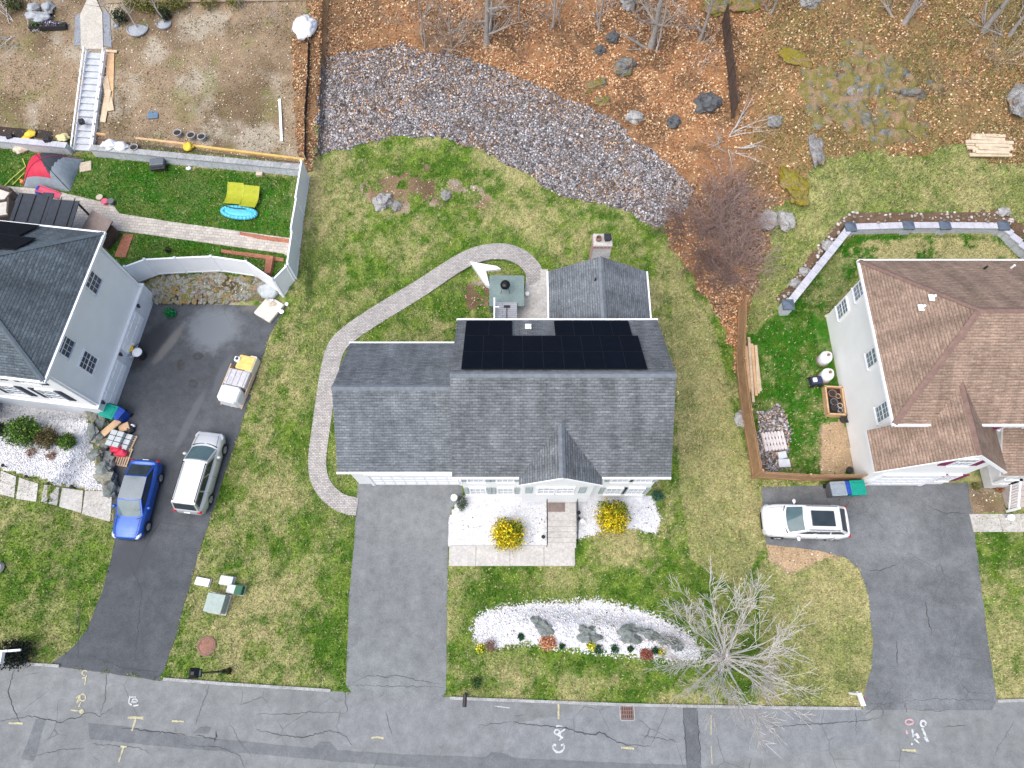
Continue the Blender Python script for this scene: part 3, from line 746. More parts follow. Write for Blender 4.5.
# stones
_ico = bmesh.new(); bmesh.ops.create_icosphere(_ico, subdivisions=1, radius=1)
ICV = np.array([q.co[:] for q in _ico.verts]); ICF = np.array([[q.index for q in f.verts] for f in _ico.faces]); _ico.free()
def stones(x, y, z, s, col, name, label=None, parent=None, mat=None, kind='stuff', squash=(.45, .8), sink=.25):
    n = len(x)
    V = ICV[None] * (1 + .38 * (rng.random((n, len(ICV), 1)) - .5))
    sc = np.stack([s * (.7 + .6 * rng.random(n)), s * (.6 + .5 * rng.random(n)), s * (squash[0] + (squash[1] - squash[0]) * rng.random(n))], -1)
    V = V * sc[:, None]
    a = rng.random(n) * 2 * np.pi; ca, sa = np.cos(a)[:, None], np.sin(a)[:, None]
    X = V[..., 0] * ca - V[..., 1] * sa; Y = V[..., 0] * sa + V[..., 1] * ca
    V = np.stack([X + x[:, None], Y + y[:, None], V[..., 2] + z[:, None] + (sc[:, 2] * (1 - 2 * sink))[:, None]], -1).reshape(-1, 3)
    Fc = (ICF[None] + (np.arange(n) * len(ICV))[:, None, None]).reshape(-1, 3)
    o = fast(name, V, Fc, mat or STONE_W, np.repeat(col, len(ICF), 0), parent, kind=kind)
    if label: tag(o, label, 'stones')
    return o
PAL_S = np.array([srgb(166, 164, 166), srgb(140, 138, 141), srgb(190, 188, 190), srgb(112, 109, 110), srgb(164, 148, 138), srgb(218, 216, 218), srgb(152, 134, 122), srgb(90, 86, 87), srgb(176, 172, 178)])
def pick_pal(pal, n, lo=.6, hi=1.15): return pal[rng.integers(0, len(pal), n)] * (lo + (hi - lo) * rng.random(n))[:, None]
x, y, z, u, v = scatter(2, 44000)
main = inside(u, v, RIPRAP)
edge = np.where(main, .35 + .65 * S(.3, .5, fbm(x * .7, y * .7, 101, 4)) * (.25 + .75 * S(48, 105, v - .28 * np.clip(u - 420, 0, 400) + 34 * (fbm(x * .6, y * .6, 103) - .5))), 1)
m = rng.random(len(x)) < edge
x, y, z = x[m], y[m], z[m]; n = len(x)
s = .04 + .06 * rng.random(n) ** 2 + np.where(rng.random(n) < .004, .10, 0)
stones(x, y, z, s, pick_pal(PAL_S, n, .42, .86), 'broken_stones', 'loose grey and purple broken stones covering the bank behind the lawn')
m = inside(*proj(x, y, z), RIPRAP)
# a few leaves blown among the stones
leaves(10000, 2, 'leaves_among_stones', 'brown leaves caught between the loose stones', PAL_L, (.05, .09), dens=lambda x, y, u, v: np.clip(S(.45, .68, fbm(x * .6, y * .6, 111, 4)) + .9 * S(100, 55, v - .28 * np.clip(u - 420, 0, 400)), 0, 1))
x, y, z, u, v = scatter(4, 17000); n = len(x)
x2, y2, z2, u2, v2 = scatter(0, 260000); e2 = (np.minimum(pdist(u2, v2, ISLAND + ISLAND[:1]), np.minimum(pdist(u2, v2, BED_L + BED_L[:1]), pdist(u2, v2, BED_R + BED_R[:1]))) < 2.6 * rng.random(len(u2)) ** 1.5) | inside(u2, v2, ISLAND)
x = np.concatenate([x, x2[e2]]); y = np.concatenate([y, y2[e2]]); z = np.concatenate([z, z2[e2]])
m = clear(x, y); x, y, z = x[m], y[m], z[m]; n = len(x)
PAL_W = np.array([srgb(228, 228, 232), srgb(240, 240, 244), srgb(206, 206, 214), srgb(236, 232, 226), srgb(220, 214, 204), srgb(196, 194, 198)])
stones(x, y, z, .03 + .03 * rng.random(n), pick_pal(PAL_W, n, .68, 1.0), 'white_pebbles', 'white quartz pebbles filling the garden beds', squash=(.25, .4), sink=.42)
leaves(900, 4, 'bed_litter', 'dark leaf scraps and twigs lying in the white gravel beds', [srgb(120, 112, 112), srgb(96, 84, 78), srgb(150, 130, 112), srgb(80, 76, 80)], (.03, .06), dens=lambda x, y, u, v: S(.42, .62, fbm(x * .9, y * .9, 117, 3)))
x, y, z, u, v = scatter(5, 260); n = len(x)
stones(x, y, z, .05 + .09 * rng.random(n), pick_pal(np.array([srgb(170, 160, 150), srgb(130, 118, 106), srgb(196, 190, 184)]), n), 'mulch_stones', 'pale stones lying in the dark mulch behind the block wall')
x, y, z, u, v = scatter(3, 1500); n = len(x)
stones(x, y, z, .02 + .05 * rng.random(n) ** 2, pick_pal(np.array([srgb(190, 184, 176), srgb(150, 140, 128), srgb(120, 110, 100)]), n), 'dirt_pebbles', 'small stones scattered over the bare dirt')
# ---------------------------------------------------------------- paved sheets
def sheet(name, px, mat, z=.012, jit=.8, t=.0, step=6, parent=None, edge=None, drape=False, kind='structure'):
    pts = resample(px, step, True, jit)
    if drape:
        w = [G(a, b) for a, b in pts]
    else: w = [P(a, b, z) for a, b in pts]
    bm = bmesh.new()
    vs = [bm.verts.new((p.x, p.y, (p.z + z) if drape else z)) for p in w]
    f = bm.faces.new(vs); bm.normal_update()
    if f.normal.z < 0: f.normal_flip()
    r = bmesh.ops.triangulate(bm, faces=[f])
    if t:
        bmesh.ops.solidify(bm, geom=bm.faces[:], thickness=t)
    me = bpy.data.meshes.new(name); bm.to_mesh(me); bm.free()
    o = link(name, me, mat, parent)
    if kind and parent is None: o['kind'] = kind
    return o
street = sheet('street', STREET, ROAD, .006, 0, step=40)
sheet('driveway', DRIVE_MAIN, DRIVE_M, .014)
sheet('driveway', DRIVE_LEFT, DRIVE_L, .014, 1.2)
drive_r = sheet('driveway', DRIVE_RIGHT, DRIVE_R, .014, 1.0)
drive_l = bpy.data.objects['driveway.001']; drive_m = bpy.data.objects['driveway']
def ribbon_path(name, line, w0, w1, mat, lift=.05, sink=.10, steps=None):
    L, Rr = offsets(line, w0, w1)
    mb = MB()
    wl = [G(*p) for p in L]; wr = [G(*p) for p in Rr]
    top = [(p.x, p.y, max(p.z, q.z) + lift) for p, q in zip(wl, wr)], [(q.x, q.y, max(p.z, q.z) + lift) for p, q in zip(wl, wr)]
    n = len(L)
    vs = top[0] + top[1] + [(a, b, c - sink) for a, b, c in top[0]] + [(a, b, c - sink) for a, b, c in top[1]]
    fs = []
    for i in range(n - 1):
        fs += [(i, i + 1, n + i + 1, n + i), (i, 2*n + i, 2*n + i + 1, i + 1), (n + i, n + i + 1, 3*n + i + 1, 3*n + i)]
    mb.add(vs, fs)
    bm = bmesh.new(); o = mb.build(name, mat); bm.from_mesh(o.data); bmesh.ops.recalc_face_normals(bm, faces=bm.faces[:]); bm.to_mesh(o.data); bm.free()
    o['kind'] = 'structure'
    return o
ribbon_path('paver_path', PATH_S, 9.2, 8.6, PAVER, .05)
def pathslab(name, px, mat, lift=.05, th=.15, drape=True, step=8, jit=0, z=0.0):
    pts = [G(a, b) if drape else P(a, b, z) for a, b in resample(px, step, True, jit)]
    zt = (lambda x, y: Hs(x, y) + lift) if drape else (lambda x, y: z + lift)
    mb = MB(); poly = [(p.x, p.y) for p in pts]
    a = sum(p[0] * q[1] - q[0] * p[1] for p, q in zip(poly, poly[1:] + poly[:1]))
    if a < 0: poly.reverse()
    mb.prism(poly, (lambda x, y: zt(x, y) - th), zt)
    o = mb.build(name, mat)
    bm = bmesh.new(); bm.from_mesh(o.data); bmesh.ops.triangulate(bm, faces=[f for f in bm.faces if len(f.verts) > 4]); bm.to_mesh(o.data); bm.free()
    o['kind'] = 'structure'
    return o
for px in (BED_L, BED_R):
    w_ = [P(a, b, 0) for a, b in px]
    sheet('white_gravel', px, WGRAV, .012, 1.4, step=3)
pathslab('patio', PATIO, CONC_W, .06)
pathslab('patio', WALKS_L, PAVER_L, .05)
# ---------------------------------------------------------------- kerbs, cracks, road paint
def strip(mb, px, w, z=.016, m=0, jit=0.0, taper=False):
    """flat painted / filled line on the road, w metres wide"""
    pts = [P(a, b, 0) for a, b in px]
    if jit: pts = [p + Vector(((random.random() - .5) * jit, (random.random() - .5) * jit, 0)) for p in pts]
    n = len(pts); L = []; Rr = []
    for i, p in enumerate(pts):
        d = (pts[min(n-1, i+1)] - pts[max(0, i-1)]); d.z = 0; d = d.normalized() if d.length else Vector((1, 0, 0))
        k = w / 2 * ((.35 + .65 * math.sin(math.pi * (i + .3) / (n - .4))) if taper else 1) * (random.uniform(.6, 1.25) if jit else 1)
        L.append((p.x - d.y * k, p.y + d.x * k, z)); Rr.append((p.x + d.y * k, p.y - d.x * k, z))
    mb.add(L + Rr, [(n + i, n + i + 1, i + 1, i) for i in range(n - 1)], m)
def crackline(px, w=.035, parent=None, z=.0205):
    pts = []
    for (a, b), (c, d) in zip(px[:-1], px[1:]):
        n = max(2, int(math.hypot(c - a, d - b) / 2.4))
        for i in range(n): pts.append((a + (c - a) * i / n + random.uniform(-.9, .9), b + (d - b) * i / n + random.uniform(-.9, .9)))
    pts.append(px[-1])
    mb = MB(); strip(mb, pts, w * .75, z, 0, .02, True)
    return mb.build('crack', CRACK, parent)
for i, px in enumerate([[(-60, 657), (0, 662), (60, 666)], [(164, 679), (230, 684), (331, 690.5)], [(450, 698), (530, 701), (620, 704.5), (740, 707), (860, 708.5)], [(997, 701), (1040, 699.5), (1100, 697)]]):
    q = resample(px, 12, False)
    L, Rr = offsets(q, 1.5, 1.5)
    poly = [P(*p)[:2] for p in L] + [P(*p)[:2] for p in Rr[::-1]]
    if sum(p[0]*q_[1]-q_[0]*p[1] for p, q_ in zip(poly, poly[1:] + poly[:1])) < 0: poly.reverse()
    mb = MB(); mb.prism(poly, -.1, .10)
    o = mb.build('kerb', KERB); bm = bmesh.new(); bm.from_mesh(o.data); bmesh.ops.triangulate(bm, faces=[f for f in bm.faces if len(f.verts) > 4]); bm.to_mesh(o.data); bm.free()
    o['kind'] = 'structure'
for px in ([(88, 723), (130, 727), (180, 735), (240, 741), (330, 750), (420, 755), (512, 758), (600, 762), (690, 765), (690, 775), (512, 771), (420, 768), (330, 761), (256, 754), (190, 749), (90, 739)],
           [(36, 719), (46, 720), (34, 761), (21, 759)], [(312, 748), (320, 742), (330, 742), (338, 751)], [(482, 759), (492, 752), (505, 753), (515, 760)],
           [(192, 733), (200, 727), (212, 727), (208, 734)]):
    _pz = globals().get('_pz', .0112) + .0009; sheet('asphalt_patch', px, ROAD_D, _pz, .8, parent=street)
sheet('asphalt_patch', [(683, 707), (697, 707), (701, 775), (687, 775)], asphalt_mat('trench_asphalt', (.085, .09, .097), (.13, .137, .145), .45, .5), .0172, .6, parent=street)
sheet('asphalt_patch', [(347, 692), (446, 698), (520, 704), (500, 758), (330, 748)], asphalt_mat('smooth_apron_asphalt', (.195, .202, .207), (.172, .178, .183), .3, .3), .010, 2.5, parent=street)
sheet('asphalt_patch', [(620, 706), (860, 709), (880, 745), (700, 766), (600, 760), (480, 757), (520, 720)], asphalt_mat('bluish_asphalt', (.175, .185, .193), (.198, .206, .213), .35, .6), .009, 4, parent=street)
sheet('asphalt_patch', [(70, 662), (100, 666), (162, 676), (160, 681), (100, 672), (52, 666)], DRIVE_L, .0135, 1.0, parent=street)
for px, w in (([(17, 665), (8, 690), (14, 710), (20, 722)], .05), ([(0, 722), (30, 716), (60, 722), (75, 718), (90, 712), (100, 716), (112, 708)], .05), ([(108, 666), (105, 700), (100, 714)], .03),
              ([(256, 714), (290, 714), (310, 712), (344, 713)], .03), ([(256, 730), (300, 738), (330, 731), (345, 735), (352, 745)], .05), ([(345, 693), (347, 712)], .04), ([(386, 712), (392, 735)], .03),
              ([(512, 722), (522, 724), (545, 726), (566, 728), (580, 733), (592, 735), (600, 731), (612, 740), (624, 744), (650, 746)], .07), ([(480, 725), (512, 722)], .03), ([(640, 735), (680, 742)], .03),
              ([(770, 727), (810, 724), (850, 722), (880, 718)], .04), ([(120, 728), (160, 732), (185, 735)], .06), ([(196, 735), (218, 740)], .05), ([(185, 745), (225, 748), (240, 756), (245, 768)], .03),
              ([(92, 744), (140, 748), (150, 753)], .03), ([(210, 684), (200, 712), (195, 725)], .03), ([(683, 707), (687, 768)], .06), ([(697, 708), (701, 768)], .06), ([(30, 757), (60, 750), (85, 748)], .03),
              ([(352, 683), (370, 675), (385, 677), (400, 675), (420, 681), (440, 684)], .04), ([(349, 685), (390, 686), (445, 687)], .03), ([(217, 731), (215, 742)], .09),
              ([(855, 706), (856, 735)], .03), ([(900, 702), (930, 699), (990, 700)], .025)):
    crackline(px, w, street)
for px in ([(905, 703), (906, 712)], [(870, 704), (893, 704)], [(915, 710), (945, 711)], [(943, 727), (965, 725)]): crackline(px, .06 if len(px) == 2 and px[0][0] == 905 else .03, street)
for px in ([(868, 570), (880, 571), (896, 565)], [(928, 506), (944, 513), (965, 513)], [(925, 600), (931, 636)], [(896, 640), (897, 665)]): crackline(px, .06, drive_r)
for px in ([(135, 575), (148, 540), (160, 522), (200, 528)], [(80, 590), (78, 660)], [(128, 560), (142, 590), (135, 660)], [(85, 655), (110, 662), (120, 668), (160, 672)]): crackline(px, .05, drive_l)
def circ(cx, cy, rx, ry, a0, a1, n=12): return [(cx + rx * math.cos(R(a)), cy + ry * math.sin(R(a))) for a in [a0 + (a1 - a0) * i / n for i in range(n + 1)]]
def mark(strokes, mat, w=.10):
    mb = MB()
    for k, s in enumerate(strokes): strip(mb, resample(s, 1.5, False) if len(s) < 5 else s, w * .78, .0235 + .0015 * k, 0, .012)
    return mb.build('painted_mark', mat, street)
# hand sprayed utility marks: sideways C and a looped R with arrow, ticks, T
mark([circ(558.5, 746, 5.8, 6.2, -10, 190), [(553, 744), (556, 745.5)], [(564, 744), (561, 745.5)]], PAINT_W, .13)
mark([circ(557, 732, 2.6, 2.4, 0, 360), [(559, 733.5), (565, 729)], [(558, 735), (563, 738)], [(560, 732), (561, 739), (559, 740)], circ(559, 727, 2.5, 1.4, 180, 360)], PAINT_W, .11)
mark([[(558.5, 702), (558.5, 719)]], PAINT_Y, .11); mark([[(621, 747.5), (634, 748.5)]], PAINT_Y, .13)
mark([[(9, 723), (23, 723.5)]], PAINT_Y, .12)
mark([circ(85, 673, 2.6, 2.5, 90, 330), [(82.5, 678), (86, 678), (85, 685)], circ(84, 675, 3, 3, 0, 120)], PAINT_Y, .08)
mark([[(76, 698), (80, 695), (77, 703), (81, 699)], circ(83, 697.5, 3, 3.4, 0, 360), [(81, 702), (79, 707)], [(71, 710), (80, 711), (84, 711.5)], circ(82, 711.5, 1.8, 1.6, 0, 360)], PAINT_Y, .09)
mark([[(130, 696), (129, 703), (132, 705)], [(130, 697), (136, 697)], circ(135, 701, 2.5, 2, 150, 380), [(133, 706), (139, 705)], [(131, 702), (137, 702)]], PAINT_W, .08)
mark([[(128, 717.5), (144, 718)], [(136, 719), (132, 731)]], PAINT_Y, .14)
mark([[(124, 746), (119, 762)], [(121, 746.5), (127, 746.5)]], PAINT_Y, .11); mark([[(172, 721), (184, 721.5)]], PAINT_Y, .12)
mark([[(371, 738), (376, 737), (384, 738)]], PAINT_Y, .11)
mark([circ(923, 723.5, 2.6, 3, 60, 400), [(922, 728), (925, 735), (928, 742)], [(924, 737), (927, 741)]], PAINT_W, .14)
mark([[(912, 729), (913, 736)], circ(915, 737, 2.4, 2.2, 180, 400), [(914, 739), (919, 743)], [(916, 733), (919, 738)], [(911, 745), (912, 743)]], PAINT_W, .12)
mark([circ(909, 722, 4, 2.6, 0, 360), [(906, 730), (907, 734)]], PAINT_R, .12)
mark([[(902, 750), (916, 750.5)]], PAINT_Y, .13); mark([[(711, 715), (711, 735)], [(711, 746), (712, 764)]], PAINT_Y, .06)
mark([[(495, 706), (510, 708)]], PAINT_W, .05)
# ---------------------------------------------------------------- street furniture
def at(u, v): return G(u, v)
p = at(627, 712.5)
t = thing('storm_drain', 'rusty brown storm drain grate set against the kerb', 'drain', (p.x, p.y, .01))
mb = MB(); mb.box((0, 0, .0), (.66, .62, .02)); mb.build('basin', BLACK, t)
mb = MB()
for i in range(6): mb.box((-.28 + i * .112, 0, .022), (.045, .60, .03))
for i in range(4): mb.box((0, -.27 + i * .18, .018), (.62, .04, .03))
mb.build('grate', RUST, t)
mb = MB(); mb.box((-.36, .02, .02), (.06, .74, .05)); mb.box((.36, .02, .02), (.06, .74, .05)); mb.box((0, -.36, .02), (.66, .06, .05)); mb.build('frame', KERB, t)
p = at(207, 646)
t = thing('manhole_cover', 'round rusty manhole cover sunk in the front grass', 'manhole', (p.x, p.y, p.z))
mb = MB(); mb.lathe((0, 0, 0), [(.50, -.05), (.50, .05), (.46, .07), (.40, .07), (.40, .045)], 24); mb.build('ring', RUST, t)
mb = MB(); mb.lathe((0, 0, .0), [(.385, .0), (.385, .055), (.36, .062), (.1, .062)], 24)
for i in range(7): mb.box((0, -.27 + i * .09, .066), (.5 - abs(i - 3) * .07, .025, .012))
mb.build('lid', M('red_brown_iron', (.30, .15, .105), (.22, .11, .08), 5, .8), t)
def util_box(u, v, w, d, h, rz, mat, lab, lid=True, name='utility_box'):
    p = at(u, v); t = thing(name, lab, 'utility box', (p.x, p.y, p.z), rz)
    mb = MB(); mb.box((0, 0, h * .45), (w * .94, d * .94, h * .9)); mb.build('cabinet', mat, t)
    mb = MB(); mb.rbox((0, 0, h * .95), (w, d, h * .14), .03); mb.build('lid', mat, t)
    mb = MB(); mb.box((0, 0, .03), (w * 1.1, d * 1.1, .08)); mb.build('base', CONC, t)
    mb = MB()
    mb.box((0, -d * .475, h * .5), (.02, .012, h * .7)); mb.box((w * .1, -d * .48, h * .55), (.04, .02, .12)); mb.build('latch', CHROME, t)
    return t
util_box(220, 604, .98, .98, .75, R(-9), UTIL_G, 'large grey green transformer box standing on the front lawn', name='transformer_box')
util_box(228.5, 581, .72, .48, .35, R(-8), UTIL_P, 'pale grey flat utility box north of the transformer box')
util_box(234, 589.5, .50, .45, .40, R(-8), UTIL_P, 'small pale utility box touching the dark green one')
util_box(241.5, 590.5, .42, .50, .45, R(-10), GREEN_D, 'small dark green utility pedestal beside pale boxes')
util_box(204, 582, .78, .40, .22, R(-10), WHITE, 'low white oblong lid in the grass by the dark driveway')
# lamp post
p = at(229, 671)
t = thing('lamp_post', 'tall black lamp post with square lantern beside the street', 'lamp post', (p.x, p.y, p.z))
mb = MB(); mb.lathe((0, 0, 0), [(.17, 0), (.17, .12), (.13, .2), (.12, .75), (.09, .85), (.055, .9)], 12); mb.build('base', BLACKMET, t, smooth=False)
mb = MB(); mb.tube((0, 0, .85), (0, 0, 3.75), .055, .045, 10); mb.tube((0, 0, 1.42), (0, 0, 1.48), .075, .075, 10); mb.build('pole', BLACKMET, t)
mb = MB(); mb.box((0, 0, 4.02), (.30, .30, .42)); mb.build('lantern_glass', glass_mat('lantern_glass', (.2, .22, .22), .1), t)
mb = MB(); mb.box((0, 0, 3.78), (.36, .36, .05)); mb.add([(-.24, -.24, 4.24), (.24, -.24, 4.24), (.24, .24, 4.24), (-.24, .24, 4.24), (-.07, -.07, 4.42), (.07, -.07, 4.42), (.07, .07, 4.42), (-.07, .07, 4.42)], [(3, 2, 1, 0), (4, 5, 6, 7), (0, 1, 5, 4), (1, 2, 6, 5), (2, 3, 7, 6), (3, 0, 4, 7)])
for sx in (-1, 1):
    for sy in (-1, 1): mb.box((sx * .155, sy * .155, 4.02), (.03, .03, .44))
mb.build('lantern_frame', BLACKMET, t)
def mailbox(u, v, rz, body, post, lab, h=1.05, flag=True):
    p = at(u, v); t = thing('mailbox', lab, 'mailbox', (p.x, p.y, p.z), rz)
    mb = MB(); mb.box((0, 0, h * .5 - .1), (.10, .10, h + .1)); mb.box((0, -.12, h - .06), (.08, .5, .07)); mb.build('post', post, t)
    prof = [(-.10, 0), (.10, 0), (.10, .13)] + [(.10 * math.cos(a), .13 + .10 * math.sin(a)) for a in [math.pi * i / 8 for i in range(1, 8)]] + [(-.10, .13)]
    mb = MB(); n = len(prof); vs = [(x, -.52, h + z) for x, z in prof] + [(x, .06, h + z) for x, z in prof]
    mb.add(vs, [tuple(range(n)), tuple(range(2*n-1, n-1, -1))] + [(i, n+i, n+(i+1) % n, (i+1) % n) for i in range(n)]); mb.build('box', body, t)
    mb = MB(); mb.box((0, -.53, h + .10), (.17, .015, .19)); mb.build('door', body, t)
    if flag:
        mb = MB(); mb.box((.115, -.25, h + .16), (.015, .03, .18)); mb.box((.115, -.22, h + .24), (.015, .1, .06)); mb.build('flag', RED, t)
    return t
mailbox(466.5, 694, R(-2), BLACK, BLACK, 'black mailbox on a short post at the grey driveway mouth')
mailbox(849, 693, R(12), WHITE, TRIM, 'white mailbox on a post at the mottled driveway mouth')
p = at(24, 651)
t = thing('mailbox_post', 'white wooden mailbox post with crossarm beside dark shrub', 'mailbox post', (p.x, p.y, p.z), R(4))
mb = MB(); mb.box((0, 0, .65), (.12, .12, 1.5)); mb.build('post', TRIM, t)
mb = MB(); mb.box((.15, 0, 1.30), (1.1, .10, .10)); mb.build('crossarm', TRIM, t)
mb = MB(); mb.box((-.16, -.34, 1.44), (.22, .55, .24)); mb.build('box', WHITE, t)
# ---------------------------------------------------------------- house parts
def window(parent, c, w, h, nrm, mats=(None, None), mull=True, shut=None, off=None, rows=2, sw=.38, sgap=.06):
    """window in a vertical wall; nrm = outward horizontal normal. Children: frame, sill, pane under 'window'"""
    n = Vector(nrm).normalized(); e = Vector((0, 0, 1)).cross(n); c = Vector(c)
    Mx = Matrix((e, -n, Vector((0, 0, 1)))).transposed()
    def bx(mb, x, z, sx, sz, depth, dd): mb.box(c + e * x + Vector((0, 0, z)) + n * depth, (sx, dd, sz), M=Mx)
    mb = MB(); bx(mb, 0, 0, w, h, .015, .05); g = mb.build('window', mats[0] or GLASS, parent, off)
    mb = MB(); f = .07
    bx(mb, 0, h/2 + f/2, w + 2*f, f, .04, .09); bx(mb, -w/2 - f/2, 0, f, h, .04, .09); bx(mb, w/2 + f/2, 0, f, h, .04, .09)
    bx(mb, 0, 0, w, .05, .045, .04)
    if mull:
        for k in (-1, 1): bx(mb, k * w / 6, 0, .02, h, .044, .012)
        for k in (-1, 1): bx(mb, 0, k * h / 4, w, .02, .047, .012)
    mb.build('frame', mats[1] or TRIM, g, off)
    mb = MB(); bx(mb, 0, -h/2 - .04, w + .2, .06, .06, .14); mb.build('sill', TRIM, g, off)
    if shut:
        for k in (-1, 1):
            mb = MB(); x = k * (w/2 + f + sgap + sw/2)
            bx(mb, x, 0, sw, h + .08, .03, .05)
            for i in range(9): bx(mb, x, -h/2 + (i + .5) * h / 9, sw - .08, .03, .06, .02)
            mb.build('shutter', shut, parent, off)
    return g
def gable_wall_prism(mb, x0, x1, y0, y1, zb, ze, zr, axis='x', m=0):
    """pentagon prism with the ridge along axis"""
    if axis == 'x':
        ym = (y0 + y1) / 2; pent = [(y0, zb), (y1, zb), (y1, ze), (ym, zr), (y0, ze)]
        a = [(x0, y, z) for y, z in pent]; b = [(x1, y, z) for y, z in pent]
    else:
        xm = (x0 + x1) / 2; pent = [(x0, zb), (x1, zb), (x1, ze), (xm, zr), (x0, ze)]
        a = [(x, y0, z) for x, z in pent]; b = [(x, y1, z) for x, z in pent]
    fs = [tuple(range(4, -1, -1)), tuple(range(5, 10))] + [(i, (i+1) % 5, 5 + (i+1) % 5, 5 + i) for i in range(5)]
    b_ = MB(); b_.add(a + b, fs, m)
    mb.add(a + b, fs, m)
def fix_normals(o):
    bm = bmesh.new(); bm.from_mesh(o.data); bmesh.ops.recalc_face_normals(bm, faces=bm.faces[:]); bm.to_mesh(o.data); bm.free(); return o
def ridge_cap(mb, a, b, slope=.6, w=.16):
    a = Vector(a); b = Vector(b); d = (b - a); d.z = 0; d.normalize(); s = Vector((-d.y, d.x, 0)) * w
    dn = Vector((0, 0, -w * slope)); up = Vector((0, 0, .035))
    vs = [a + up, b + up, a + s + dn + up, b + s + dn + up, a - s + dn + up, b - s + dn + up]
    mb.add(vs, [(0, 2, 3, 1), (0, 1, 5, 4)])
# ================================================================ the grey roofed house in the middle
B = (2.4, 8.3, 0)
HM = thing('house', 'white house with grey shingle roof, solar panels and brick chimney, middle of the scene', 'house', B)
mb = MB(); gable_wall_prism(mb, -2.62, 7.46, 8.3, 16.25, -.3, 6.14, 8.86)
fix_normals(mb.build('wall', SIDE_MAIN, HM, B))
S0 = .655                                             # main pitch
mb = MB()
mb.slab([(-2.93, 8.0, 6.3), (7.77, 8.0, 6.3), (7.77, 12.28, 9.1), (-2.93, 12.28, 9.1)], .16)
mb.slab([(7.77, 16.56, 6.3), (-2.93, 16.56, 6.3), (-2.93, 12.28, 9.1), (7.77, 12.28, 9.1)], .16)
roof = mb.build('roof', [SH_GREY, TRIM], HM, B)
mb = MB(); ridge_cap(mb, (-2.95, 12.28, 9.1), (7.79, 12.28, 9.1), .655); mb.build('ridge_cap', RIDGE_GREY, roof, B)
mb = MB()
mb.box((2.42, 16.60, 6.24), (10.76, .10, .12)); mb.build('gutter', TRIM, roof, B)
for xc, wd in ((-1.2, 3.5), (6.1, 3.36)):
    mb = MB(); mb.box((xc, 7.955, 6.20), (wd, .09, .14)); mb.build('gutter', TRIM, roof, B)
# garage wing
mb = MB(); gable_wall_prism(mb, -8.85, -2.63, 9.13, 15.97, -.3, 3.86, 6.5)
gw = fix_normals(mb.build('garage_wall', SIDE_MAIN, HM, B))
mb = MB()
mb.slab([(-9.15, 8.83, 4.0), (-2.64, 8.83, 4.0), (-2.64, 12.55, 6.7), (-9.15, 12.55, 6.7)], .15)
mb.slab([(-2.64, 16.27, 4.0), (-9.15, 16.27, 4.0), (-9.15, 12.55, 6.7), (-2.64, 12.55, 6.7)], .15)
gr = mb.build('garage_roof', [SH_GREY2, TRIM], HM, B)
mb = MB(); ridge_cap(mb, (-9.17, 12.55, 6.7), (-2.64, 12.55, 6.7), .72); mb.build('ridge_cap', RIDGE_GREY, gr, B)
mb = MB(); mb.box((-5.95, 8.79, 3.92), (6.5, .10, .13)); mb.build('gutter', TRIM, gr, B)
mb = MB(); mb.box((-5.95, 16.31, 3.92), (6.5, .10, .13)); mb.build('gutter', TRIM, gr, B)
mb = MB(); mb.box((-5.45, 9.10, 1.18), (4.9, .06, 2.36))
for r in range(4):
    for c in range(8): mb.box((-5.45 - 2.14 + c * .612, 9.065, .3 + r * .58), (.5, .03, .44))
mb.build('garage_door', TRIM, HM, B)
mb = MB(); mb.box((-5.45, 9.08, 2.44), (5.3, .12, .16)); mb.box((-7.98, 9.08, 1.2), (.16, .12, 2.4)); mb.box((-2.92, 9.08, 1.2), (.16, .12, 2.4)); mb.build('garage_door_frame', WHITE, HM, B)
mb = MB(); mb.box((-2.78, 8.98, 1.6), (.09, .09, 3.9)); mb.path([(-2.78, 8.98, 3.5), (-2.72, 8.2, 3.9), (-2.72, 8.12, 6.0)], .045, 6); mb.build('downspout', TRIM, HM, B)
# front gable (bay over the entry)
mb = MB(); gable_wall_prism(mb, .55, 4.2, 7.9, 8.4, .9, 6.25, 7.45, 'y')
fix_normals(mb.build('bay_wall', SIDE_MAIN, HM, B))
mb = MB()
zr, ze, xm = 7.78, 6.28, 2.37
def my(z): return 8.0 + (z - 6.3) / 2.8 * 4.28
for sx in (-1, 1):
    xe = xm + sx * 2.04
    mb.slab([(xm, 7.6, zr), (xe, 7.6, ze), (xe, my(ze) + .25, ze), (xm, my(zr) + .25, zr)], .12)
fg = mb.build('bay_roof', [SH_GREY, TRIM], HM, B)
mb = MB(); ridge_cap(mb, (xm, 7.58, zr), (xm, my(zr), zr), .74); mb.build('ridge_cap', RIDGE_GREY, fg, B)
mb = MB()
for sx in (-1, 1):
    a = Vector((xm, 7.6, zr - .03)); b = Vector((xm + sx * 2.06, 7.6, ze - .04)); d = b - a
    mb.add([a, b, b + Vector((0, 0, -.2)), a + Vector((0, 0, -.2)), a + Vector((0, -.03, 0)), b + Vector((0, -.03, 0)), b + Vector((0, -.03, -.2)), a + Vector((0, -.03, -.2))],
           [(0,1,2,3), (7,6,5,4), (0,4,5,1), (1,5,6,2), (2,6,7,3), (3,7,4,0)])
mb.build('fascia', TRIM, fg, B)
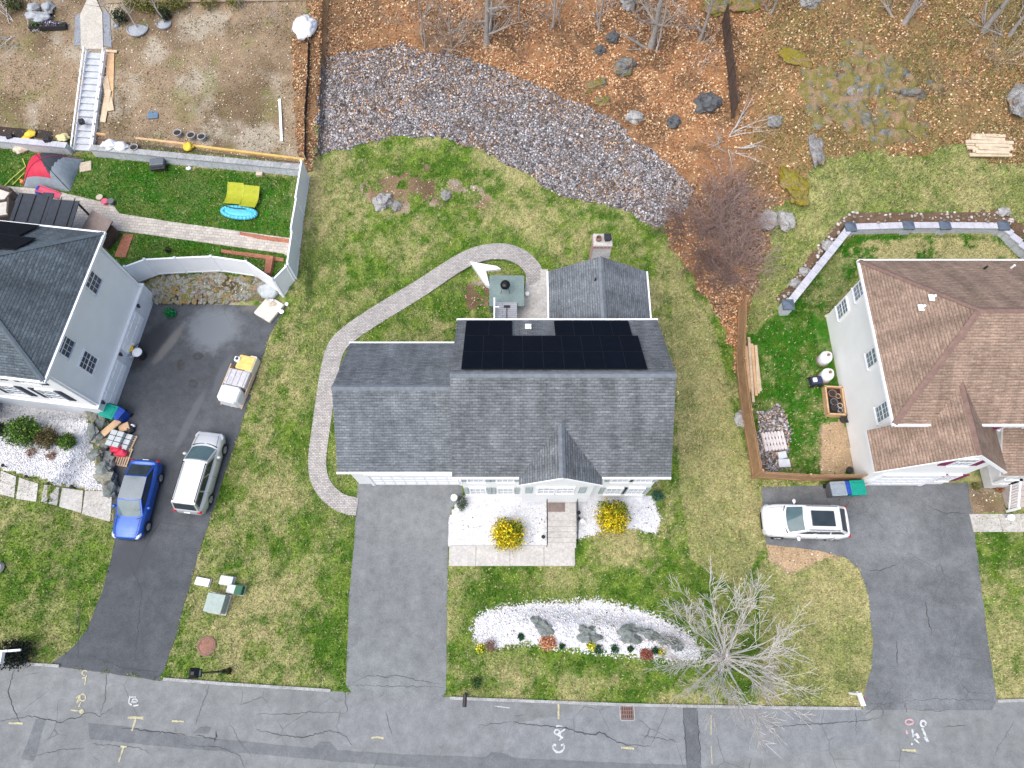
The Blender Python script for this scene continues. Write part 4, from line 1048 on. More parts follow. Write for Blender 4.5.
# windows
for x in (-1.85, -.35, 5.55, 6.75):
    g = window(HM, (x, 8.3, 2.05), .78, 1.35, (0, -1, 0), (GLASS, TRIM), True, SHUT_GREY if x in (-1.85, -.35, 5.55, 6.75) else None, B, sw=.24)
    window(HM, (x, 8.3, 4.9), .78, 1.3, (0, -1, 0), (GLASS, TRIM), True, SHUT_GREY, B, sw=.24)
for x in (1.78, 2.75): window(HM, (x, 7.9, 4.0), .82, 1.2, (0, -1, 0), (GLASS, TRIM), True, None, B)
for x in (.88, 3.66): 
    mb = MB(); mb.box((x, 7.87, 4.0), (.36, .05, 1.3))
    for i in range(9): mb.box((x, 7.84, 3.46 + i * .135), (.28, .03, .05))
    mb.build('shutter', SHUT_GREY, HM, B)
for y in (10.5, 14): window(HM, (7.46, y, 4.6), .8, 1.3, (1, 0, 0), (GLASS_D, TRIM), True, None, B)
mb = MB(); mb.box((2.72, 8.27, 1.75), (.95, .06, 2.0)); mb.build('door', M('grey_blue_door', (.16, .19, .22), None, 3, .5), HM, B)
# entry landing and steps
mb = MB(); mb.box((2.78, 7.55, .36), (1.62, 1.35, .74))
for i in range(5): mb.box((2.78, 6.735 - i * .28, .305 - i * .066), (1.62, .28, .61 - i * .132))
mb.build('front_steps', CONC, HM, B)
mb = MB(); mb.box((2.5, 7.62, .745), (.95, .5, .03)); mb.build('door_mat', M('brown_mat', (.22, .17, .15), (.16, .12, .11), 3, .95), HM, B)
for sx in (-1, 1):
    mb = MB(); x = 2.78 + sx * .84
    pts = [(x, 8.1, 1.65), (x, 6.95, 1.65), (x, 5.55, .95)]
    mb.path(pts, .022, 6); mb.path([(a, b, c - .45) for a, b, c in pts], .014, 6)
    for a, b, zb, zt in ((x, 6.95, .72, 1.65), (x, 5.55, 0, .95), (x, 6.25, .4, 1.3)): mb.tube((a, b, zb), (a, b, zt), .02, .02, 6)
    mb.build('handrail', BLACKMET, HM, B)
# back wing
mb = MB(); gable_wall_prism(mb, 2.4, 7.5, 16.2, 20.3, -.3, 4.36, 5.85, 'y')
fix_normals(mb.build('back_wing_wall', SIDE_MAIN, HM, B))
mb = MB()
mb.slab([(4.95, 16.27, 6.1), (4.95, 20.62, 6.1), (2.1, 20.62, 4.5), (2.1, 16.27, 4.5)], .15)
mb.slab([(4.95, 20.62, 6.1), (4.95, 16.27, 6.1), (7.8, 16.27, 4.5), (7.8, 20.62, 4.5)], .15)
bw = mb.build('back_wing_roof', [SH_GREY2, TRIM], HM, B)
mb = MB(); ridge_cap(mb, (4.95, 16.3, 6.1), (4.95, 20.64, 6.1), .56); mb.build('ridge_cap', RIDGE_GREY, bw, B)
mb = MB(); mb.box((2.06, 18.45, 4.43), (.10, 4.34, .13)); mb.build('gutter', TRIM, bw, B)
mb = MB(); mb.box((7.84, 18.45, 4.43), (.10, 4.34, .13)); mb.build('gutter', TRIM, bw, B)
mb = MB(); mb.tube((4.6, 19.2, 5.8), (4.6, 19.2, 6.15), .05, .05, 8); mb.build('vent_pipe', BLACK, bw, B)
mb = MB(); mb.box((4.95, 20.98, 3.3), (1.0, .72, 7.4)); mb.box((4.95, 20.98, 7.03), (1.08, .80, .12)); ch = mb.build('chimney', BRICK, HM, B)
mb = MB(); mb.box((4.95, 20.98, 7.16), (1.02, .78, .10)); mb.build('chimney_cap', CONC_W, ch, B)
mb = MB(); mb.lathe((4.72, 20.98, 7.2), [(.15, 0), (.15, .22), (.12, .24), (.11, .05)], 14); mb.build('clay_flue', RUST, ch, B)
mb = MB(); mb.box((5.2, 21.0, 7.38), (.34, .34, .06)); mb.box((5.2, 21.0, 7.27), (.26, .26, .16)); mb.box((5.2, 21.0, 7.46), (.40, .40, .04)); mb.build('metal_flue', BLACK, ch, B)
# solar panels on the north slope
def slope_panels(parent, o, e, w, cols, rows, pw, ph, skip, off, gap=.003, name='solar_panel', shift=None):
    """o corner on the roof plane, e along eave, w down the slope"""
    o = Vector(o); e = Vector(e).normalized(); w = Vector(w).normalized(); n = e.cross(w).normalized()
    if n.z < 0: n = -n
    Mx = Matrix((e, w, n)).transposed()
    if Mx.determinant() < 0: Mx = Matrix((e, w, -n)).transposed()
    for r in range(rows):
        for c in range(cols):
            if (r, c) in skip: continue
            pwx, cx0 = (shift(r, c) if shift else None) or (pw, (c + .5) * (pw + gap))
            ctr = o + e * cx0 + w * ((r + .5) * (ph + .028)) + n * .10
            mb = MB(); mb.box(ctr, (pwx, ph, .035), M=Mx, m=1)
            a = e * (pwx / 2 - .012); b = w * (ph / 2 - .025); q = ctr + n * .021
            mb.add([q - a - b, q + a - b, q + a + b, q - a + b], [(0, 1, 2, 3)] if (e.cross(w)).dot(n) > 0 else [(3, 2, 1, 0)], 0)
            mb.build(name, [PANEL, PFRAME], parent, off)
nn = Vector((0, 4.28, -2.8)).normalized()
slope_panels(HM, (-2.42, 12.50, 8.96), (1, 0, 0), nn, 9, 3, .982, 1.50, {(2, 3), (2, 2), (2, 8)}, B, shift=lambda r, c: None if r < 2 else ((1.21, (c + .5) * 1.214) if c < 2 else (.982, (c + .5) * .985 + .70)))
mb = MB(); mb.tube((.85, 15.9, 6.6), (.85, 15.9, 7.05), .06, .06, 8); mb.box((.85, 15.9, 6.78), (.32, .36, .03)); mb.tube((.85, 15.9, 7.02), (1.0, 15.7, 7.0), .05, .05, 8); mb.build('vent_pipe', WHITE, roof, B)
# back deck
mb = MB(); mb.box((-.42, 18.35, 1.08), (1.45, 4.1, .12)); mb.box((-1.1, 18.05, .5), (.12, .12, 1.1)); mb.box((.25, 20.1, .5), (.12, .12, 1.1)); mb.box((-1.1, 20.1, .5), (.12, .12, 1.1)); mb.build('deck', DECK, HM, B)
mb = MB(); mb.box((-.33, 21.3, .95), (2.2, 2.2, .14)); mb.box((-1.35, 20.3, .4), (.12, .12, 1.0)); mb.box((-1.35, 22.3, .4), (.12, .12, 1.0)); mb.box((.7, 22.3, .4), (.12, .12, 1.0)); mb.build('deck_platform', DECKMAT, HM, B)
mb = MB()
mb.box((-1.08, 18.7, 2.05), (.08, 2.9, .06)); mb.box((-1.08, 18.7, 1.3), (.05, 2.9, .05))
for i in range(20): mb.box((-1.08, 17.3 + i * .15, 1.68), (.03, .03, .72))
mb.box((-1.08, 20.15, 1.6), (.1, .1, 1.05)); mb.box((-.95, 19.6, 2.05), (.35, .06, .05))
mb.build('deck_railing', TRIM, HM, B)
# kettle grill
p = (-.42, 21.25, 1.02)
t = thing('kettle_grill', 'black round kettle grill on the green grey deck platform', 'grill', p)
mb = MB(); mb.lathe((0, 0, .55), [(.06, -.02), (.2, .04), (.29, .16), (.31, .26), (.31, .28), (.29, .38), (.2, .46), (.07, .5)], 20); mb.build('bowl', BLACKMET, t, smooth=True)
mb = MB(); mb.box((0, 0, 1.09), (.16, .04, .03)); mb.build('handle', BLACK, t)
for i in range(3):
    a = R(90 + 120 * i); mb = MB(); mb.tube((.2 * math.cos(a), .2 * math.sin(a), .65), (.34 * math.cos(a), .34 * math.sin(a), 0), .014, .014, 6); mb.build('leg', BLACKMET, t)
t = thing('broom', 'long black broom lying along the grey deck boards', 'broom', (-.32, 19.3, 1.15))
mb = MB(); mb.tube((0, -.75, .02), (0, .7, .02), .025, .025, 6); mb.build('handle', BLACK, t)
mb = MB(); mb.box((0, .78, .03), (.38, .14, .07)); mb.build('head', BLACK, t)
p = G(527, 296); t = thing('globe_lamp', 'small white round lamp where patio meets the deck', 'lamp', p)
mb = MB(); mb.lathe((0, 0, 0), [(.05, 0), (.05, .1), (.12, .14), (.17, .25), (.16, .36), (.08, .42)], 14); mb.build('globe', WHITE, t, smooth=True)
mb = MB(); mb.lathe((0, 0, 0), [(.13, 0), (.13, .05)], 14); mb.build('base', BLACK, t)
# white panels lying behind the house
pts = [(470, 264), (497, 268), (501, 271), (486, 272), (490, 289), (486, 287)]
w = [G(*q) for q in pts]; c = w[3]
mb = MB(); poly = [(a.x, a.y) for a in w]
if sum(q[0]*r[1]-r[0]*q[1] for q, r in zip(poly, poly[1:] + poly[:1])) < 0: poly.reverse()
mb.prism(poly, lambda x, y: Hs(x, y) - .02, lambda x, y: Hs(x, y) + .22 + .10 * math.sin(x * 3 + y * 2))
tp = mb.build('tarp', [WRAP], None, c); tp.location = c
bm = bmesh.new(); bm.from_mesh(tp.data); bmesh.ops.triangulate(bm, faces=bm.faces[:]); bm.to_mesh(tp.data); bm.free()
tag(tp, 'white L shaped tarp spread on the grass beside the deck', 'tarp')
# concrete walk in front
def conc_slabs(name, xs, y0, y1, z, mat, th=.12, gap=.015):
    for a, b in zip(xs[:-1], xs[1:]):
        mb = MB(); mb.rbox(((a + b) / 2, (y0 + y1) / 2, z - th / 2), (b - a - gap, y1 - y0, th), .012); o = mb.build(name, mat); o['kind'] = 'structure'
y0, y1 = P(500, 566).y, P(500, 545.5).y
xs = [P(449, 556).x, P(476, 556).x, P(510, 556).x, P(544, 556).x, P(575, 556).x]
conc_slabs('front_walk', xs, y0, y1, .06, CONC)
# ================================================================ the blue grey roofed house on the left
LZ = -math.asin(.123); LO = Vector((-23.8, 12.85, 0)); LM = Matrix.Translation(LO) @ Matrix.Rotation(LZ, 4, 'Z'); LI = LM.inverted()
def L2(u, v, z): return LI @ P(u, v, z)
HL = thing('house', 'white house with blue grey hip roof beside the dark driveway, at the left edge', 'house', LO, LZ)
mb = MB(); mb.box((-8.45, 4.46, 4.1), (16.1, 8.1, 5.1)); mb.build('wall', SIDE_LEFT, HL)
mb = MB(); mb.box((-8.43, 4.46, .7), (16.3, 8.3, 1.75)); mb.build('basement_wall', M('painted_foundation', (.68, .71, .74), (.60, .63, .66), 1.5, .7, fine=.1), HL)
mb = MB(); mb.box((-8.42, 4.46, 1.60), (16.36, 8.36, .08)); mb.build('belt_trim', TRIM, HL)
mb = MB(); D = 4.2; ZE, ZR, YM = 6.8, 10.0, 4.46
mb.slab([(0, 0, ZE), (0, 8.92, ZE), (-D, YM, ZR)], .16)
mb.slab([(-17, 0, ZE), (0, 0, ZE), (-D, YM, ZR), (-17, YM, ZR)], .16)
mb.slab([(0, 8.92, ZE), (-17, 8.92, ZE), (-17, YM, ZR), (-D, YM, ZR)], .16)
lr = mb.build('roof', [SH_BLUE, TRIM], HL)
mb = MB(); ridge_cap(mb, (0, 0, ZE), (-D, YM, ZR), .35, .13); ridge_cap(mb, (0, 8.92, ZE), (-D, YM, ZR), .35, .13); ridge_cap(mb, (-D, YM, ZR), (-17, YM, ZR), .7); mb.build('ridge_cap', M('ridge_cap_blue', (.10, .125, .145), (.075, .095, .11), 4, .9), lr)
mb = MB(); mb.box((.05, 4.46, ZE - .08), (.11, 9.1, .14)); mb.build('gutter', TRIM, lr)
mb = MB(); mb.box((-8.5, -.05, ZE - .08), (17.1, .11, .14)); mb.build('gutter', TRIM, lr)
mb = MB(); mb.box((-8.5, 8.97, ZE - .08), (17.1, .11, .14)); mb.build('gutter', TRIM, lr)
nL = Vector((0, 8.92 - YM, ZE - ZR)).normalized()
slope_panels(HL, (-3.4 - 6 * 1.02, YM + .25, ZR - .16), (1, 0, 0), nL, 6, 1, 1.0, 1.65, set(), None)
slope_panels(HL, (-3.4 - 6 * 1.02, YM + .25 + nL.y * 1.67, ZR - .16 + nL.z * 1.67), (1, 0, 0), nL, 7, 2, 1.0, 1.65, {(1, 6)}, None)
# east side windows, set where the survey shows them
def wall_hit(u, v, lp, ln):
    w = hit(u, v, LM @ Vector(lp), (LM.to_3x3() @ Vector(ln))); return LI @ w
for (u, v, w, h) in ((91, 281, .95, 1.35), (63, 345, .95, 1.35), (87.5, 362.5, .95, 1.25)):
    c = wall_hit(u, v, (-.4, 0, 0), (1, 0, 0)); c.x = -.40
    window(HL, c, w, h, (1, 0, 0), (GLASS_D, TRIM), True, None, None)
for u, v in ((32, 388), (6, 388), (14, 379)):
    c = wall_hit(u, v, (0, .41, 0), (0, -1, 0)); c.y = .41
for x in (-2.0, -4.3, -6.9):
    window(HL, (x, .41, 3.2), .95, 1.4, (0, -1, 0), (GLASS, TRIM), True, SHUT_NAVY, None, sw=.34)
    window(HL, (x, .41, 5.55), .95, 1.2, (0, -1, 0), (GLASS, TRIM), True, SHUT_NAVY, None, sw=.34)
# garage doors of the lower storey, facing the driveway
for y in (2.2, 5.5):
    mb = MB(); mb.box((-.26, y, .98), (.06, 2.6, 1.1))
    for r in range(2):
        for c in range(4): mb.box((-.225, y - .96 + c * .64, .7 + r * .52), (.03, .54, .40))
    mb.build('garage_door', WHITE, HL)
for y in (.75, 3.85, 7.15):
    mb = MB(); mb.box((-.22, y, 1.42), (.14, .12, .22)); mb.box((-.20, y, 1.56), (.20, .18, .05)); mb.build('wall_lamp', BLACK, HL)
c = wall_hit(121, 347, (-.4, 0, 0), (1, 0, 0)); mb = MB(); mb.tube((-.42, c.y, c.z), (-.30, c.y, c.z), .12, .12, 12); mb.build('vent', BLACK, HL)
c = wall_hit(136, 318, (-.4, 0, 0), (1, 0, 0)); mb = MB(); mb.box((-.36, c.y, c.z), (.08, .16, .2)); mb.build('vent', GREY_B, HL)
mb = MB(); mb.path([(.05, .15, 6.6), (-.34, .55, 6.1), (-.34, .55, .1)], .05, 6); mb.build('downspout', TRIM, HL)
mb = MB(); mb.path([(.05, 8.8, 6.6), (-.34, 8.35, 6.1), (-.34, 8.35, .4)], .05, 6); mb.build('downspout', TRIM, HL)
# porch on the front
mb = MB(); mb.box((-8.6, -.9, 1.15), (3.2, 2.4, .7)); mb.box((-8.6, -2.4, .95), (1.6, .6, .3)); mb.build('porch', CONC_W, HL)
mb = MB(); mb.slab([(-10.4, -2.3, 4.1), (-6.9, -2.3, 4.1), (-6.9, .5, 4.5), (-10.4, .5, 4.5)], .16); mb.build('porch_roof', [TRIM, TRIM], HL)
mb = MB()
for k in range(9): mb.tube((-6.95, -2.0 + k * .2, 1.5), (-6.95, -2.0 + k * .2, 2.3), .02, .02, 5)
mb.box((-6.95, -1.1, 2.34), (.08, 2.1, .06)); mb.build('porch_railing', TRIM, HL)
# ================================================================ the brown roofed house on the right
B = (19.6, 11.1, 0)
HR = thing('house', 'bright white house with brown hip roof and purple shutters, at the right edge', 'house', B)
mb = MB(); mb.box((30.0, 15.55, 2.85), (19.9, 8.9, 6.4)); mb.build('wall', SIDE_RIGHT, HR, B)
mb = MB(); ym = 15.525; ze, zr = 6.2, 9.45
mb.slab([(19.3, 10.75, ze), (19.3, 20.3, ze), (22.75, ym, zr)], .16)
mb.slab([(19.3, 10.75, ze), (40.3, 10.75, ze), (37, ym, zr), (22.75, ym, zr)], .16)
mb.slab([(40.3, 20.3, ze), (19.3, 20.3, ze), (22.75, ym, zr), (37, ym, zr)], .16)
mb.slab([(40.3, 10.75, ze), (40.3, 20.3, ze), (37, ym, zr)], .16)
rr = mb.build('roof', [SH_BROWN, TRIM], HR, B)
mb = MB(); ridge_cap(mb, (22.75, ym, zr), (37, ym, zr), .68); ridge_cap(mb, (19.3, 10.75, ze), (22.75, ym, zr), .4, .15); ridge_cap(mb, (19.3, 20.3, ze), (22.75, ym, zr), .4, .15); mb.build('ridge_cap', RIDGE_BROWN, rr, B)
mb = MB(); mb.box((19.26, 15.5, ze - .09), (.10, 9.7, .15)); mb.build('gutter', TRIM, rr, B)
mb = MB(); mb.box((29.8, 20.35, ze - .09), (21, .10, .15)); mb.build('gutter', TRIM, rr, B)
mb = MB(); mb.box((20.25, 10.70, ze - .1), (2.0, .10, .16)); mb.build('gutter', TRIM, rr, B)
mb = MB(); mb.box((32.0, 10.70, ze - .1), (16.7, .10, .16)); mb.build('gutter', TRIM, rr, B)
# garage with front gable
mb = MB(); gable_wall_prism(mb, 20.0, 24.86, 9.12, 11.3, -.3, 4.6, 6.98, 'y')
fix_normals(mb.build('garage_wall', SIDE_RIGHT, HR, B))
mb = MB(); xm, zr2, ze2 = 22.43, 7.42, 4.1
mb.slab([(18.97, 8.8, ze2), (xm, 8.8, zr2), (xm, 12.75, zr2), (xm - 1.3, 11.15, 6.17), (18.97, 11.08, ze2)], .14)
mb.slab([(2*xm - 18.97, 8.8, ze2), (2*xm - 18.97, 11.08, ze2), (xm + 1.3, 11.15, 6.17), (xm, 12.75, zr2), (xm, 8.8, zr2)], .14)
g2 = mb.build('garage_roof', [SH_BROWN, TRIM], HR, B)
mb = MB(); ridge_cap(mb, (xm, 8.78, zr2), (xm, 12.6, zr2), .95); mb.build('ridge_cap', RIDGE_BROWN, g2, B)
mb = MB()
for sx in (-1, 1):
    a = Vector((xm, 8.8, zr2 - .04)); b = Vector((xm + sx * 3.48, 8.8, ze2 - .04))
    mb.add([a, b, b + Vector((0, 0, -.24)), a + Vector((0, 0, -.24)), a + Vector((0, -.03, 0)), b + Vector((0, -.03, 0)), b + Vector((0, -.03, -.24)), a + Vector((0, -.03, -.24))],
           [(0,1,2,3), (7,6,5,4), (0,4,5,1), (1,5,6,2), (2,6,7,3), (3,7,4,0)])
mb.build('fascia', TRIM, g2, B)
mb = MB(); mb.box((22.0, 9.08, 1.15), (3.0, .06, 2.3))
for r in range(4):
    for c in range(5): mb.box((22.0 - 1.2 + c * .6, 9.045, .3 + r * .56), (.5, .03, .44))
mb.build('garage_door', TRIM, HR, B)
mb = MB(); mb.box((22.0, 9.06, 2.4), (3.4, .12, .16)); mb.box((20.4, 9.06, 1.2), (.16, .12, 2.4)); mb.box((23.6, 9.06, 1.2), (.16, .12, 2.4)); mb.build('garage_door_frame', WHITE, HR, B)
c = hit(961, 463, (0, 9.12, 0), (0, 1, 0)); window(HR, (c.x, 9.12, 5.0), .95, 1.2, (0, -1, 0), (GLASS, TRIM), True, SHUT_PURP, B, sw=.42)
window(HR, (24.3, 9.12, 1.7), .6, 1.3, (0, -1, 0), (GLASS, TRIM), True, SHUT_PURP, B, sw=.34)
c = hit(911, 408, (0, 9.12, 0), (0, 1, 0))
for (u, v, w, h) in ((860.5, 290, .85, 1.3), (843, 309, .85, 1.25), (873.5, 357, .85, 1.3), (883.5, 412, .85, 1.3)):
    c = hit(u, v, (20.05, 0, 0), (1, 0, 0)); window(HR, (20.05, c.y, c.z), w, h, (-1, 0, 0), (GLASS, TRIM), True, None, B)
for x in (26.4, 29.2): window(HR, (x, 11.1, 5.0), 1.0, 1.3, (0, -1, 0), (GLASS_D, TRIM), True, SHUT_PURP, B, sw=.42)
mb = MB(); mb.box((29.4, 11.06, 1.9), (1.0, .06, 2.05)); mb.build('door', WHITE, HR, B)
# porch
mb = MB(); mb.slab([(25.95, 8.75, 3.5), (34, 8.75, 3.5), (34, 11.1, 4.6), (25.95, 11.1, 4.6)], .14); mb.build('porch_roof', [SH_BROWN, TRIM], HR, B)
mb = MB(); mb.box((30.7, 9.95, .55), (7.0, 2.2, .7)); mb.build('porch_floor', M('white_porch_boards', (.62, .61, .60), (.52, .51, .50), 3, .6), HR, B); mb = MB()
for i in range(4): mb.box((29.6, 8.72 - i * .28, .38 - i * .09), (2.6, .28, .76 - i * .18))
mb.build('porch_steps', M('porch_boards', (.46, .40, .37), (.40, .35, .32), 3, .7), HR, B)
for x in (27.35, 30.9, 33.6):
    mb = MB(); mb.box((x, 8.95, 2.15), (.14, .14, 2.6)); mb.build('porch_post', TRIM, HR, B)
def railing(pts, parent, off, h=.9, mat=TRIM, sp=.16):
    mb = MB()
    for a, b in zip(pts[:-1], pts[1:]):
        a = Vector(a); b = Vector(b); L = (b - a).length; up = Vector((0, 0, h))
        d = b - a; ang = Matrix.Rotation(math.atan2(d.y, d.x), 3, 'Z') @ Matrix.Rotation(-math.atan2(d.z, math.hypot(d.x, d.y)), 3, 'Y')
        mb.box((a + b) / 2 + up, (L, .09, .07), M=ang); mb.box((a + b) / 2 + Vector((0, 0, .15)), (L, .05, .06), M=ang)
        for i in range(1, max(2, int(L / sp))):
            p = a + d * i / int(L / sp); mb.box(p + Vector((0, 0, h / 2 + .06)), (.035, .035, h - .1))
        for p in (a, b): mb.box(p + Vector((0, 0, h / 2 + .05)), (.12, .12, h + .15))
    return mb.build('porch_railing', mat, parent, off)
railing([(27.3, 8.92, .9), (28.2, 8.92, .9), (28.2, 7.5, .15)], HR, B)
railing([(31.0, 7.5, .15), (31.0, 8.92, .9), (33.6, 8.92, .9)], HR, B)
mb = MB(); mb.path([(19.26, 10.8, 6.0), (19.96, 11.2, 5.5), (19.96, 11.2, 4.8)], .045, 6); mb.build('downspout', TRIM, HR, B)
c = hit(932, 308, (22.4, ym, 8.4), (0, 0, 1))
def on_west(u, v): return hit(u, v, (19.3, 15.5, 6.2), Vector((-(9.45-6.2), 0, 3.45)).normalized())
def on_north(u, v): return hit(u, v, (22, 20.3, 6.2), Vector((0, 3.25, 4.775)).normalized())
for q in (on_west(932.5, 298), on_west(922, 308)):
    mb = MB(); mb.tube(q - Vector((0, 0, .2)), q + Vector((0, 0, .28)), .07, .07, 8); mb.box(q + Vector((0, 0, .04)), (.42, .36, .04)); mb.build('vent_pipe', WHITE, rr, B)
for q, mt in ((on_north(984, 269), BLACK), (on_north(1011, 268), WHITE)):
    mb = MB(); mb.tube(q - Vector((0, 0, .2)), q + Vector((0, 0, .3)), .06, .06, 8); mb.build('vent_pipe', mt, rr, B)
# rear deck rail
mb = MB()
x0, x1 = P(877, 256, 2.2).x, P(972, 254, 2.2).x
mb.box(((x0 + x1) / 2, 22.6, 1.5), (x1 - x0, .08, .08)); mb.box(((x0 + x1) / 2, 22.6, .8), (x1 - x0, .06, .06)); mb.box((x0, 21.5, 1.5), (.08, 2.2, .08))
for i in range(28): mb.box((x0 + .1 + i * (x1 - x0 - .2) / 27, 22.6, 1.15), (.04, .04, .7))
for i in range(4): mb.box((x0 + i * (x1 - x0) / 3, 22.6, .75), (.12, .12, 1.6))
mb.build('deck_railing', LUMBER_P, HR, B)
mb = MB(); mb.box(((x0 + x1) / 2, 21.35, .58), (x1 - x0, 2.6, .14)); mb.build('deck', DECK, HR, B)
# front walk of the right house
y0, y1 = P(1000, 532).y, P(1000, 514).y
conc_slabs('front_walk', [P(971, 523).x, P(1000, 523).x, P(1040, 523).x, P(1090, 523).x], y0, y1, .06, CONC_W)
# stepping slabs of the left house
W = [(-60, 462), (0, 471), (17, 478), (40, 487), (62, 490), (86, 492), (113, 494)]
for k, (a, b) in enumerate(zip([(-40, 455, 484), (2, 471, 494), (20, 478, 499), (45, 485, 502), (63, 488, 507), (86, 491, 514)], [(0, 470, 493), (17, 477, 498), (39, 484, 502), (60, 488, 506), (84, 491, 513), (113, 492, 522)])):
    q = [G(a[0], a[1]), G(b[0], b[1]), G(b[0] - 2, b[2]), G(a[0] - 3, a[2])]
    poly = [(p.x, p.y) for p in q]
    if sum(p[0]*r[1]-r[0]*p[1] for p, r in zip(poly, poly[1:] + poly[:1])) < 0: poly.reverse()
    mb = MB(); mb.prism(poly, lambda x, y: Hs(x, y) - .4, lambda x, y: Hs(x, y) + .07); o = mb.build('stepping_walk', CONC if k % 2 else CONC_W); o['kind'] = 'structure'
# ---------------------------------------------------------------- cars
def interp(xs, ys, x):
    """smooth (Catmull-Rom like) interpolation"""
    xs = np.array(xs, float); ys = np.array(ys, float)
    m = np.gradient(ys, xs); i = int(np.clip(np.searchsorted(xs, x) - 1, 0, len(xs) - 2)); h = xs[i+1] - xs[i]; t = (x - xs[i]) / h
    return (2*t**3-3*t**2+1)*ys[i] + (t**3-2*t**2+t)*h*m[i] + (-2*t**3+3*t**2)*ys[i+1] + (t**3-t**2)*h*m[i+1]
def patch(A, Bq, Cq, Dq, n=6, bulge=0.0, inset=0.0, lift=0.0):
    A, Bq, Cq, Dq = map(Vector, (A, Bq, Cq, Dq))
    nr = (Bq - A).cross(Dq - A).normalized()
    vs = []
    for j in range(n + 1):
        for i in range(n + 1):
            s = inset + (1 - 2 * inset) * i / n; t = inset + (1 - 2 * inset) * j / n
            p = A.lerp(Bq, s).lerp(Dq.lerp(Cq, s), t)
            vs.append(p + nr * (lift + bulge * 16 * s * (1 - s) * t * (1 - t) / 4 * 1.0 + 0))
    fs = [(j*(n+1)+i, j*(n+1)+i+1, (j+1)*(n+1)+i+1, (j+1)*(n+1)+i) for j in range(n) for i in range(n)]
    return vs, fs
def arc(vs, f0, f1, wb):
    return [p + Vector(((.05 + .15 * max(0, min(1, (p.x - f1) / (f0 - f1)))) * max(0, 1 - (p.y / wb) ** 2), 0, 0)) for p in vs]
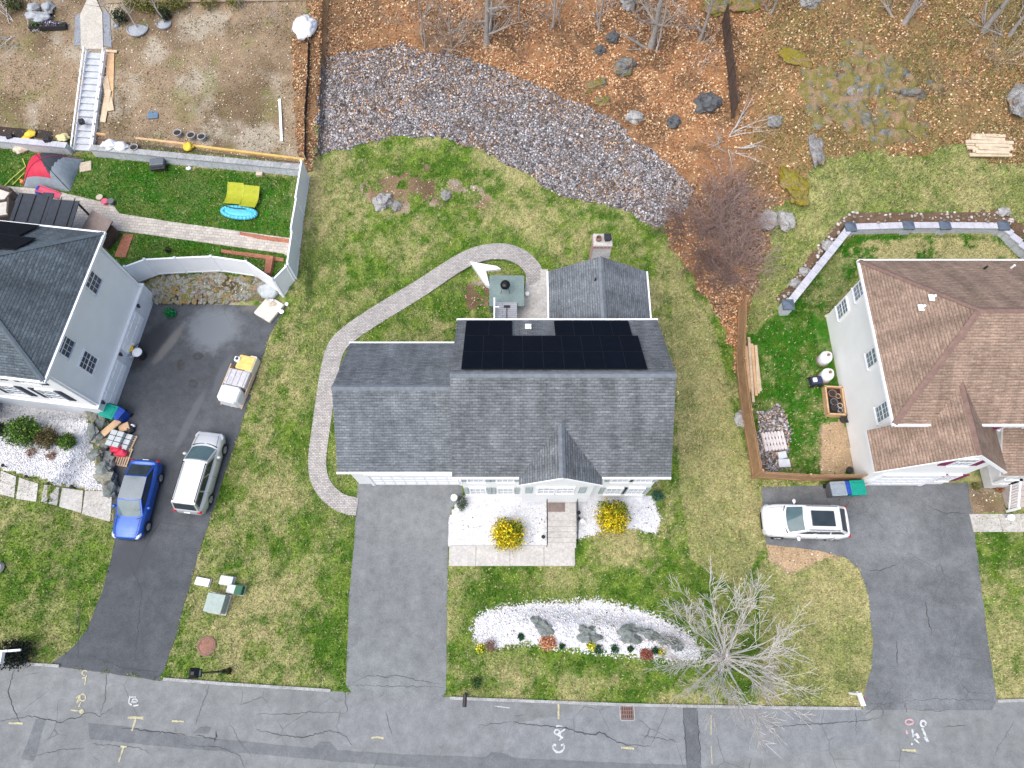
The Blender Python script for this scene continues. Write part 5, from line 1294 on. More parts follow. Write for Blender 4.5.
def make_car(name, label, loc, rz, spec):
    L, W, paint, roofp = spec['L'], spec['W'], spec['paint'], spec.get('roof', spec['paint'])
    t = thing(name, label, spec['cat'], loc, rz)
    hx = L / 2
    xs = [-hx, -hx*.97, -hx*.86, -hx*.5, 0, hx*.5, hx*.78, hx*.92, hx*.985, hx]
    hw = [W*.34, W*.415, W*.476, W*.5, W*.5, W*.496, W*.474, W*.418, W*.33, W*.20]
    bz = spec['belt']; hz = spec['hood']; tz = spec.get('tail', bz)
    top = [tz - .22, tz - .05, tz, bz, bz, hz + .06, hz + .01, hz - .07, hz - .17, hz - .30]
    bot = [.42, .30, .24, .22, .22, .22, .23, .27, .33, .38]
    st = np.concatenate([np.linspace(-hx, -hx*.8, 8), np.linspace(-hx*.75, hx*.7, 18), np.linspace(hx*.75, hx, 10)])
    vs = []; nr = 0
    for x in st:
        w = max(.1, interp(xs, hw, x)); z1 = interp(xs, top, x); z0 = interp(xs, bot, x)
        half = [(0, z0), (w*.80, z0), (w*.97, z0 + .10), (w*1.0, z0 + (z1-z0)*.38), (w*.985, z0 + (z1-z0)*.62), (w*.965, z0 + (z1-z0)*.80), (w*.90, z1 - .045), (w*.80, z1), (w*.45, z1 + .035), (0, z1 + .05)]
        ring = half + [(-a, b) for a, b in half[-2:0:-1]]
        nr = len(ring); vs += [(x, a, b) for a, b in ring]
    n = len(st); fs = [(k*nr+i, k*nr+(i+1) % nr, (k+1)*nr+(i+1) % nr, (k+1)*nr+i) for k in range(n-1) for i in range(nr)]
    fs += [tuple(range(nr-1, -1, -1)), tuple(range((n-1)*nr, n*nr))]
    mb = MB(); mb.add(vs, fs)
    # cabin shell
    zr = spec['H']; f0, f1, r1, r0 = spec['cab']          # windshield base, windshield top, rear top, rear base  (x)
    wb, wt = W*.445, W*spec.get('wt', .36)
    zb = bz - .03
    FB = [(f0, -wb*.93, hz + .05), (f0, wb*.93, hz + .05)]; FT = [(f1, -wt, zr - .05), (f1, wt, zr - .05)]
    RT = [(r1, -wt*.97, zr - .06), (r1, wt*.97, zr - .06)]; RB = [(r0, -wb*.9, tz + .0), (r0, wb*.9, tz + .0)]
    MBs = [(f0*.55, -wb, zb), (f0*.55, wb, zb)]
    # roof
    v, f = patch(RT[0], FT[0], FT[1], RT[1], 8, .055)
    rm = MB(); rm.add([p + Vector((.05 * max(0, 1 - (p.y / wt) ** 2) * max(0, (p.x - r1) / (f1 - r1)) ** 2, 0, 0)) for p in v], f)
    # sides (paint)
    for s in (0, 1):
        q = [RB[s], FB[s], FT[s], RT[s]] if s == 0 else [FB[s], RB[s], RT[s], FT[s]]
        v, f = patch(*q, 6, .03); mb.add(v, f)
    v, f = patch(FB[0], FB[1], FT[1], FT[0], 8, .06); mb.add(arc(v, f0, f1, wb), f)
    v, f = patch(RB[1], RB[0], RT[0], RT[1], 6, .05); mb.add(v, f)
    body = mb.build('body', paint, t, smooth=True)
    rm.build('roof', roofp, t, smooth=True)
    g = MB(); v, f = patch(FB[0], FB[1], FT[1], FT[0], 8, .06, .05, .018); g.add(arc(v, f0, f1, wb), f); g.build('windshield', spec.get('ws', CGLASS_L), t, smooth=True)
    g = MB(); v, f = patch(RB[1], RB[0], RT[0], RT[1], 6, .05, .07, .02); g.add(v, f); g.build('rear_window', spec.get('rw', CGLASS), t, smooth=True)
    for s in (0, 1):
        A, Bq, Cq, Dq = ([RB[s], FB[s], FT[s], RT[s]] if s == 0 else [FB[s], RB[s], RT[s], FT[s]])
        A, Bq, Cq, Dq = map(Vector, (A, Bq, Cq, Dq))
        cuts = [(.05, .30), (.33, .60), (.63, .90)] if s == 0 else [(.10, .37), (.40, .67), (.70, .95)]
        for a, b in cuts:
            q = [A.lerp(Bq, a).lerp(Dq.lerp(Cq, a), .14), A.lerp(Bq, b).lerp(Dq.lerp(Cq, b), .14), A.lerp(Bq, b).lerp(Dq.lerp(Cq, b), .88), A.lerp(Bq, a).lerp(Dq.lerp(Cq, a), .88)]
            g = MB(); v, f = patch(*q, 3, .004, 0, .03); g.add(v, f); g.build('side_window', CGLASS, t, smooth=True)
    if spec.get('sunroof'):
        x0, x1, w = spec['sunroof']; zz = zr + .025
        mb = MB()
        for i in range(6):
            for j in range(5): pass
        mb.rbox(((x0 + x1) / 2, 0, zz - .01), (x1 - x0, 2 * w, .05), .02); mb.build('sunroof', CGLASS, t)
    for s in (-1, 1):
        sm = MB(); sm.path([(x, s * interp(xs, hw, x) * .74, interp(xs, top, x) + .022) for x in np.linspace(f0 + .16, hx * .90, 9)], .009, 4); sm.build('hood_seam', BLACK, t)
        for xd in (f0 - .55, f0 - 1.5, f0 - 2.45):
            if xd < -hx * .8: continue
            w_s = interp(xs, hw, xd); z1 = interp(xs, top, xd); sm = MB(); sm.path([(xd, s * (w_s * .90 + .004), z1 - .04), (xd, s * (w_s * .967 + .004), .22 + (z1 - .22) * .80), (xd, s * (w_s * 1.0 + .004), .22 + (z1 - .22) * .38), (xd, s * (w_s * .975 + .004), .34)], .008, 4); sm.build('door_seam', BLACK, t)
        if spec.get('rails'):
            mb = MB(); a = (r1 + .15, s * wt * .93, zr + .03); b = (f1 - .12, s * wt * .93, zr + .03); mb.tube(a, b, .028, .028, 6)
            for p in (a, b): mb.tube(p, (p[0], p[1], zr - .06), .03, .03, 6)
            mb.build('roof_rail', spec['rails'], t)
        mb = MB(); mb.blob((f0 - .42, s * (W/2 + .10), bz + .07), (.10, .13, .085), 3, 2, .05); mb.box((f0 - .42, s * (W/2 - .01), bz + .03), (.06, .14, .04)); mb.build('mirror', spec.get('mir', paint), t, smooth=True)
        for x in (hx * .64, -hx * .60):
            wl = MB(); wl.lathe((0, 0, 0), [(.20, -.10), (.315, -.11), (.335, -.08), (.335, .08), (.315, .11), (.20, .10)], 22)
            yc = s * (W/2 - .10)
            Mx = Matrix.Rotation(R(90), 3, 'X')
            wl.v = [tuple(Mx @ Vector(p) + Vector((x, yc, .335))) for p in wl.v]
            w_ = wl.build('wheel', RUBBER, t)
            rmx = MB(); rmx.lathe((0, 0, 0), [(.05, .112), (.20, .105), (.215, .095)], 20)
            for k in range(5):
                a = 2 * math.pi * k / 5; rmx.box((.11 * math.cos(a), .11 * math.sin(a), .118), (.2, .04, .02), rz=a)
            My = Matrix.Rotation(R(-90 * s), 3, 'X')
            rmx.v = [tuple(My @ Vector(p) + Vector((x, yc, .335))) for p in rmx.v]
            rmx.build('rim', RIM, w_)
            ar = MB(); vv = []; 
            for k in range(17):
                a = math.pi * k / 16 
                for rr_, yy in ((.345, W/2 * .985), (.40, W/2 * .985)): vv.append((x + rr_ * math.cos(a), s * (yy + .004), .335 + rr_ * math.sin(a)))
            ar.add(vv, [(2*k, 2*k+1, 2*k+3, 2*k+2) for k in range(16)]); ar.build('wheel_arch', BLACK, t)
        mb = MB(); hxl = hx * .90; mb.blob((hxl, s * W * .375, hz - .16), (.24, .15, .075), 1, 2, .06, rz=-s * .55); mb.build('headlight', HEADL, t, smooth=True)
        mb = MB(); mb.blob((-hx * .955, s * W * .37, tz - .16), (.10, .20, .10), 2, 2, .06, rz=s * .3); mb.build('taillight', TAILL, t, smooth=True)
    mb = MB(); mb.rbox((hx * .985, 0, .52), (.10, W * .50, .22), .03); mb.build('grille', BLACK, t)
    mb = MB(); mb.rbox((-hx * .97, 0, .52), (.16, W * .74, .20), .05); mb.build('rear_bumper', spec.get('bump', paint), t)
    mb = MB(); mb.box((-hx * 1.005, 0, .78), (.03, .34, .12)); mb.build('number_plate', WHITE, t)
    mb = MB(); mb.path([(f0 + .10 + .20 * (1 - (yy / wb) ** 2), yy, hz + .06) for yy in np.linspace(-wb * .9, wb * .9, 9)], .035, 5); mb.build('cowl', BLACK, t)
    for s in (-1, 1):
        mb = MB(); mb.tube((f0 - .02, s * .12, hz + .11), (f0 - .26, s * .12 + .5, hz + .31), .012, .008, 5); mb.build('wiper', BLACK, t)
    return t
def place(front, rear, z=.7):
    a = P(*front, z); b = P(*rear, z); c = (a + b) / 2; d = a - b
    return c, math.atan2(d.y, d.x), d.length
c, rz, l = place((210, 437), (188, 507), .85)
make_car('parked_car', 'silver grey wagon with long roof and roof rails, parked on the dark driveway', (c.x, c.y, .016), rz + R(1),
         dict(L=4.75, W=1.80, H=1.66, belt=1.02, hood=.98, tail=1.02, cab=(1.30, .42, -2.02, -2.26), wt=.385, paint=car_paint('silver_paint', (.56, .57, .58), .35, .32), cat='car', rails=BLACK))
c, rz, l = place((127, 533), (145, 466), .75)
make_car('parked_car', 'blue car with grey sky reflection painted on its roof, parked nose to the street beside the boulder wall', (c.x, c.y, .016), rz,
         dict(L=4.5, W=1.78, H=1.47, belt=.93, hood=.90, tail=1.0, cab=(.92, .12, -1.15, -1.95), wt=.37, paint=car_paint('blue_paint', (.012, .085, .42), .35, .3), roof=car_paint('sky_grey_roof', (.13, .16, .18), .1, .25), cat='car'))  # roof grey is the sky's reflection put into the paint colour
c, rz, l = place((765, 520), (845, 522), .75)
make_car('parked_car', 'white car with large dark sunroof, parked sideways beside the brown fence', (c.x, c.y, .016), rz,
         dict(L=4.72, W=1.88, H=1.60, belt=.98, hood=.98, tail=1.04, cab=(1.02, .30, -1.62, -2.16), wt=.375, paint=car_paint('white_car_paint', (.78, .79, .80), .05, .3), cat='car', sunroof=(-1.28, -.02, .42), rails=CHROME))
# ---------------------------------------------------------------- fences and walls
def fence_run(name, label, pts, h, mat, th=.05, post=.12, sp=2.0, cat='fence', boards=False, group=None, cap=True):
    b = Vector(pts[0]); t = thing(name, label, cat, b, 0, group)
    allp = []
    for a, c in zip(pts[:-1], pts[1:]):
        a = Vector(a); c = Vector(c); d = c - a; L = math.hypot(d.x, d.y); n = max(1, round(L / sp))
        ang = math.atan2(d.y, d.x)
        for i in range(n):
            p = a + d * (i / n); q = a + d * ((i + 1) / n); m = (p + q) / 2; l = L / n
            zb = min(Hs(p.x, p.y), Hs(q.x, q.y), p.z, q.z); zt = max(p.z, q.z) + h
            mb = MB()
            if boards:
                k = max(3, int(l / .15))
                for j in range(k):
                    pp = p + (q - p) * ((j + .5) / k); hh = h + random.uniform(-.03, .03); z0 = pp.z
                    mb.box((pp.x, pp.y, z0 + hh / 2 - .1), (l / k - .008, .025, hh + .2), rz=ang + random.uniform(-.015, .015))
                for zz in (.3, h - .25): mb.box((m.x, m.y, m.z + zz), (l, .07, .08), rz=ang)
            else:
                mb.box((m.x, m.y, (zb - .1 + zt - .06) / 2), (l - .02, th, zt - zb + .04), rz=ang)
                mb.box((m.x, m.y, zt - .04), (l - .02, th + .05, .09), rz=ang); mb.box((m.x, m.y, zb + .1), (l - .02, th + .04, .12), rz=ang)
            mb.build('panel', mat, t, b)
            allp.append(p)
        allp.append(c)
    seen = []
    for p in allp:
        if any((p - s).length < .3 for s in seen): continue
        seen.append(p)
        mb = MB(); z0 = min(p.z, Hs(p.x, p.y)) - .1; mb.box((p.x, p.y, (z0 + p.z + h + .08) / 2), (post, post, p.z + h + .08 - z0))
        if cap: mb.add([(p.x-post*.62, p.y-post*.62, p.z+h+.08), (p.x+post*.62, p.y-post*.62, p.z+h+.08), (p.x+post*.62, p.y+post*.62, p.z+h+.08), (p.x-post*.62, p.y+post*.62, p.z+h+.08), (p.x, p.y, p.z+h+.18)], [(3,2,1,0), (0,1,4), (1,2,4), (2,3,4), (3,0,4)])
        mb.build('post', mat, t, b)
    return t
def gp(u, v, z=None):
    p = G(u, v); return p
E = [gp(309, 179), gp(304, 215), gp(300, 247), gp(296.5, 279)]
fence_run('vinyl_fence', 'white vinyl fence along the grass, running up from the gate to the back wall', E, 1.8, VINYL, sp=2.3)
gate_a, gate_b = E[-1], gp(284, 296)
fence_run('vinyl_gate', 'white vinyl gate panel set at an angle by the top of the dark driveway', [gate_a + Vector((-.12, -.12, 0)), gate_b], 1.75, VINYL, sp=3, cat='gate')
yz = .72
D1 = [P(139, 281, yz), P(158, 274, yz), P(187, 272.5, yz), P(222, 271, yz), P(256, 276, yz), P(281, 293, yz)]
fence_run('vinyl_fence', 'white vinyl fence standing on top of the boulder wall at the dark driveway', D1, 1.75, VINYL, sp=2.6)
# brown board fence
FB_ = [gp(738, 310), gp(736, 370), gp(742, 420), gp(752, 478)]
fence_run('board_fence', 'brown board fence beside the lawn, running back from the corner', FB_, 1.8, WOODF, sp=2.4, boards=True, cap=False)
fence_run('board_fence', 'brown board fence along the edge of the mottled driveway', [FB_[-1] + Vector((.1, 0, 0)), gp(800, 481), gp(861, 481)], 1.5, WOODF, sp=2.4, boards=True, cap=False)
fence_run('board_fence', 'dark old board fence climbing through the leaves of the wood', [gp(731.5, 118), gp(728, 80), gp(724, 44), gp(722, 24)], 1.5, WOODD, sp=2.2, boards=True, cap=False)
# thin black fence along the left property line
b = gp(306, 160); t = thing('silt_fence', 'low thin black fabric fence along the property line of brown leaves', 'fence', b)
L_ = [gp(306, 160), gp(306, 120), gp(309, 80), gp(310, 44)]
mb = MB()
for a, c in zip(L_[:-1], L_[1:]):
    d = c - a; n = 5
    for i in range(n):
        p = a + d * (i / n); q = a + d * ((i + 1) / n); m = (p + q) / 2; m.z = Hs(m.x, m.y)
        mb.box((m.x, m.y, m.z + .2), (math.hypot(d.x, d.y) / n, .02, .5), rz=math.atan2(d.y, d.x))
mb.build('fabric', BLACK, t, b)
for a in L_:
    mb = MB(); mb.box((a.x, a.y, a.z + .3), (.05, .05, .8)); mb.build('stake', LUMBER_P, t, b)
def blockwall(name, label, pts, h, th, mat, capm, capw=.12, cat='retaining wall', pillars=None, courses=3):
    b = Vector(pts[0]); t = thing(name, label, cat, b)
    mb = MB(); cp = MB()
    for a, c in zip(pts[:-1], pts[1:]):
        a = Vector(a); c = Vector(c); d = c - a; L = math.hypot(d.x, d.y); ang = math.atan2(d.y, d.x); u = d / L; nrm = Vector((-u.y, u.x, 0))
        n = max(1, int(L / .45)); bl = L / n
        for r in range(courses):
            for i in range(n):
                m = a + u * ((i + .5) * bl); ch = h / courses
                mb.box((m.x + random.uniform(-.008, .008) * nrm.x, m.y + random.uniform(-.008, .008) * nrm.y - r * .0, a.z + (c.z - a.z) * (i + .5) / n + ch * (r + .5)), (bl - .012, th, ch - .01), rz=ang)
        m2 = max(1, int(L / .6)); cl = L / m2
        for i in range(m2):
            m = a + u * ((i + .5) * cl); cp.box((m.x, m.y, a.z + (c.z - a.z) * (i + .5) / m2 + h + .04), (cl - .01, th + capw, .08), rz=ang + random.uniform(-.006, .006))
    mb.build('wall', mat, t, b); cp.build('cap', capm, t, b)
    for p in (pillars or []):
        p = Vector(p); mb = MB(); mb.box((p.x, p.y, p.z + h * .5 - .05), (.56, .56, h + .14)); pl = mb.build('pillar', mat, t, b)
        mb = MB(); mb.rbox((p.x, p.y, p.z + h + .10), (.74, .74, .12), .04); mb.add([(p.x-.3, p.y-.3, p.z+h+.16), (p.x+.3, p.y-.3, p.z+h+.16), (p.x+.3, p.y+.3, p.z+h+.16), (p.x-.3, p.y+.3, p.z+h+.16), (p.x, p.y, p.z+h+.30)], [(0,1,4), (1,2,4), (2,3,4), (3,0,4)]); mb.build('pillar_cap', POSTCAP, pl, b)
    return t
def lwp(u, dz=0):
    # point on the foot line of the long wall at picture column u
    lo, hi = 0.0, 1.0
    for _ in range(40):
        m = (lo + hi) / 2; x = LW0[0] + (LW1[0] - LW0[0]) * m; y = LW0[1] + (LW1[1] - LW0[1]) * m
        if proj(x, y, 1.3)[0] < u: lo = m
        else: hi = m
    zz = Hs(x + .1, y - .5)
    return Vector((x, y - .12, zz + dz))
stair_l, stair_r = lwp(74.5), lwp(95)
blockwall('retaining_wall', 'long pale block retaining wall from the wooden stairs to the white fence', [stair_r + Vector((.1, 0, -.1)), lwp(200, -.1), lwp(303, -.1)], .85, .32, WALLBLK, KERB)
blockwall('retaining_wall', 'short pale block retaining wall left of the stairs behind the tent', [lwp(-30, -.1), stair_l + Vector((-.1, 0, -.1))], .85, .32, WALLBLK, WALLCAP)
q = [(788, 305), (847, 231), (904, 229.5), (940, 229.5), (998, 230), (1028, 252), (1062, 278)]
rp = []
for u, v in q:
    p = P(u, v, .9); p.z = max(0.1, min(1.1, Hs(p.x + .35, p.y - .6))); rp.append(p)
blockwall('retaining_wall', 'block retaining wall with pale cap and blue grey pillars behind the brown roofed house', rp, .75, .34, WALLBLK, WALLCAP, pillars=[rp[0], rp[1], rp[2], rp[3], rp[4]])
# boulder walls: one thing each
def stone_wall(name, label, foot, topl, rows, dens, mats, sz):
    b = Vector(foot[0]); mb = MB(); n = len(foot)
    for k in range(dens):
        s = random.random() * (n - 1); i = min(int(s), n - 2); f = s - i; r = (k % rows + random.random() * .8) / rows
        p = Vector(foot[i]).lerp(Vector(foot[i+1]), f).lerp(Vector(topl[i]).lerp(Vector(topl[i+1]), f), r)
        g = random.uniform(*sz)
        mb.blob((p.x, p.y, p.z), (g * random.uniform(.8, 1.5), g * random.uniform(.6, 1), g * random.uniform(.5, .8)), k, 1, .22, m=random.randrange(len(mats)), rz=random.random() * 6)
    return single(mb, name, mats, b, label, 'stone wall')
ft = [P(u, v, .1) for u, v in ((146, 300), (165, 303), (195, 303), (230, 301), (258, 297), (272, 298))]
tl = [P(u, v, .72) for u, v in ((142, 284), (160, 277), (190, 275), (222, 274), (256, 279), (268, 287))]
stone_wall('boulder_wall', 'mossy boulder wall holding the yard above the dark driveway', ft, tl, 9, 1000, [FIELD, FIELD, OUTCROP_P, FIELD, OUTCROP_M], (.12, .23))
ft = [P(u, v, .1) for u, v in ((108, 412), (108, 430), (107, 452), (112, 475), (113, 490))]
tl = [P(u, v, .75) for u, v in ((84, 414), (90, 432), (90, 452), (103, 472), (106, 489))]
stone_wall('boulder_wall', 'grey green boulder wall between white gravel and blue car', ft, tl, 4, 64, [ROCK_G, ROCK_G, FIELD, OUTCROP_P], (.26, .46))
# ---------------------------------------------------------------- left plateau
p0, p1 = P(84, 151, 1.3), P(88, 40, 4.45)
p0.z = Hs(p0.x, p0.y - 1.0); p1.z = Hs(p1.x, p1.y) + .1
t = thing('wooden_stairs', 'long grey wooden stairs climbing from the yard up the dirt slope', 'stairs', p0)
nst = 15; w = 1.28
dv = (p1 - p0); hd = Vector((dv.x, dv.y, 0)); L = hd.length; ud = hd / L; ang = math.atan2(ud.y, ud.x) - R(90); side = Vector((ud.y, -ud.x, 0))
GREYW = M('grey_weathered_tread', (.50, .52, .55), (.40, .42, .45), 3, .8, bmp=.2, fine=.2)
GREYR = M('grey_riser', (.34, .36, .40), (.28, .30, .33), 3, .8)
zst = []
for i in range(nst):
    c = p0 + ud * ((i + .5) * L / nst); z = p0.z + (p1.z - p0.z) * (i + 1) / nst
    for sx in (-.8, 0, .8): z = max(z, Hs(c.x + side.x * sx, c.y + side.y * sx) + .14, Hs(c.x + ud.x * .25 + side.x * sx, c.y + ud.y * .25 + side.y * sx) + .10)
    zst.append(z)
for i in range(nst):
    dpt = L / nst
    c = p0 + ud * ((i + .5) * dpt); z = zst[i]
    mb = MB(); mb.box((c.x, c.y, z - .03), (w, dpt + .04, .06), rz=ang); mb.build('tread', GREYW, t, p0)
    mb = MB(); r_ = p0 + ud * (i * dpt + .02); mb.box((r_.x, r_.y, z - (p1.z - p0.z) / nst / 2 - .05), (w - .02, .03, (p1.z - p0.z) / nst - .02), rz=ang); mb.build('riser', GREYR, t, p0)
for s in (-1, 1):
    mb = MB(); a = p0 + side * s * w / 2 + Vector((0, 0, .25)); c = p1 + side * s * w / 2 + Vector((0, 0, .25))
    mb.box(((a + c) / 2 + Vector((0, 0, -.12))), (.06, (c - a).length, .28), M=Matrix.Rotation(ang, 3, 'Z') @ Matrix.Rotation(math.atan2(p1.z - p0.z, L), 3, 'X')); mb.build('stringer', TRIM, t, p0)
    mb = MB(); up = Vector((0, 0, .5)); o = side * s * (w / 2 + .04)
    mb.box((p0 + p1) / 2 + o + up, (.09, (p1 - p0).length, .06), M=Matrix.Rotation(ang, 3, 'Z') @ Matrix.Rotation(math.atan2(p1.z - p0.z, L), 3, 'X'))
    for i in range(9):
        a = p0.lerp(p1, i / 8) + o; mb.box((a.x, a.y, a.z + .22), (.08, .08, .56))
    mb.build('handrail', TRIM, t, p0)
# landing path at the top with gravel borders
lp = [(82, 50), (104, 50), (103, 14), (95, -4), (90, -4), (81, 16)]
mb = MB(); pts = [G(*a) for a in lp]; poly = [(a.x, a.y) for a in pts]
if sum(p[0]*r[1]-r[0]*p[1] for p, r in zip(poly, poly[1:] + poly[:1])) < 0: poly.reverse()
mb.prism(poly, lambda x, y: Hs(x, y) - .1, lambda x, y: Hs(x, y) + .10); o = mb.build('landing_path', M('cream_paver', (.47, .44, .385), (.38, .35, .305), 1.2, .85, fine=.2)); o['kind'] = 'structure'
for poly_ in ([(74, 46), (82, 46), (81, 14), (76, 16)], [(104, 46), (112, 48), (110, 14), (103, 12)]):
    mb = MB(); pts = [G(*a) for a in poly_]; poly = [(a.x, a.y) for a in pts]
    if sum(p[0]*r[1]-r[0]*p[1] for p, r in zip(poly, poly[1:] + poly[:1])) < 0: poly.reverse()
    mb.prism(poly, lambda x, y: Hs(x, y) - .1, lambda x, y: Hs(x, y) + .05); o = mb.build('gravel_border', M('blue_grey_gravel', (.24, .26, .29), (.17, .185, .21), 6, .95, bmp=.5, fine=.35)); o['kind'] = 'structure'
def plank(name, label, u0, v0, u1, v1, w, h, mat, cat='lumber', n=1, group=None, dz=.03, spread=.22):
    a, c = G(u0, v0), G(u1, v1); base = (a + c) / 2; mb = MB(); d = c - a; L = math.hypot(d.x, d.y)
    ang = math.atan2(d.y, d.x); tilt = -math.atan2(d.z, L)
    for i in range(n):
        of = Vector((-math.sin(ang), math.cos(ang), 0)) * (i - (n - 1) / 2) * spread
        Mx = Matrix.Rotation(ang + (random.uniform(-.05, .05) if n > 1 else 0), 3, 'Z') @ Matrix.Rotation(tilt, 3, 'Y')
        k = random.uniform(.75, 1) if n > 1 else 1
        mb.box(base + of + Vector((0, 0, dz + h / 2 + (i % 2) * h * .9)), (d.length * k, w, h), M=Mx)
    return single(mb, name, [mat], base, label, cat, group)
plank('lumber_board', 'wide orange lumber board lying beside the upper stairs', 111, 54, 110, 108, .52, .05, LUMBER)
plank('lumber_board', 'pale pinkish board leaning beside the orange lumber board', 106, 78, 112, 112, .42, .05, LUMBER_P, dz=.09)
plank('lumber_board', 'pale broken board at the lower end of the lumber pile', 110, 92, 104, 124, .40, .04, LUMBER_P, dz=.15)
plank('lumber_board', 'short pale cross board at the top end of the orange board', 106, 52.5, 118, 53, .22, .05, LUMBER_P, dz=.09)
plank('pvc_pipe', 'long white board lying on the dirt slope near the brown leaves', 280, 100, 282, 142, .16, .06, TRIM, 'board')
plank('timber_edging', 'long yellow timber edging strip across the foot of the dirt slope', 95, 135, 190, 146, .16, .16, LUMBER, 'edging')
plank('timber_edging', 'orange timber edging strip ending at the white fence corner', 192, 147, 305, 161, .16, .16, M('orange_timber', (.62, .42, .14), (.48, .30, .10), 3, .7), 'edging')
# dark planting strip on top of the wall
def soilstrip(px, mat=SOILBLACK, lift=.05, name='planting_bed'):
    pts = [G(*a) for a in resample(px, 10, True, .5)]; poly = [(a.x, a.y) for a in pts]
    if sum(p[0]*r[1]-r[0]*p[1] for p, r in zip(poly, poly[1:] + poly[:1])) < 0: poly.reverse()
    mb = MB(); mb.prism(poly, lambda x, y: Hs(x, y) - .15, lambda x, y: Hs(x, y) + lift); o = mb.build(name, mat)
    bm = bmesh.new(); bm.from_mesh(o.data); bmesh.ops.triangulate(bm, faces=[f for f in bm.faces if len(f.verts) > 4]); bm.to_mesh(o.data); bm.free(); o['kind'] = 'structure'; return o
soilstrip([(97, 139), (190, 150), (304, 163), (302, 168), (200, 157), (97, 146)], M('dark_bed_soil', (.075, .05, .04), (.11, .075, .06), 3, .95, bmp=.5, fine=.3))
soilstrip([(0, 127), (52, 132), (53, 139), (0, 137)], SOILBLACK)
def lathe_thing(name, label, cat, u, v, prof, mat, n=16, group=None, dz=0, z=None, sx=1, sy=1, extra=None):
    p = G(u, v); p.z += dz; t = thing(name, label, cat, p, 0, group)
    mb = MB(); mb.lathe((0, 0, 0), prof, n, 0, sx, sy); mb.build('body', mat, t)
    if extra: extra(t)
    return t
POT = [(.20, 0), (.26, .30), (.29, .32), (.29, .36), (.24, .36), (.22, .28)]
def soilfill(t):
    mb = MB(); mb.lathe((0, 0, .27), [(.235, 0), (.235, .02)], 14); mb.build('soil', SOILBLACK, t)
for u, v, w_ in ((179.5, 136, 'leftmost'), (193, 138.5, 'middle'), (203.5, 140, 'rightmost')):
    lathe_thing('plant_pot', w_ + ' of three grey rimmed pots of black soil above the timber strip', 'pot', u, v, POT, KERB, extra=soilfill, group='grey pots on the dirt slope')
lathe_thing('plant_pot', 'grey rimmed pot standing on the long retaining wall by white bags', 'pot', 136.5, 151, POT, KERB, extra=soilfill)
def boxy(name, label, cat, u, v, d, rz, mat, dz=0, r=.03, lid=None, group=None, z=None):
    p = G(u, v); p.z = (p.z if z is None else z) + dz; t = thing(name, label, cat, p, rz, group)
    mb = MB(); mb.rbox((0, 0, d[2] / 2), d, r); mb.build('body', mat, t)
    if lid is not None:
        mb = MB(); mb.rbox((0, 0, d[2] + .03), (d[0] * 1.04, d[1] * 1.04, .06), .02); mb.build('lid', lid, t)
    return t
boxy('paving_tile', 'square blue slate tile lying alone on the dirt slope', 'tile', 153.5, 115, (.72, .68, .06), R(5), TILE_B, lid=None)
def bag(name, label, u, v, r, mat, seed, cat='bag', dz=.0, rz=0, z=None, group=None):
    p = G(u, v); 
    if z is not None: p.z = z
    mb = MB(); mb.blob((p.x, p.y, p.z + r[2] * .6 + dz), r, seed, 3, .26, 1.7, rz=rz, fine=.12); return single(mb, name, [mat], p, label, cat, group, True)
bag('tool_bag', 'yellow plastic toy basket lying on the orange timber strip', 190, 149, (.34, .30, .22), YELLOW, 4, 'basket', .1)
bag('white_bag', 'white plastic bag heaped on the wall next to stairs, left of two', 113, 149.5, (.55, .35, .28), WRAP, 5, 'bag', .25)
bag('white_bag', 'crumpled white bag on the wall, between first bag and grey pot', 125, 151, (.50, .32, .24), WRAP, 9, 'bag', .25)
for k, (u, v, r, lab) in enumerate(((36, 18, .55, 'grey soil sack at the left of the sack heap'), (43, 21, .5, 'grey soil sack in the middle of the sack heap'), (50, 10, .55, 'small grey sack at the right end of the heap'), (47, 20, .42, 'pale grey sack lying across the front of the heap'), (36, 11, .45, 'grey sack at the back left of the heap'))):
    bag('soil_sack', lab, u, v, (r, r * .7, .28), M('grey_sack', (.36, .38, .40), (.25, .27, .29), 3, .6), 20 + k, 'sack', .0 + .02 * k, rz=k)
p = G(50, 29); t = thing('planter_box', 'long black planter box with purple flowers in front of sacks', 'planter', p, R(3))
mb = MB(); mb.box((0, 0, .16), (2.5, .42, .32)); mb.build('box', BLACK, t)
mb = MB(); mb.box((0, 0, .30), (2.4, .34, .06)); mb.build('soil', SOILBLACK, t)
def sprigs(parent, c, r, n, pal, leaf, seed):
    g = np.random.default_rng(seed); P_ = []; 
    for k in range(n):
        a = g.random() * 6.283; e = g.uniform(.1, 1.35); L = g.uniform(.95, 1.32); m = g.integers(12, 18)
        f = np.linspace(.35, 1, m)[:, None]; d = np.array([math.cos(a) * math.cos(e), math.sin(a) * math.cos(e), math.sin(e)])
        q = f * L * d; q[:, 2] -= .28 * f[:, 0] ** 3 * L; P_.append(q * np.array(r) + np.array(c) + g.normal(scale=.02, size=(m, 3)))
    p = np.concatenate(P_); n = len(p); a = g.normal(size=(n, 3)); a /= np.linalg.norm(a, axis=1, keepdims=True); b = np.cross(a, g.normal(size=(n, 3))); b /= np.linalg.norm(b, axis=1, keepdims=True)
    s = leaf * (.6 + .7 * g.random((n, 1))); V = np.stack([p - a * s, p - b * s * .6, p + a * s, p + b * s * .6], 1).reshape(-1, 3)
    pal = np.array(pal); return fast('sprigs', V, np.arange(4 * n).reshape(-1, 4), FOLIAGE, pal[g.integers(0, len(pal), n)] * (.6 + .6 * g.random((n, 1))), parent)
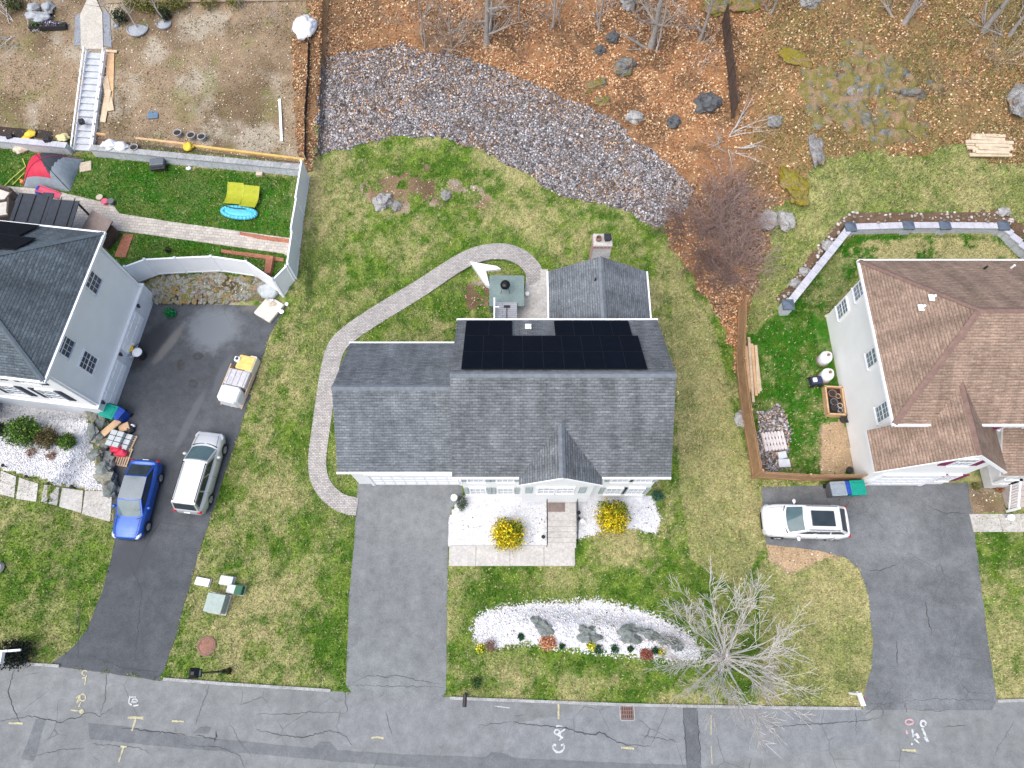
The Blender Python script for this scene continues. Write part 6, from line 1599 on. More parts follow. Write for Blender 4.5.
def leafball(name, parent, c, r, n, pal, leaf=.05, seed=0, colf=None, shell=.35, mat=FOLIAGE, flat=False):
    g = np.random.default_rng(seed); d = g.normal(size=(n, 3)); d /= np.linalg.norm(d, axis=1, keepdims=True)
    if flat: d[:, 2] = np.abs(d[:, 2])
    lump = 1 + .16 * np.sin(d[:, 0] * 5 + seed) * np.cos(d[:, 1] * 4.3) + .12 * np.sin(d[:, 2] * 7 + d[:, 0] * 6)
    q = d * (shell + (1 - shell) * g.random((n, 1)) ** .6) * lump[:, None]
    p = q * np.array(r) + np.array(c)
    a = g.normal(size=(n, 3)); a /= np.linalg.norm(a, axis=1, keepdims=True); b = np.cross(a, d + .6 * g.normal(size=(n, 3))); b /= np.linalg.norm(b, axis=1, keepdims=True) + 1e-9
    s = leaf * (.6 + .8 * g.random((n, 1)))
    V = np.stack([p - a * s, p - b * s * .6, p + a * s, p + b * s * .6], 1).reshape(-1, 3)
    pal = np.array(pal); col = pal[g.integers(0, len(pal), n)] * (.6 + .7 * g.random((n, 1)))
    if colf is not None: col = colf(q, col, g)
    return fast(name, V, np.arange(4 * n).reshape(-1, 4), mat, col, parent)
leafball('flowers', t, (.25, 0, .42), (.85, .2, .16), 260, [srgb(196, 170, 214), srgb(90, 120, 70), srgb(170, 140, 190), srgb(70, 96, 56)], .06, 3)
leafball('foliage', t, (-.8, 0, .4), (.4, .2, .14), 120, [srgb(60, 90, 50), srgb(80, 110, 60)], .06, 5)
# potted saplings at the top edge of the dirt
def sapling(u, v, mound, lab, h=4.0, seed=0):
    p = G(u, v); t = thing('sapling_tree', lab, 'tree', p)
    rr = random.Random(seed); mb = MB(); q = Vector((0, 0, 0)); pts = [q]
    for i in range(7): q = q + Vector((rr.uniform(-.06, .06), rr.uniform(-.06, .06), h / 7)); pts.append(q)
    for i, (a, c) in enumerate(zip(pts[:-1], pts[1:])): mb.tube(a, c, .055 - i * .006, .055 - (i + 1) * .006, 6)
    mb.build('trunk', BARK_P, t)
    mb = MB()
    for i in range(18):
        k = rr.randrange(2, 7); a = pts[k]; an = rr.random() * 6.28; l = rr.uniform(.4, 1.1)
        mid = a + Vector((math.cos(an) * l * .5, math.sin(an) * l * .5, l * .35)); e = mid + Vector((math.cos(an + .3) * l * .5, math.sin(an + .3) * l * .5, l * .5))
        mb.tube(a, mid, .018, .013, 4); mb.tube(mid, e, .013, .007, 4)
    mb.build('crown', TWIG, t)
    mb = MB(); mb.lathe((0, 0, -.05), [(mound, 0), (mound * 1.05, .12), (mound * .96, .16), (mound * .9, .09), (.1, .16)], 16); mb.build('stone_ring', M('pale_ring_gravel', (.34, .36, .39), (.25, .27, .29), 5, .95, bmp=.5, fine=.3), t)
    return t
sapling(138, 29, .72, 'thin bare sapling in a round grey gravel ring beside a dark shrub', 4.2, 1)
sapling(164.5, 24, .5, 'thin bare sapling in the smaller gravel ring further right', 3.8, 2)
sapling(117, 26, .2, 'thin bare leaning sapling beside the gravel border of the top path', 3.6, 3)
def shrub(u, v, r, n, pal, lab, leaf=.05, seed=0, name='shrub', cat='shrub', colf=None, group=None, zf=.85, lift=None, stem=True):
    p = G(u, v); t = thing(name, lab, cat, p, 0, group)
    leafball('foliage', t, (0, 0, r[2] * zf), r, n, pal, leaf, seed, colf)
    if stem:
        mb = MB(); rr = random.Random(seed)
        for i in range(9):
            a = rr.random() * 6.28; k = rr.uniform(.3, .75); mb.tube((0, 0, -.05), (math.cos(a) * r[0] * k, math.sin(a) * r[1] * k, r[2] * rr.uniform(.7, 1.3)), .022, .008, 5)
        mb.build('stems', BARK, t)
    return t
DKG = [srgb(30, 48, 26), srgb(44, 62, 34), srgb(22, 34, 20)]
shrub(123, 22, (.55, .5, .55), 500, DKG, 'small dark evergreen shrub left of the larger gravel ring', .06, 11)
shrub(167.5, 19, (.42, .42, .45), 380, DKG, 'small dark evergreen shrub touching the smaller gravel ring', .06, 12)
shrub(18, 9, (.7, .6, .5), 520, [srgb(52, 68, 30), srgb(72, 86, 40), srgb(40, 54, 24)], 'dark green shrub near the top left corner', .06, 13)
for k, (u, v) in enumerate(((133, 7), (146, 9), (156, 11), (171, 10), (182, 8), (210, 7), (237, 6))):
    shrub(u, v, (.7, .6, .45), 420, [srgb(110, 116, 40), srgb(88, 96, 40), srgb(128, 122, 62), srgb(70, 66, 40)], 'olive shrub %s along the pale board edge' % ('at the left end', 'second from left', 'third from left', 'in the middle', 'right of the middle', 'second from right', 'at the right end')[k], .06, 30 + k, group='olive shrubs along the top edge')
plank('garden_edging', 'long pale board edge along the top of the dirt slope', 108, 3, 318, 0, .14, .4, LUMBER_P, 'edging')
# yellow flower pots on the wall end
bag('yellow_toy', 'yellow ring toy on the black planting bed', 32, 135, (.36, .30, .14), YELLOW, 31, 'toy', .05)
bag('yellow_toy', 'yellow plastic toy hanging over the wall, lower left of the ring', 28, 141, (.32, .36, .14), YELLOW, 32, 'toy', .1)
bag('yellow_toy', 'pale yellow toy near the left side of the stairs', 64, 139, (.44, .32, .16), M('pale_yellow_plastic', (.70, .62, .30), None, 3, .5), 33, 'toy', .05)
bag('white_bag', 'white and tan bag on the grass at the foot of the left wall', 22.5, 150, (.45, .40, .24), M('tan_white_bag', (.70, .64, .55), (.45, .32, .2), 5, .6), 34, 'bag')
boxy('planter_pot', 'small black pot hanging on the left wall face', 'pot', 53, 146, (.42, .36, .3), R(10), BLACK, dz=.5)
boxy('planter_pot', 'small black pot on the wall above the white and tan bag', 'pot', 15, 142, (.4, .36, .3), R(20), BLACK, dz=.3)
boxy('stair_bucket', 'small black bucket standing on the lower stair treads', 'bucket', 87.5, 129, (.32, .34, .26), R(15), BLACK, dz=.55)
boxy('paper_sheet', 'tan paver slab lying on the grass in front of the stairs', 'slab', 86, 167, (.78, .80, .07), R(14), TAN)
# tent
def tent(u, v):
    p = G(u, v); t = thing('tent', 'red and grey dome tent pitched on the grass below the wall', 'tent', p, R(-6))
    a, b_, h = 1.65, 1.35, 1.35
    def dome(x, y): return h * max(0, 1 - (abs(x) / a) ** 2.3) ** .75 * max(0, 1 - (abs(y) / b_) ** 2.3) ** .75
    n = 44; parts = {'red_panel': ([], RED), 'grey_panel': ([], GREYFAB), 'mesh_panel': ([], DARKGREY)}
    for i in range(n):
        for j in range(n):
            x0, x1 = -a + 2*a*i/n, -a + 2*a*(i+1)/n; y0, y1 = -b_ + 2*b_*j/n, -b_ + 2*b_*(j+1)/n; x, y = (x0+x1)/2, (y0+y1)/2
            q = [(x0, y0, dome(x0, y0)), (x1, y0, dome(x1, y0)), (x1, y1, dome(x1, y1)), (x0, y1, dome(x0, y1))]
            k = 'grey_panel' if (y < -1.0 or x > .85 + .22 * y) else ('mesh_panel' if (x > .62 - .72 * (y + .8)) else 'red_panel')
            parts[k][0].append(q)
    for k, (qs, m) in parts.items():
        mb = MB()
        for q in qs: mb.add(q, [(0, 1, 2, 3)])
        mb.build(k, m, t, smooth=False)
    for s in (-1, 1):
        mb = MB(); pts = [(-a*.97 + 2*a*.97*i/20, s * (-b_*.97 + 2*b_*.97*i/20), dome(-a*.97 + 2*a*.97*i/20, s * (-b_*.97 + 2*b_*.97*i/20)) + .02) for i in range(21)]
        mb.path(pts, .02, 5); mb.build('pole', M('tent_pole_red', (.35, .03, .06), None, 3, .5) if s > 0 else DARKGREY, t)
    return t
tent(53.5, 173)
mb = MB(); w = [G(*q) for q in ((2, 191), (12, 181), (27, 168), (24, 160))]; mb.path([x + Vector((0, 0, .12)) for x in w], .03, 5); mb.path([x + Vector((0, 0, .12)) for x in [G(14, 186), G(26, 174)]], .03, 5)
single(mb, 'rope', [M('yellow_rope', (.55, .60, .12), None, 4, .8)], w[0], 'yellow rope trailing over the grass left of the tent', 'rope')
p = G(161, 168); t = thing('camp_stove', 'dark grey folding camp grill on grass under the retaining wall', 'grill', p, R(8))
mb = MB(); mb.rbox((0, 0, .55), (.95, .55, .22), .05); mb.build('lid', GREY_B, t)
mb = MB(); mb.rbox((0, -.22, .38), (1.0, .5, .16), .03); mb.build('body', BLACK, t)
for sx in (-1, 1):
    for sy in (-1, 1): mb = MB(); mb.tube((sx * .42, sy * .22, .4), (sx * .5, sy * .34, 0), .02, .02, 6); mb.build('leg', BLACKMET, t)
bag('white_bag', 'tiny white cloth on grass below the retaining wall, right of camp grill', 189, 169, (.18, .14, .08), WRAP, 41, 'cloth')
boxy('paver_block', 'small beige block against the wall right of the lime chairs', 'block', 260, 175, (.44, .30, .2), R(-4), TAN)
# lime camp chairs
def camp_chair(u, v, rz, lab):
    p = G(u, v); t = thing('lawn_chair', lab, 'chair', p, rz, 'lime lawn chairs')
    nn_ = 8; V = []
    for i in range(nn_ + 1):
        f = i / nn_; y = -.75 + 1.5 * f; z = .28 + .12 * (2 * f - 1) ** 2 + .45 * max(0, f - .45)
        V += [(-.5, y, z), (.5, y, z + .02)]
    mb = MB(); mb.add(V + [(x, y, z - .03) for x, y, z in V], [(2*i, 2*i+1, 2*i+3, 2*i+2) for i in range(nn_)] + [(2*i+2+18, 2*i+3+18, 2*i+1+18, 2*i+18) for i in range(nn_)]); mb.build('sling', LIME, t, smooth=True)
    mb = MB()
    for x in (-.52, .52): mb.path([(x, V[2*i][1], V[2*i][2]) for i in range(nn_ + 1)], .025, 6); mb.tube((x, -.4, .3), (x, .1, .02), .02, .02, 6); mb.tube((x, .3, .42), (x, -.1, .02), .02, .02, 6)
    mb.build('frame', M('lime_frame', (.50, .52, .05), None, 3, .5), t)
    return t
camp_chair(236.5, 198, R(-6), 'lime green sling lawn chair, nearer the house of the pair')
camp_chair(252, 201, R(-8), 'lime green sling lawn chair, nearer the white fence of the pair')
p = G(240, 214); t = thing('inflatable_pool', 'light blue inflatable float lying crumpled before lime chairs', 'pool toy', p, R(-8))
mb = MB(); n = 26; pts = [(1.15 * math.cos(2*math.pi*i/n), .42 * math.sin(2*math.pi*i/n), .16) for i in range(n + 1)]; mb.path(pts, .13, 8); mb.build('ring', AQUA, t, smooth=True)
mb = MB(); mb.blob((0, 0, .14), (1.1, .40, .12), 8, 3, .15, 3); mb.build('floor', AQUA, t, smooth=True)
mb = MB(); mb.path([(-.9, .25, .33), (-.3, .16, .33), (.4, .22, .33)], .03, 5); mb.build('cord', DARKGREY, t)
# patio things near the left house
def sofa(u, v, rz, lab):
    p = G(u, v); t = thing('outdoor_sofa', lab, 'sofa', p, rz, 'outdoor sofas on the patio'); wk = M('brown_wicker', (.10, .08, .07), None, 6, .8)
    mb = MB(); mb.rbox((0, 0, .17), (1.3, .85, .32), .04); mb.build('base', wk, t)
    mb = MB(); mb.rbox((-.02, -.05, .40), (1.12, .68, .16), .06); mb.build('seat_cushion', M('cream_cushion', (.62, .58, .52), None, 3, .85), t)
    mb = MB(); mb.rbox((0, .42, .42), (1.3, .16, .75), .06); mb.build('backrest', wk, t)
    for s in (-1, 1): mb = MB(); mb.rbox((s * .64, 0, .34), (.14, .8, .5), .05); mb.build('armrest', wk, t)
    return t
sofa(6, 198, R(-20), 'brown wicker sofa with cream cushion, further from the house')
sofa(9, 213, R(-78), 'brown wicker sofa with cream cushion, nearer the house roof')
p = G(49.5, 195); t = thing('toy_slide', 'pink toddler slide with blue steps on the patio', 'slide', p, R(-12))
mb = MB(); mb.add([(-.5, -.2, .55), (-.5, .2, .55), (.8, .2, .05), (.8, -.2, .05), (-.5, -.2, .47), (-.5, .2, .47), (.8, .2, -.0), (.8, -.2, -.0)], [(3,2,1,0), (4,5,6,7), (0,1,5,4), (2,3,7,6), (1,2,6,5), (3,0,4,7)]); mb.box((.15, .22, .38), (1.35, .05, .12), M=Matrix.Rotation(R(21), 3, 'Y')); mb.box((.15, -.22, .38), (1.35, .05, .12), M=Matrix.Rotation(R(21), 3, 'Y')); mb.build('chute', PINK, t)
mb = MB(); mb.box((-.65, 0, .14), (.25, .4, .28)); mb.box((-.5, 0, .3), (.15, .4, .5)); mb.build('steps', BLUE_B, t)
bag('toy_ball', 'tiny red and yellow toy figure on the patio left of slide', 25, 184, (.14, .14, .3), M('red_yellow_toy', (.6, .12, .08), (.65, .5, .08), 3, .5), 51, 'toy')
for k, (u, v, m, lab) in enumerate(((102, 200, TAN, 'tan garden pot at the bend of the paver path'), (107, 204, PINK, 'pinkish garden pot between the tan pot and white one'), (113, 204, GREY_B, 'dark grey garden pot at the bend of the path'))):
    lathe_thing('garden_pot', lab, 'pot', u, v, [(.14, 0), (.2, .28), (.22, .32), (.17, .32)], m, extra=lambda t: None)
# dark gazebo canopy behind the house and its brown side
p = P(54, 217, 2.25); p.z = Hs(p.x, p.y); t = thing('gazebo', 'dark blue grey flat canopy gazebo half hidden behind the left house roof', 'gazebo', p, R(-5))
mb = MB(); hh = 2.2
for x0, x1, y0, y1, dz in ((-1.9, -.35, -1.3, .9, 0), (-.35, .35, -1.3, 1.05, .03), (.35, 2.1, -1.4, .62, 0)):
    mb.add([(x0, y0, hh + dz), (x1, y0, hh + dz), (x1, y1, hh + .15 + dz), (x0, y1, hh + .15 + dz), (x0, y0, hh - .06 + dz), (x1, y0, hh - .06 + dz), (x1, y1, hh + .09 + dz), (x0, y1, hh + .09 + dz)], [(0,1,2,3), (7,6,5,4), (0,4,5,1), (1,5,6,2), (2,6,7,3), (3,7,4,0)])
mb.build('canopy', DARKGREY, t)
for x, y in ((-1.8, -1.2), (-1.8, .8), (2.0, -1.3), (2.0, .5)): mb = MB(); mb.box((x, y, hh / 2), (.1, .1, hh)); mb.build('post', BLACK, t)
for k in range(5): mb = MB(); mb.box((-1.6 + k * .85, -.2, hh + .12), (.04, 2.0, .04), M=Matrix.Rotation(R(3.5), 3, 'X')); mb.build('batten', BLACK, t)
p = P(98, 229, 1.9); p.z = Hs(p.x, p.y); t = thing('deck_cover', 'brown grey wooden shed roof beside the gazebo', 'shed', p, R(-30))
mb = MB(); mb.slab([(-.85, -.8, 1.0), (.85, -.8, 1.0), (.85, .8, 1.5), (-.85, .8, 1.5)], .08); mb.build('roof', [M('brown_grey_boards', (.25, .20, .18), (.19, .15, .135), 3, .85), WOODD], t)
mb = MB(); mb.box((0, 0, .5), (1.4, 1.3, 1.0)); mb.build('wall', WOODD, t)
# brick strips
def bricks(px, lift=.08, name='brick_edging', mat=BRICKRED): return soilstrip(px, mat, lift, name)
bricks([(124, 234), (134, 235), (126, 258), (115, 257)], .07, 'brick_path')
bricks([(240, 232), (262, 236), (290, 240), (290, 244), (262, 240), (240, 235)])
bricks([(222, 250), (262, 255), (284, 259), (284, 262), (262, 259), (222, 253)])
bricks([(268, 258), (275, 259), (272, 276), (266, 276)], .35)
p = G(169, 251); shrub(169, 251, (.22, .22, .2), 120, DKG, 'tiny dark plant in the grass strip behind the white fence', .05, 61)
# ---------------------------------------------------------------- things on the dark driveway
def pallet(t, w=1.15, d=1.0, mat=PALLET, z=0, n=8, name='pallet'):
    mb = MB()
    for x in (-1, 0, 1): mb.box((x * (w / 2 - .05), 0, z + .05), (.09, d, .09))
    for i in range(n): mb.box((0, -d / 2 + (i + .5) * d / n, z + .105), (w, d / n * .62, .022))
    return mb.build(name, mat, t)
p = G(123.5, 442); t = thing('block_pallet', 'pallet stacked with grey concrete blocks beside the boulder wall', 'pallet', p, R(-14))
pallet(t, 1.45, 1.05)
for i in range(3):
    for j in range(3):
        for k in range(2):
            if (i, k) == (2, 1): continue
            mb = MB(); mb.rbox((-.45 + i * .42, -.33 + j * .33, .24 + k * .22), (.38, .29, .20), .015); mb.build('block', M('grey_block', (.46, .49, .50), (.36, .39, .40), 3, .85) if (i, j, k) == (0, 0, 0) else bpy.data.materials['grey_block'], t)
p = G(120, 457); t = thing('empty_pallet', 'empty slatted wooden pallet under two red bags by the blue car', 'pallet', p, R(-8)); 
mb = MB()
for y in (-.5, 0, .5): mb.box((0, y, .05), (1.35, .09, .09))
for i in range(10): mb.box((-.62 + i * .138, 0, .11), (.085, 1.1, .025))
mb.build('slats', PALLET, t)
bag('red_bag', 'red bag at the left end of the empty pallet', 119.5, 450.5, (.36, .28, .2), RED, 71, 'bag', .14)
bag('red_bag', 'red bag at the right, overlapping the empty pallet edge', 124.5, 453.5, (.34, .27, .18), RED, 72, 'bag', .14)
def cart(u, v, rz, mat, lab, w=.62, d=.75, h=1.05, lidm=None, lean=0):
    p = G(u, v); t = thing('wheeled_bin', lab, 'trash bin', p, rz)
    mb = MB(); a = .82
    vs = [(-w/2*a, -d/2*a, 0), (w/2*a, -d/2*a, 0), (w/2*a, d/2*a, 0), (-w/2*a, d/2*a, 0), (-w/2, -d/2, h*.92), (w/2, -d/2, h*.92), (w/2, d/2, h*.92), (-w/2, d/2, h*.92)]
    mb.add(vs, [(3,2,1,0), (4,5,6,7), (0,1,5,4), (1,2,6,5), (2,3,7,6), (3,0,4,7)]); mb.build('bin', mat, t)
    mb = MB(); mb.rbox((0, -.02, h*.95), (w*1.08, d*1.06, .09), .03); mb.rbox((0, -.04, h), (w*.8, d*.75, .05), .03); mb.build('lid', lidm or mat, t)
    mb = MB(); mb.tube((-w*.4, d*.56, h*.88), (w*.4, d*.56, h*.88), .02, .02, 6); mb.build('handle', BLACK, t)
    for s in (-1, 1): mb = MB(); mb.tube((s*w*.42, d*.42, .13), (s*w*.52, d*.42, .13), .13, .13, 12); mb.build('wheel', RUBBER, t)
    return t
cart(117.5, 416, R(-16), GREEN_B, 'teal green wheeled bin at the corner of the left house', .85, .8, 1.0)
cart(126, 418, R(-30), BLUE_B, 'blue wheeled bin behind the teal bin by the left house', .55, .7, .95)
boxy('cardboard_box', 'flattened pale cardboard sheet leaning over the boulder wall edge', 'cardboard', 116, 430, (1.2, .42, .08), R(48), CARD, dz=.5)
boxy('cardboard_box', 'small open brown cardboard box beside the bins', 'cardboard', 127, 429, (.6, .5, .36), R(25), CARD, dz=0.0)
bag('black_bag', 'black rubbish bag on the asphalt beside the cardboard box', 131, 430, (.3, .3, .22), BLACK, 74, 'bag')
bag('white_jug', 'small white jug next to the black rubbish bag', 134, 427, (.13, .13, .16), WRAP, 75, 'jug')
# covered machine at the edge of the driveway
p = P(241, 383, 0); t = thing('wrapped_pallet', 'white wrapped and yellow topped stack of supplies at the driveway edge', 'supplies', p, R(-13))
mb = MB(); mb.rbox((-.02, -1.05, .5), (1.3, 1.05, .95), .18); mb.build('white_cover', WRAP, t, smooth=False)
mb = MB(); mb.rbox((.02, .05, .42), (1.35, 1.05, .72), .06)
for i in range(4): mb.box((-.5 + i * .34, .05, .80), (.05, 1.0, .03))
mb.build('clear_film', M('clear_film_grey', (.52, .52, .54), (.36, .34, .36), 5, .3, fine=.3), t)
mb = MB(); mb.rbox((.12, 1.12, .40), (1.05, .95, .62), .08); mb.build('yellow_load', M('yellow_load', (.78, .55, .18), (.66, .42, .12), 4, .6), t)
mb = MB(); mb.rbox((.45, 1.1, .36), (.45, 1.15, .6), .05); mb.build('pale_load', M('cream_load', (.72, .66, .56), None, 4, .6), t)
mb = MB(); mb.rbox((-.42, 1.22, .68), (.36, .3, .28), .05); mb.build('bucket', WHITE, t)
mb = MB(); mb.lathe((-.42, 1.22, .82), [(.1, 0), (.1, .02)], 12); mb.build('bucket_lid', DARKGREY, t)
pl = pallet(t, 1.4, 3.2, PALLET, -.06, 14)
mb = MB(); mb.box((-.76, .1, .35), (.05, 1.6, .5)); mb.build('side_board', LUMBER_P, t)
mb = MB(); mb.box((.74, -.1, .3), (.05, 1.4, .35)); mb.build('side_board', LUMBER_P, t)
p = P(270, 310, .05); t = thing('debris_sheet', 'cream sheet and paper scraps heaped at the top corner of the dark driveway', 'debris', p, R(-32))
mb = MB(); mb.rbox((0, 0, .12), (1.3, 1.5, .2), .05); mb.build('sheet', M('cream_sheet', (.64, .62, .56), (.50, .46, .38), 4, .8, fine=.25), t)
for k in range(7):
    mb = MB(); mb.blob((random.uniform(-.3, .9), random.uniform(-.2, 1.0), .25), (random.uniform(.12, .26), random.uniform(.1, .2), .06), 80 + k, 1, .3); mb.build('scrap', [WRAP, TAN, WHITE][k % 3], t)
bag('grey_stone_block', 'grey stone slab block at the end of the boulder wall by gate', 270, 292, (.62, .55, .3), M('slab_grey', (.42, .45, .46), (.32, .35, .36), 3, .8), 88, 'rock')
shrub(172, 315, (.36, .36, .36), 320, [srgb(20, 130, 70), srgb(14, 96, 52)], 'bright green small bush against the foot of the boulder wall', .06, 90)
p = P(141, 355, 0)
t = thing('trash_can', 'white lidded can with black sides below the left house wall', 'trash can', P(143, 357, 0), 0)
mb = MB(); mb.lathe((0, 0, 0), [(.24, 0), (.28, .7)], 16); mb.build('can', BLACK, t)
mb = MB(); mb.lathe((0, 0, .7), [(.30, 0), (.30, .05), (.22, .12), (.05, .14)], 16); mb.build('lid', WHITE, t)
t = thing('garden_cart', 'white and yellow wheelbarrow with black wheel against the left house', 'cart', P(133, 356, 0) , R(20))
mb = MB(); mb.add([(-.35, -.3, .35), (.35, -.3, .35), (.35, .3, .35), (-.35, .3, .35), (-.5, -.42, .75), (.5, -.42, .75), (.5, .42, .75), (-.5, .42, .75)], [(3,2,1,0), (0,1,5,4), (1,2,6,5), (2,3,7,6), (3,0,4,7), (0,1,2,3)]); mb.build('tub', WHITE, t)
mb = MB(); mb.rbox((.15, .1, .72), (.5, .4, .12), .04); mb.build('load', YELLOW, t)
mb = MB(); mb.tube((-.62, -.05, .2), (-.62, .05, .2), .2, .2, 16); mb.build('wheel', RUBBER, t)
for s in (-1, 1): mb = MB(); mb.tube((-.6, s * .12, .2), (.85, s * .38, .62), .022, .022, 6); mb.build('handle', BLACK, t)
# light concrete patch and flat stains on the driveway
for cx_, cy_, rx, ry in ((198, 356, 6, 4), (181, 365, 4, 6), (193, 384, 5, 5)): sheet('oil_stain', circ(cx_, cy_, rx, ry, 0, 350, 14), CRACK, .022, 1, parent=drive_l, step=3)
# ---------------------------------------------------------------- right yard
cart(850, 491, R(2), GREEN_B, 'teal green wheeled bin at the corner of the white right house', .78, .8, 1.0)
cart(842, 491, R(0), BLUE_B, 'narrow blue bin between teal and grey bins', .40, .72, .95)
cart(831, 492, R(3), GREY_B, 'dark grey wheeled bin against the brown fence', .80, .78, 1.0, GREYFAB)
mb = MB(); p = P(844, 502, .03); n = 22; mb.path([(p.x + .28 * math.cos(2*math.pi*i/n), p.y + .26 * math.sin(2*math.pi*i/n), .05) for i in range(n + 1)], .03, 5); mb.path([P(850, 499, .05), P(853, 497, .05), P(857, 506, .05)], .025, 5)
single(mb, 'garden_hose', [M('dull_hose', (.20, .15, .14), None, 3, .7)], (p.x, p.y, .02), 'brown coiled hose on the mottled driveway before the bins', 'hose')
def propane(u, v, lab):
    p = G(u, v); t = thing('propane_tank', lab, 'tank', p, R(-4), 'white propane tanks')
    mb = MB(); mb.lathe((0, 0, 0), [(.30, .02), (.38, .12), (.385, .62), (.34, .76), (.2, .84), (.08, .86)], 20, sx=.95, sy=1.0); mb.build('tank', WHITE, t, smooth=True)
    mb = MB(); mb.lathe((0, 0, .78), [(.20, 0), (.20, .22), (.17, .22), (.17, .02)], 18); mb.build('collar', TRIM, t)
    mb = MB(); mb.lathe((0, 0, .86), [(.05, 0), (.05, .1), (.09, .11), (.09, .14)], 10); mb.build('valve', RUST, t)
    mb = MB(); mb.lathe((0, 0, -.02), [(.42, 0), (.42, .06)], 18); mb.build('foot_ring', RUST, t)
    return t
propane(822, 361, 'white propane tank by the house wall, further from the planter')
propane(823.5, 378, 'white propane tank by the house wall, next to the wooden planter')
p = G(813, 383); t = thing('garden_cart', 'small dark folding cart beside the propane tanks', 'cart', p, R(5))
mb = MB(); mb.rbox((.05, 0, .35), (.7, .5, .3), .04); mb.build('tub', M('navy_fabric', (.03, .035, .08), None, 4, .8), t)
mb = MB(); mb.rbox((-.1, 0, .55), (.24, .26, .12), .03); mb.build('load', WHITE, t)
for sx in (-1, 1):
    for sy in (-1, 1): mb = MB(); mb.tube((.05 + sx * .26, sy * .26, .14), (.05 + sx * .26, sy * .31, .14), .14, .14, 12); mb.build('wheel', RUBBER, t)
mb = MB(); mb.path([(-.3, 0, .4), (-.62, 0, .5), (-.66, .12, .5)], .018, 5); mb.build('handle', BLACK, t)
p = G(832, 403); t = thing('raised_planter', 'wooden raised garden planter filled with pots beside the house', 'planter', p, R(-3))
W_, Ld, hh = 1.0, 1.75, .5
mb = MB(); mb.box((-W_/2, 0, hh/2), (.09, Ld, hh)); mb.box((W_/2, 0, hh/2), (.09, Ld, hh)); mb.box((0, -Ld/2, hh/2), (W_ + .09, .09, hh)); mb.box((0, Ld/2, hh/2), (W_ + .09, .09, hh)); mb.build('frame', LUMBER, t)
mb = MB(); mb.box((0, 0, hh * .3), (W_ - .1, Ld - .1, hh * .5)); mb.build('soil', SOILBLACK, t)
for k, (x, y, r, m, lab) in enumerate(((-.12, .42, .24, RUST, 'rusty square pot at the back of the raised planter'), (-.12, -.12, .22, GREY_B, 'round grey pot in the middle of the raised planter'), (.2, -.35, .15, TAN, 'tan pot at the right inside the raised planter'), (-.2, -.5, .17, DARKGREY, 'dark round pot at the front left of the raised planter'), (.18, .25, .15, CARD, 'brown pot at the right back of the raised planter'), (.16, -.65, .14, KERB, 'pale pot in the front corner of the raised planter'))):
    q = (p.x + x, p.y + y, p.z + hh * .55); tt = thing('flower_pot', lab, 'pot', q)
    mb = MB(); mb.lathe((0, 0, 0), [(r * .7, 0), (r, .26), (r * 1.08, .28), (r * .9, .28), (r * .85, .2)], 14); mb.build('pot', m, tt)
    mb = MB(); mb.lathe((0, 0, .2), [(r * .85, 0), (r * .85, .02)], 12); mb.build('soil', SOILBLACK, tt)
lathe_thing('plant_pot', 'dark pot at the house wall just below the raised planter', 'pot', 843, 420, POT, DARKGREY, extra=soilfill)
lathe_thing('plant_pot', 'small black pot where the brown fence meets the white house', 'pot', 848, 471, [(.14, 0), (.18, .24), (.2, .26), (.15, .26)], BLACK)
boxy('splash_block', 'small pale block at the back corner of the white house', 'block', 827, 316, (.34, .2, .12), R(30), TAN)
def stack(u0, v0, u1, v1, n, lab, mats, w=.14, layers=2, name='lumber_pile'):
    a, c = G(u0, v0), G(u1, v1); base = (a + c) / 2; t = thing(name, lab, 'lumber', base); d = c - a; ang = math.atan2(d.y, d.x); L = math.hypot(d.x, d.y)
    for ly in range(layers):
        for i in range(n - ly):
            mb = MB(); o = Vector((-math.sin(ang), math.cos(ang), 0)) * ((i - (n - 1 - ly) / 2) * (w + .03)); k = random.uniform(.6, 1)
            sh = Vector((math.cos(ang), math.sin(ang), 0)) * random.uniform(-.2, .2) * L * (1 - k)
            mb.box(o + sh + Vector((0, 0, .08 + ly * .11)), (L * k, w, .09), M=Matrix.Rotation(ang + random.uniform(-.05, .05), 3, 'Z') @ Matrix.Rotation(-math.atan2(d.z, L), 3, 'Y')); mb.build('board', random.choice(mats), t)
    return t
stack(754, 404, 749, 338, 5, 'long pile of pale lumber boards leaning along the brown fence', [LUMBER_P, LUMBER, LUMBER_P], .16)
stack(964, 145, 1012, 147, 7, 'stack of pale cut logs lying at the edge of the wood', [M('pale_log', (.60, .50, .36), (.46, .37, .26), 3, .85, fine=.25)], .24, 2, 'log_pile')
p = G(773, 442); t = thing('slat_pallet', 'whitewashed slatted pallet lying on the stone pile inside the fence', 'pallet', p, R(6))
pallet(t, 1.35, 1.15, M('whitewashed_wood', (.62, .57, .56), (.48, .43, .42), 4, .85), .08, 3)
mb = MB()
for i in range(7): mb.box((-.58 + i * .19, 0, .22), (.13, 1.15, .03), rz=random.uniform(-.03, .03))
mb.build('slats', bpy.data.materials['whitewashed_wood'], t)
for k, (u, v) in enumerate(((781, 456), (783, 464))): boxy('paver_block', ('pale grey paver nearest the slatted pallet', 'larger pale grey paver next to the brown fence corner')[k], 'paver', u, v, (.52 + .15 * k, .42 + .08 * k, .14), R(10 - 8 * k), WALLBLK, dz=.1)
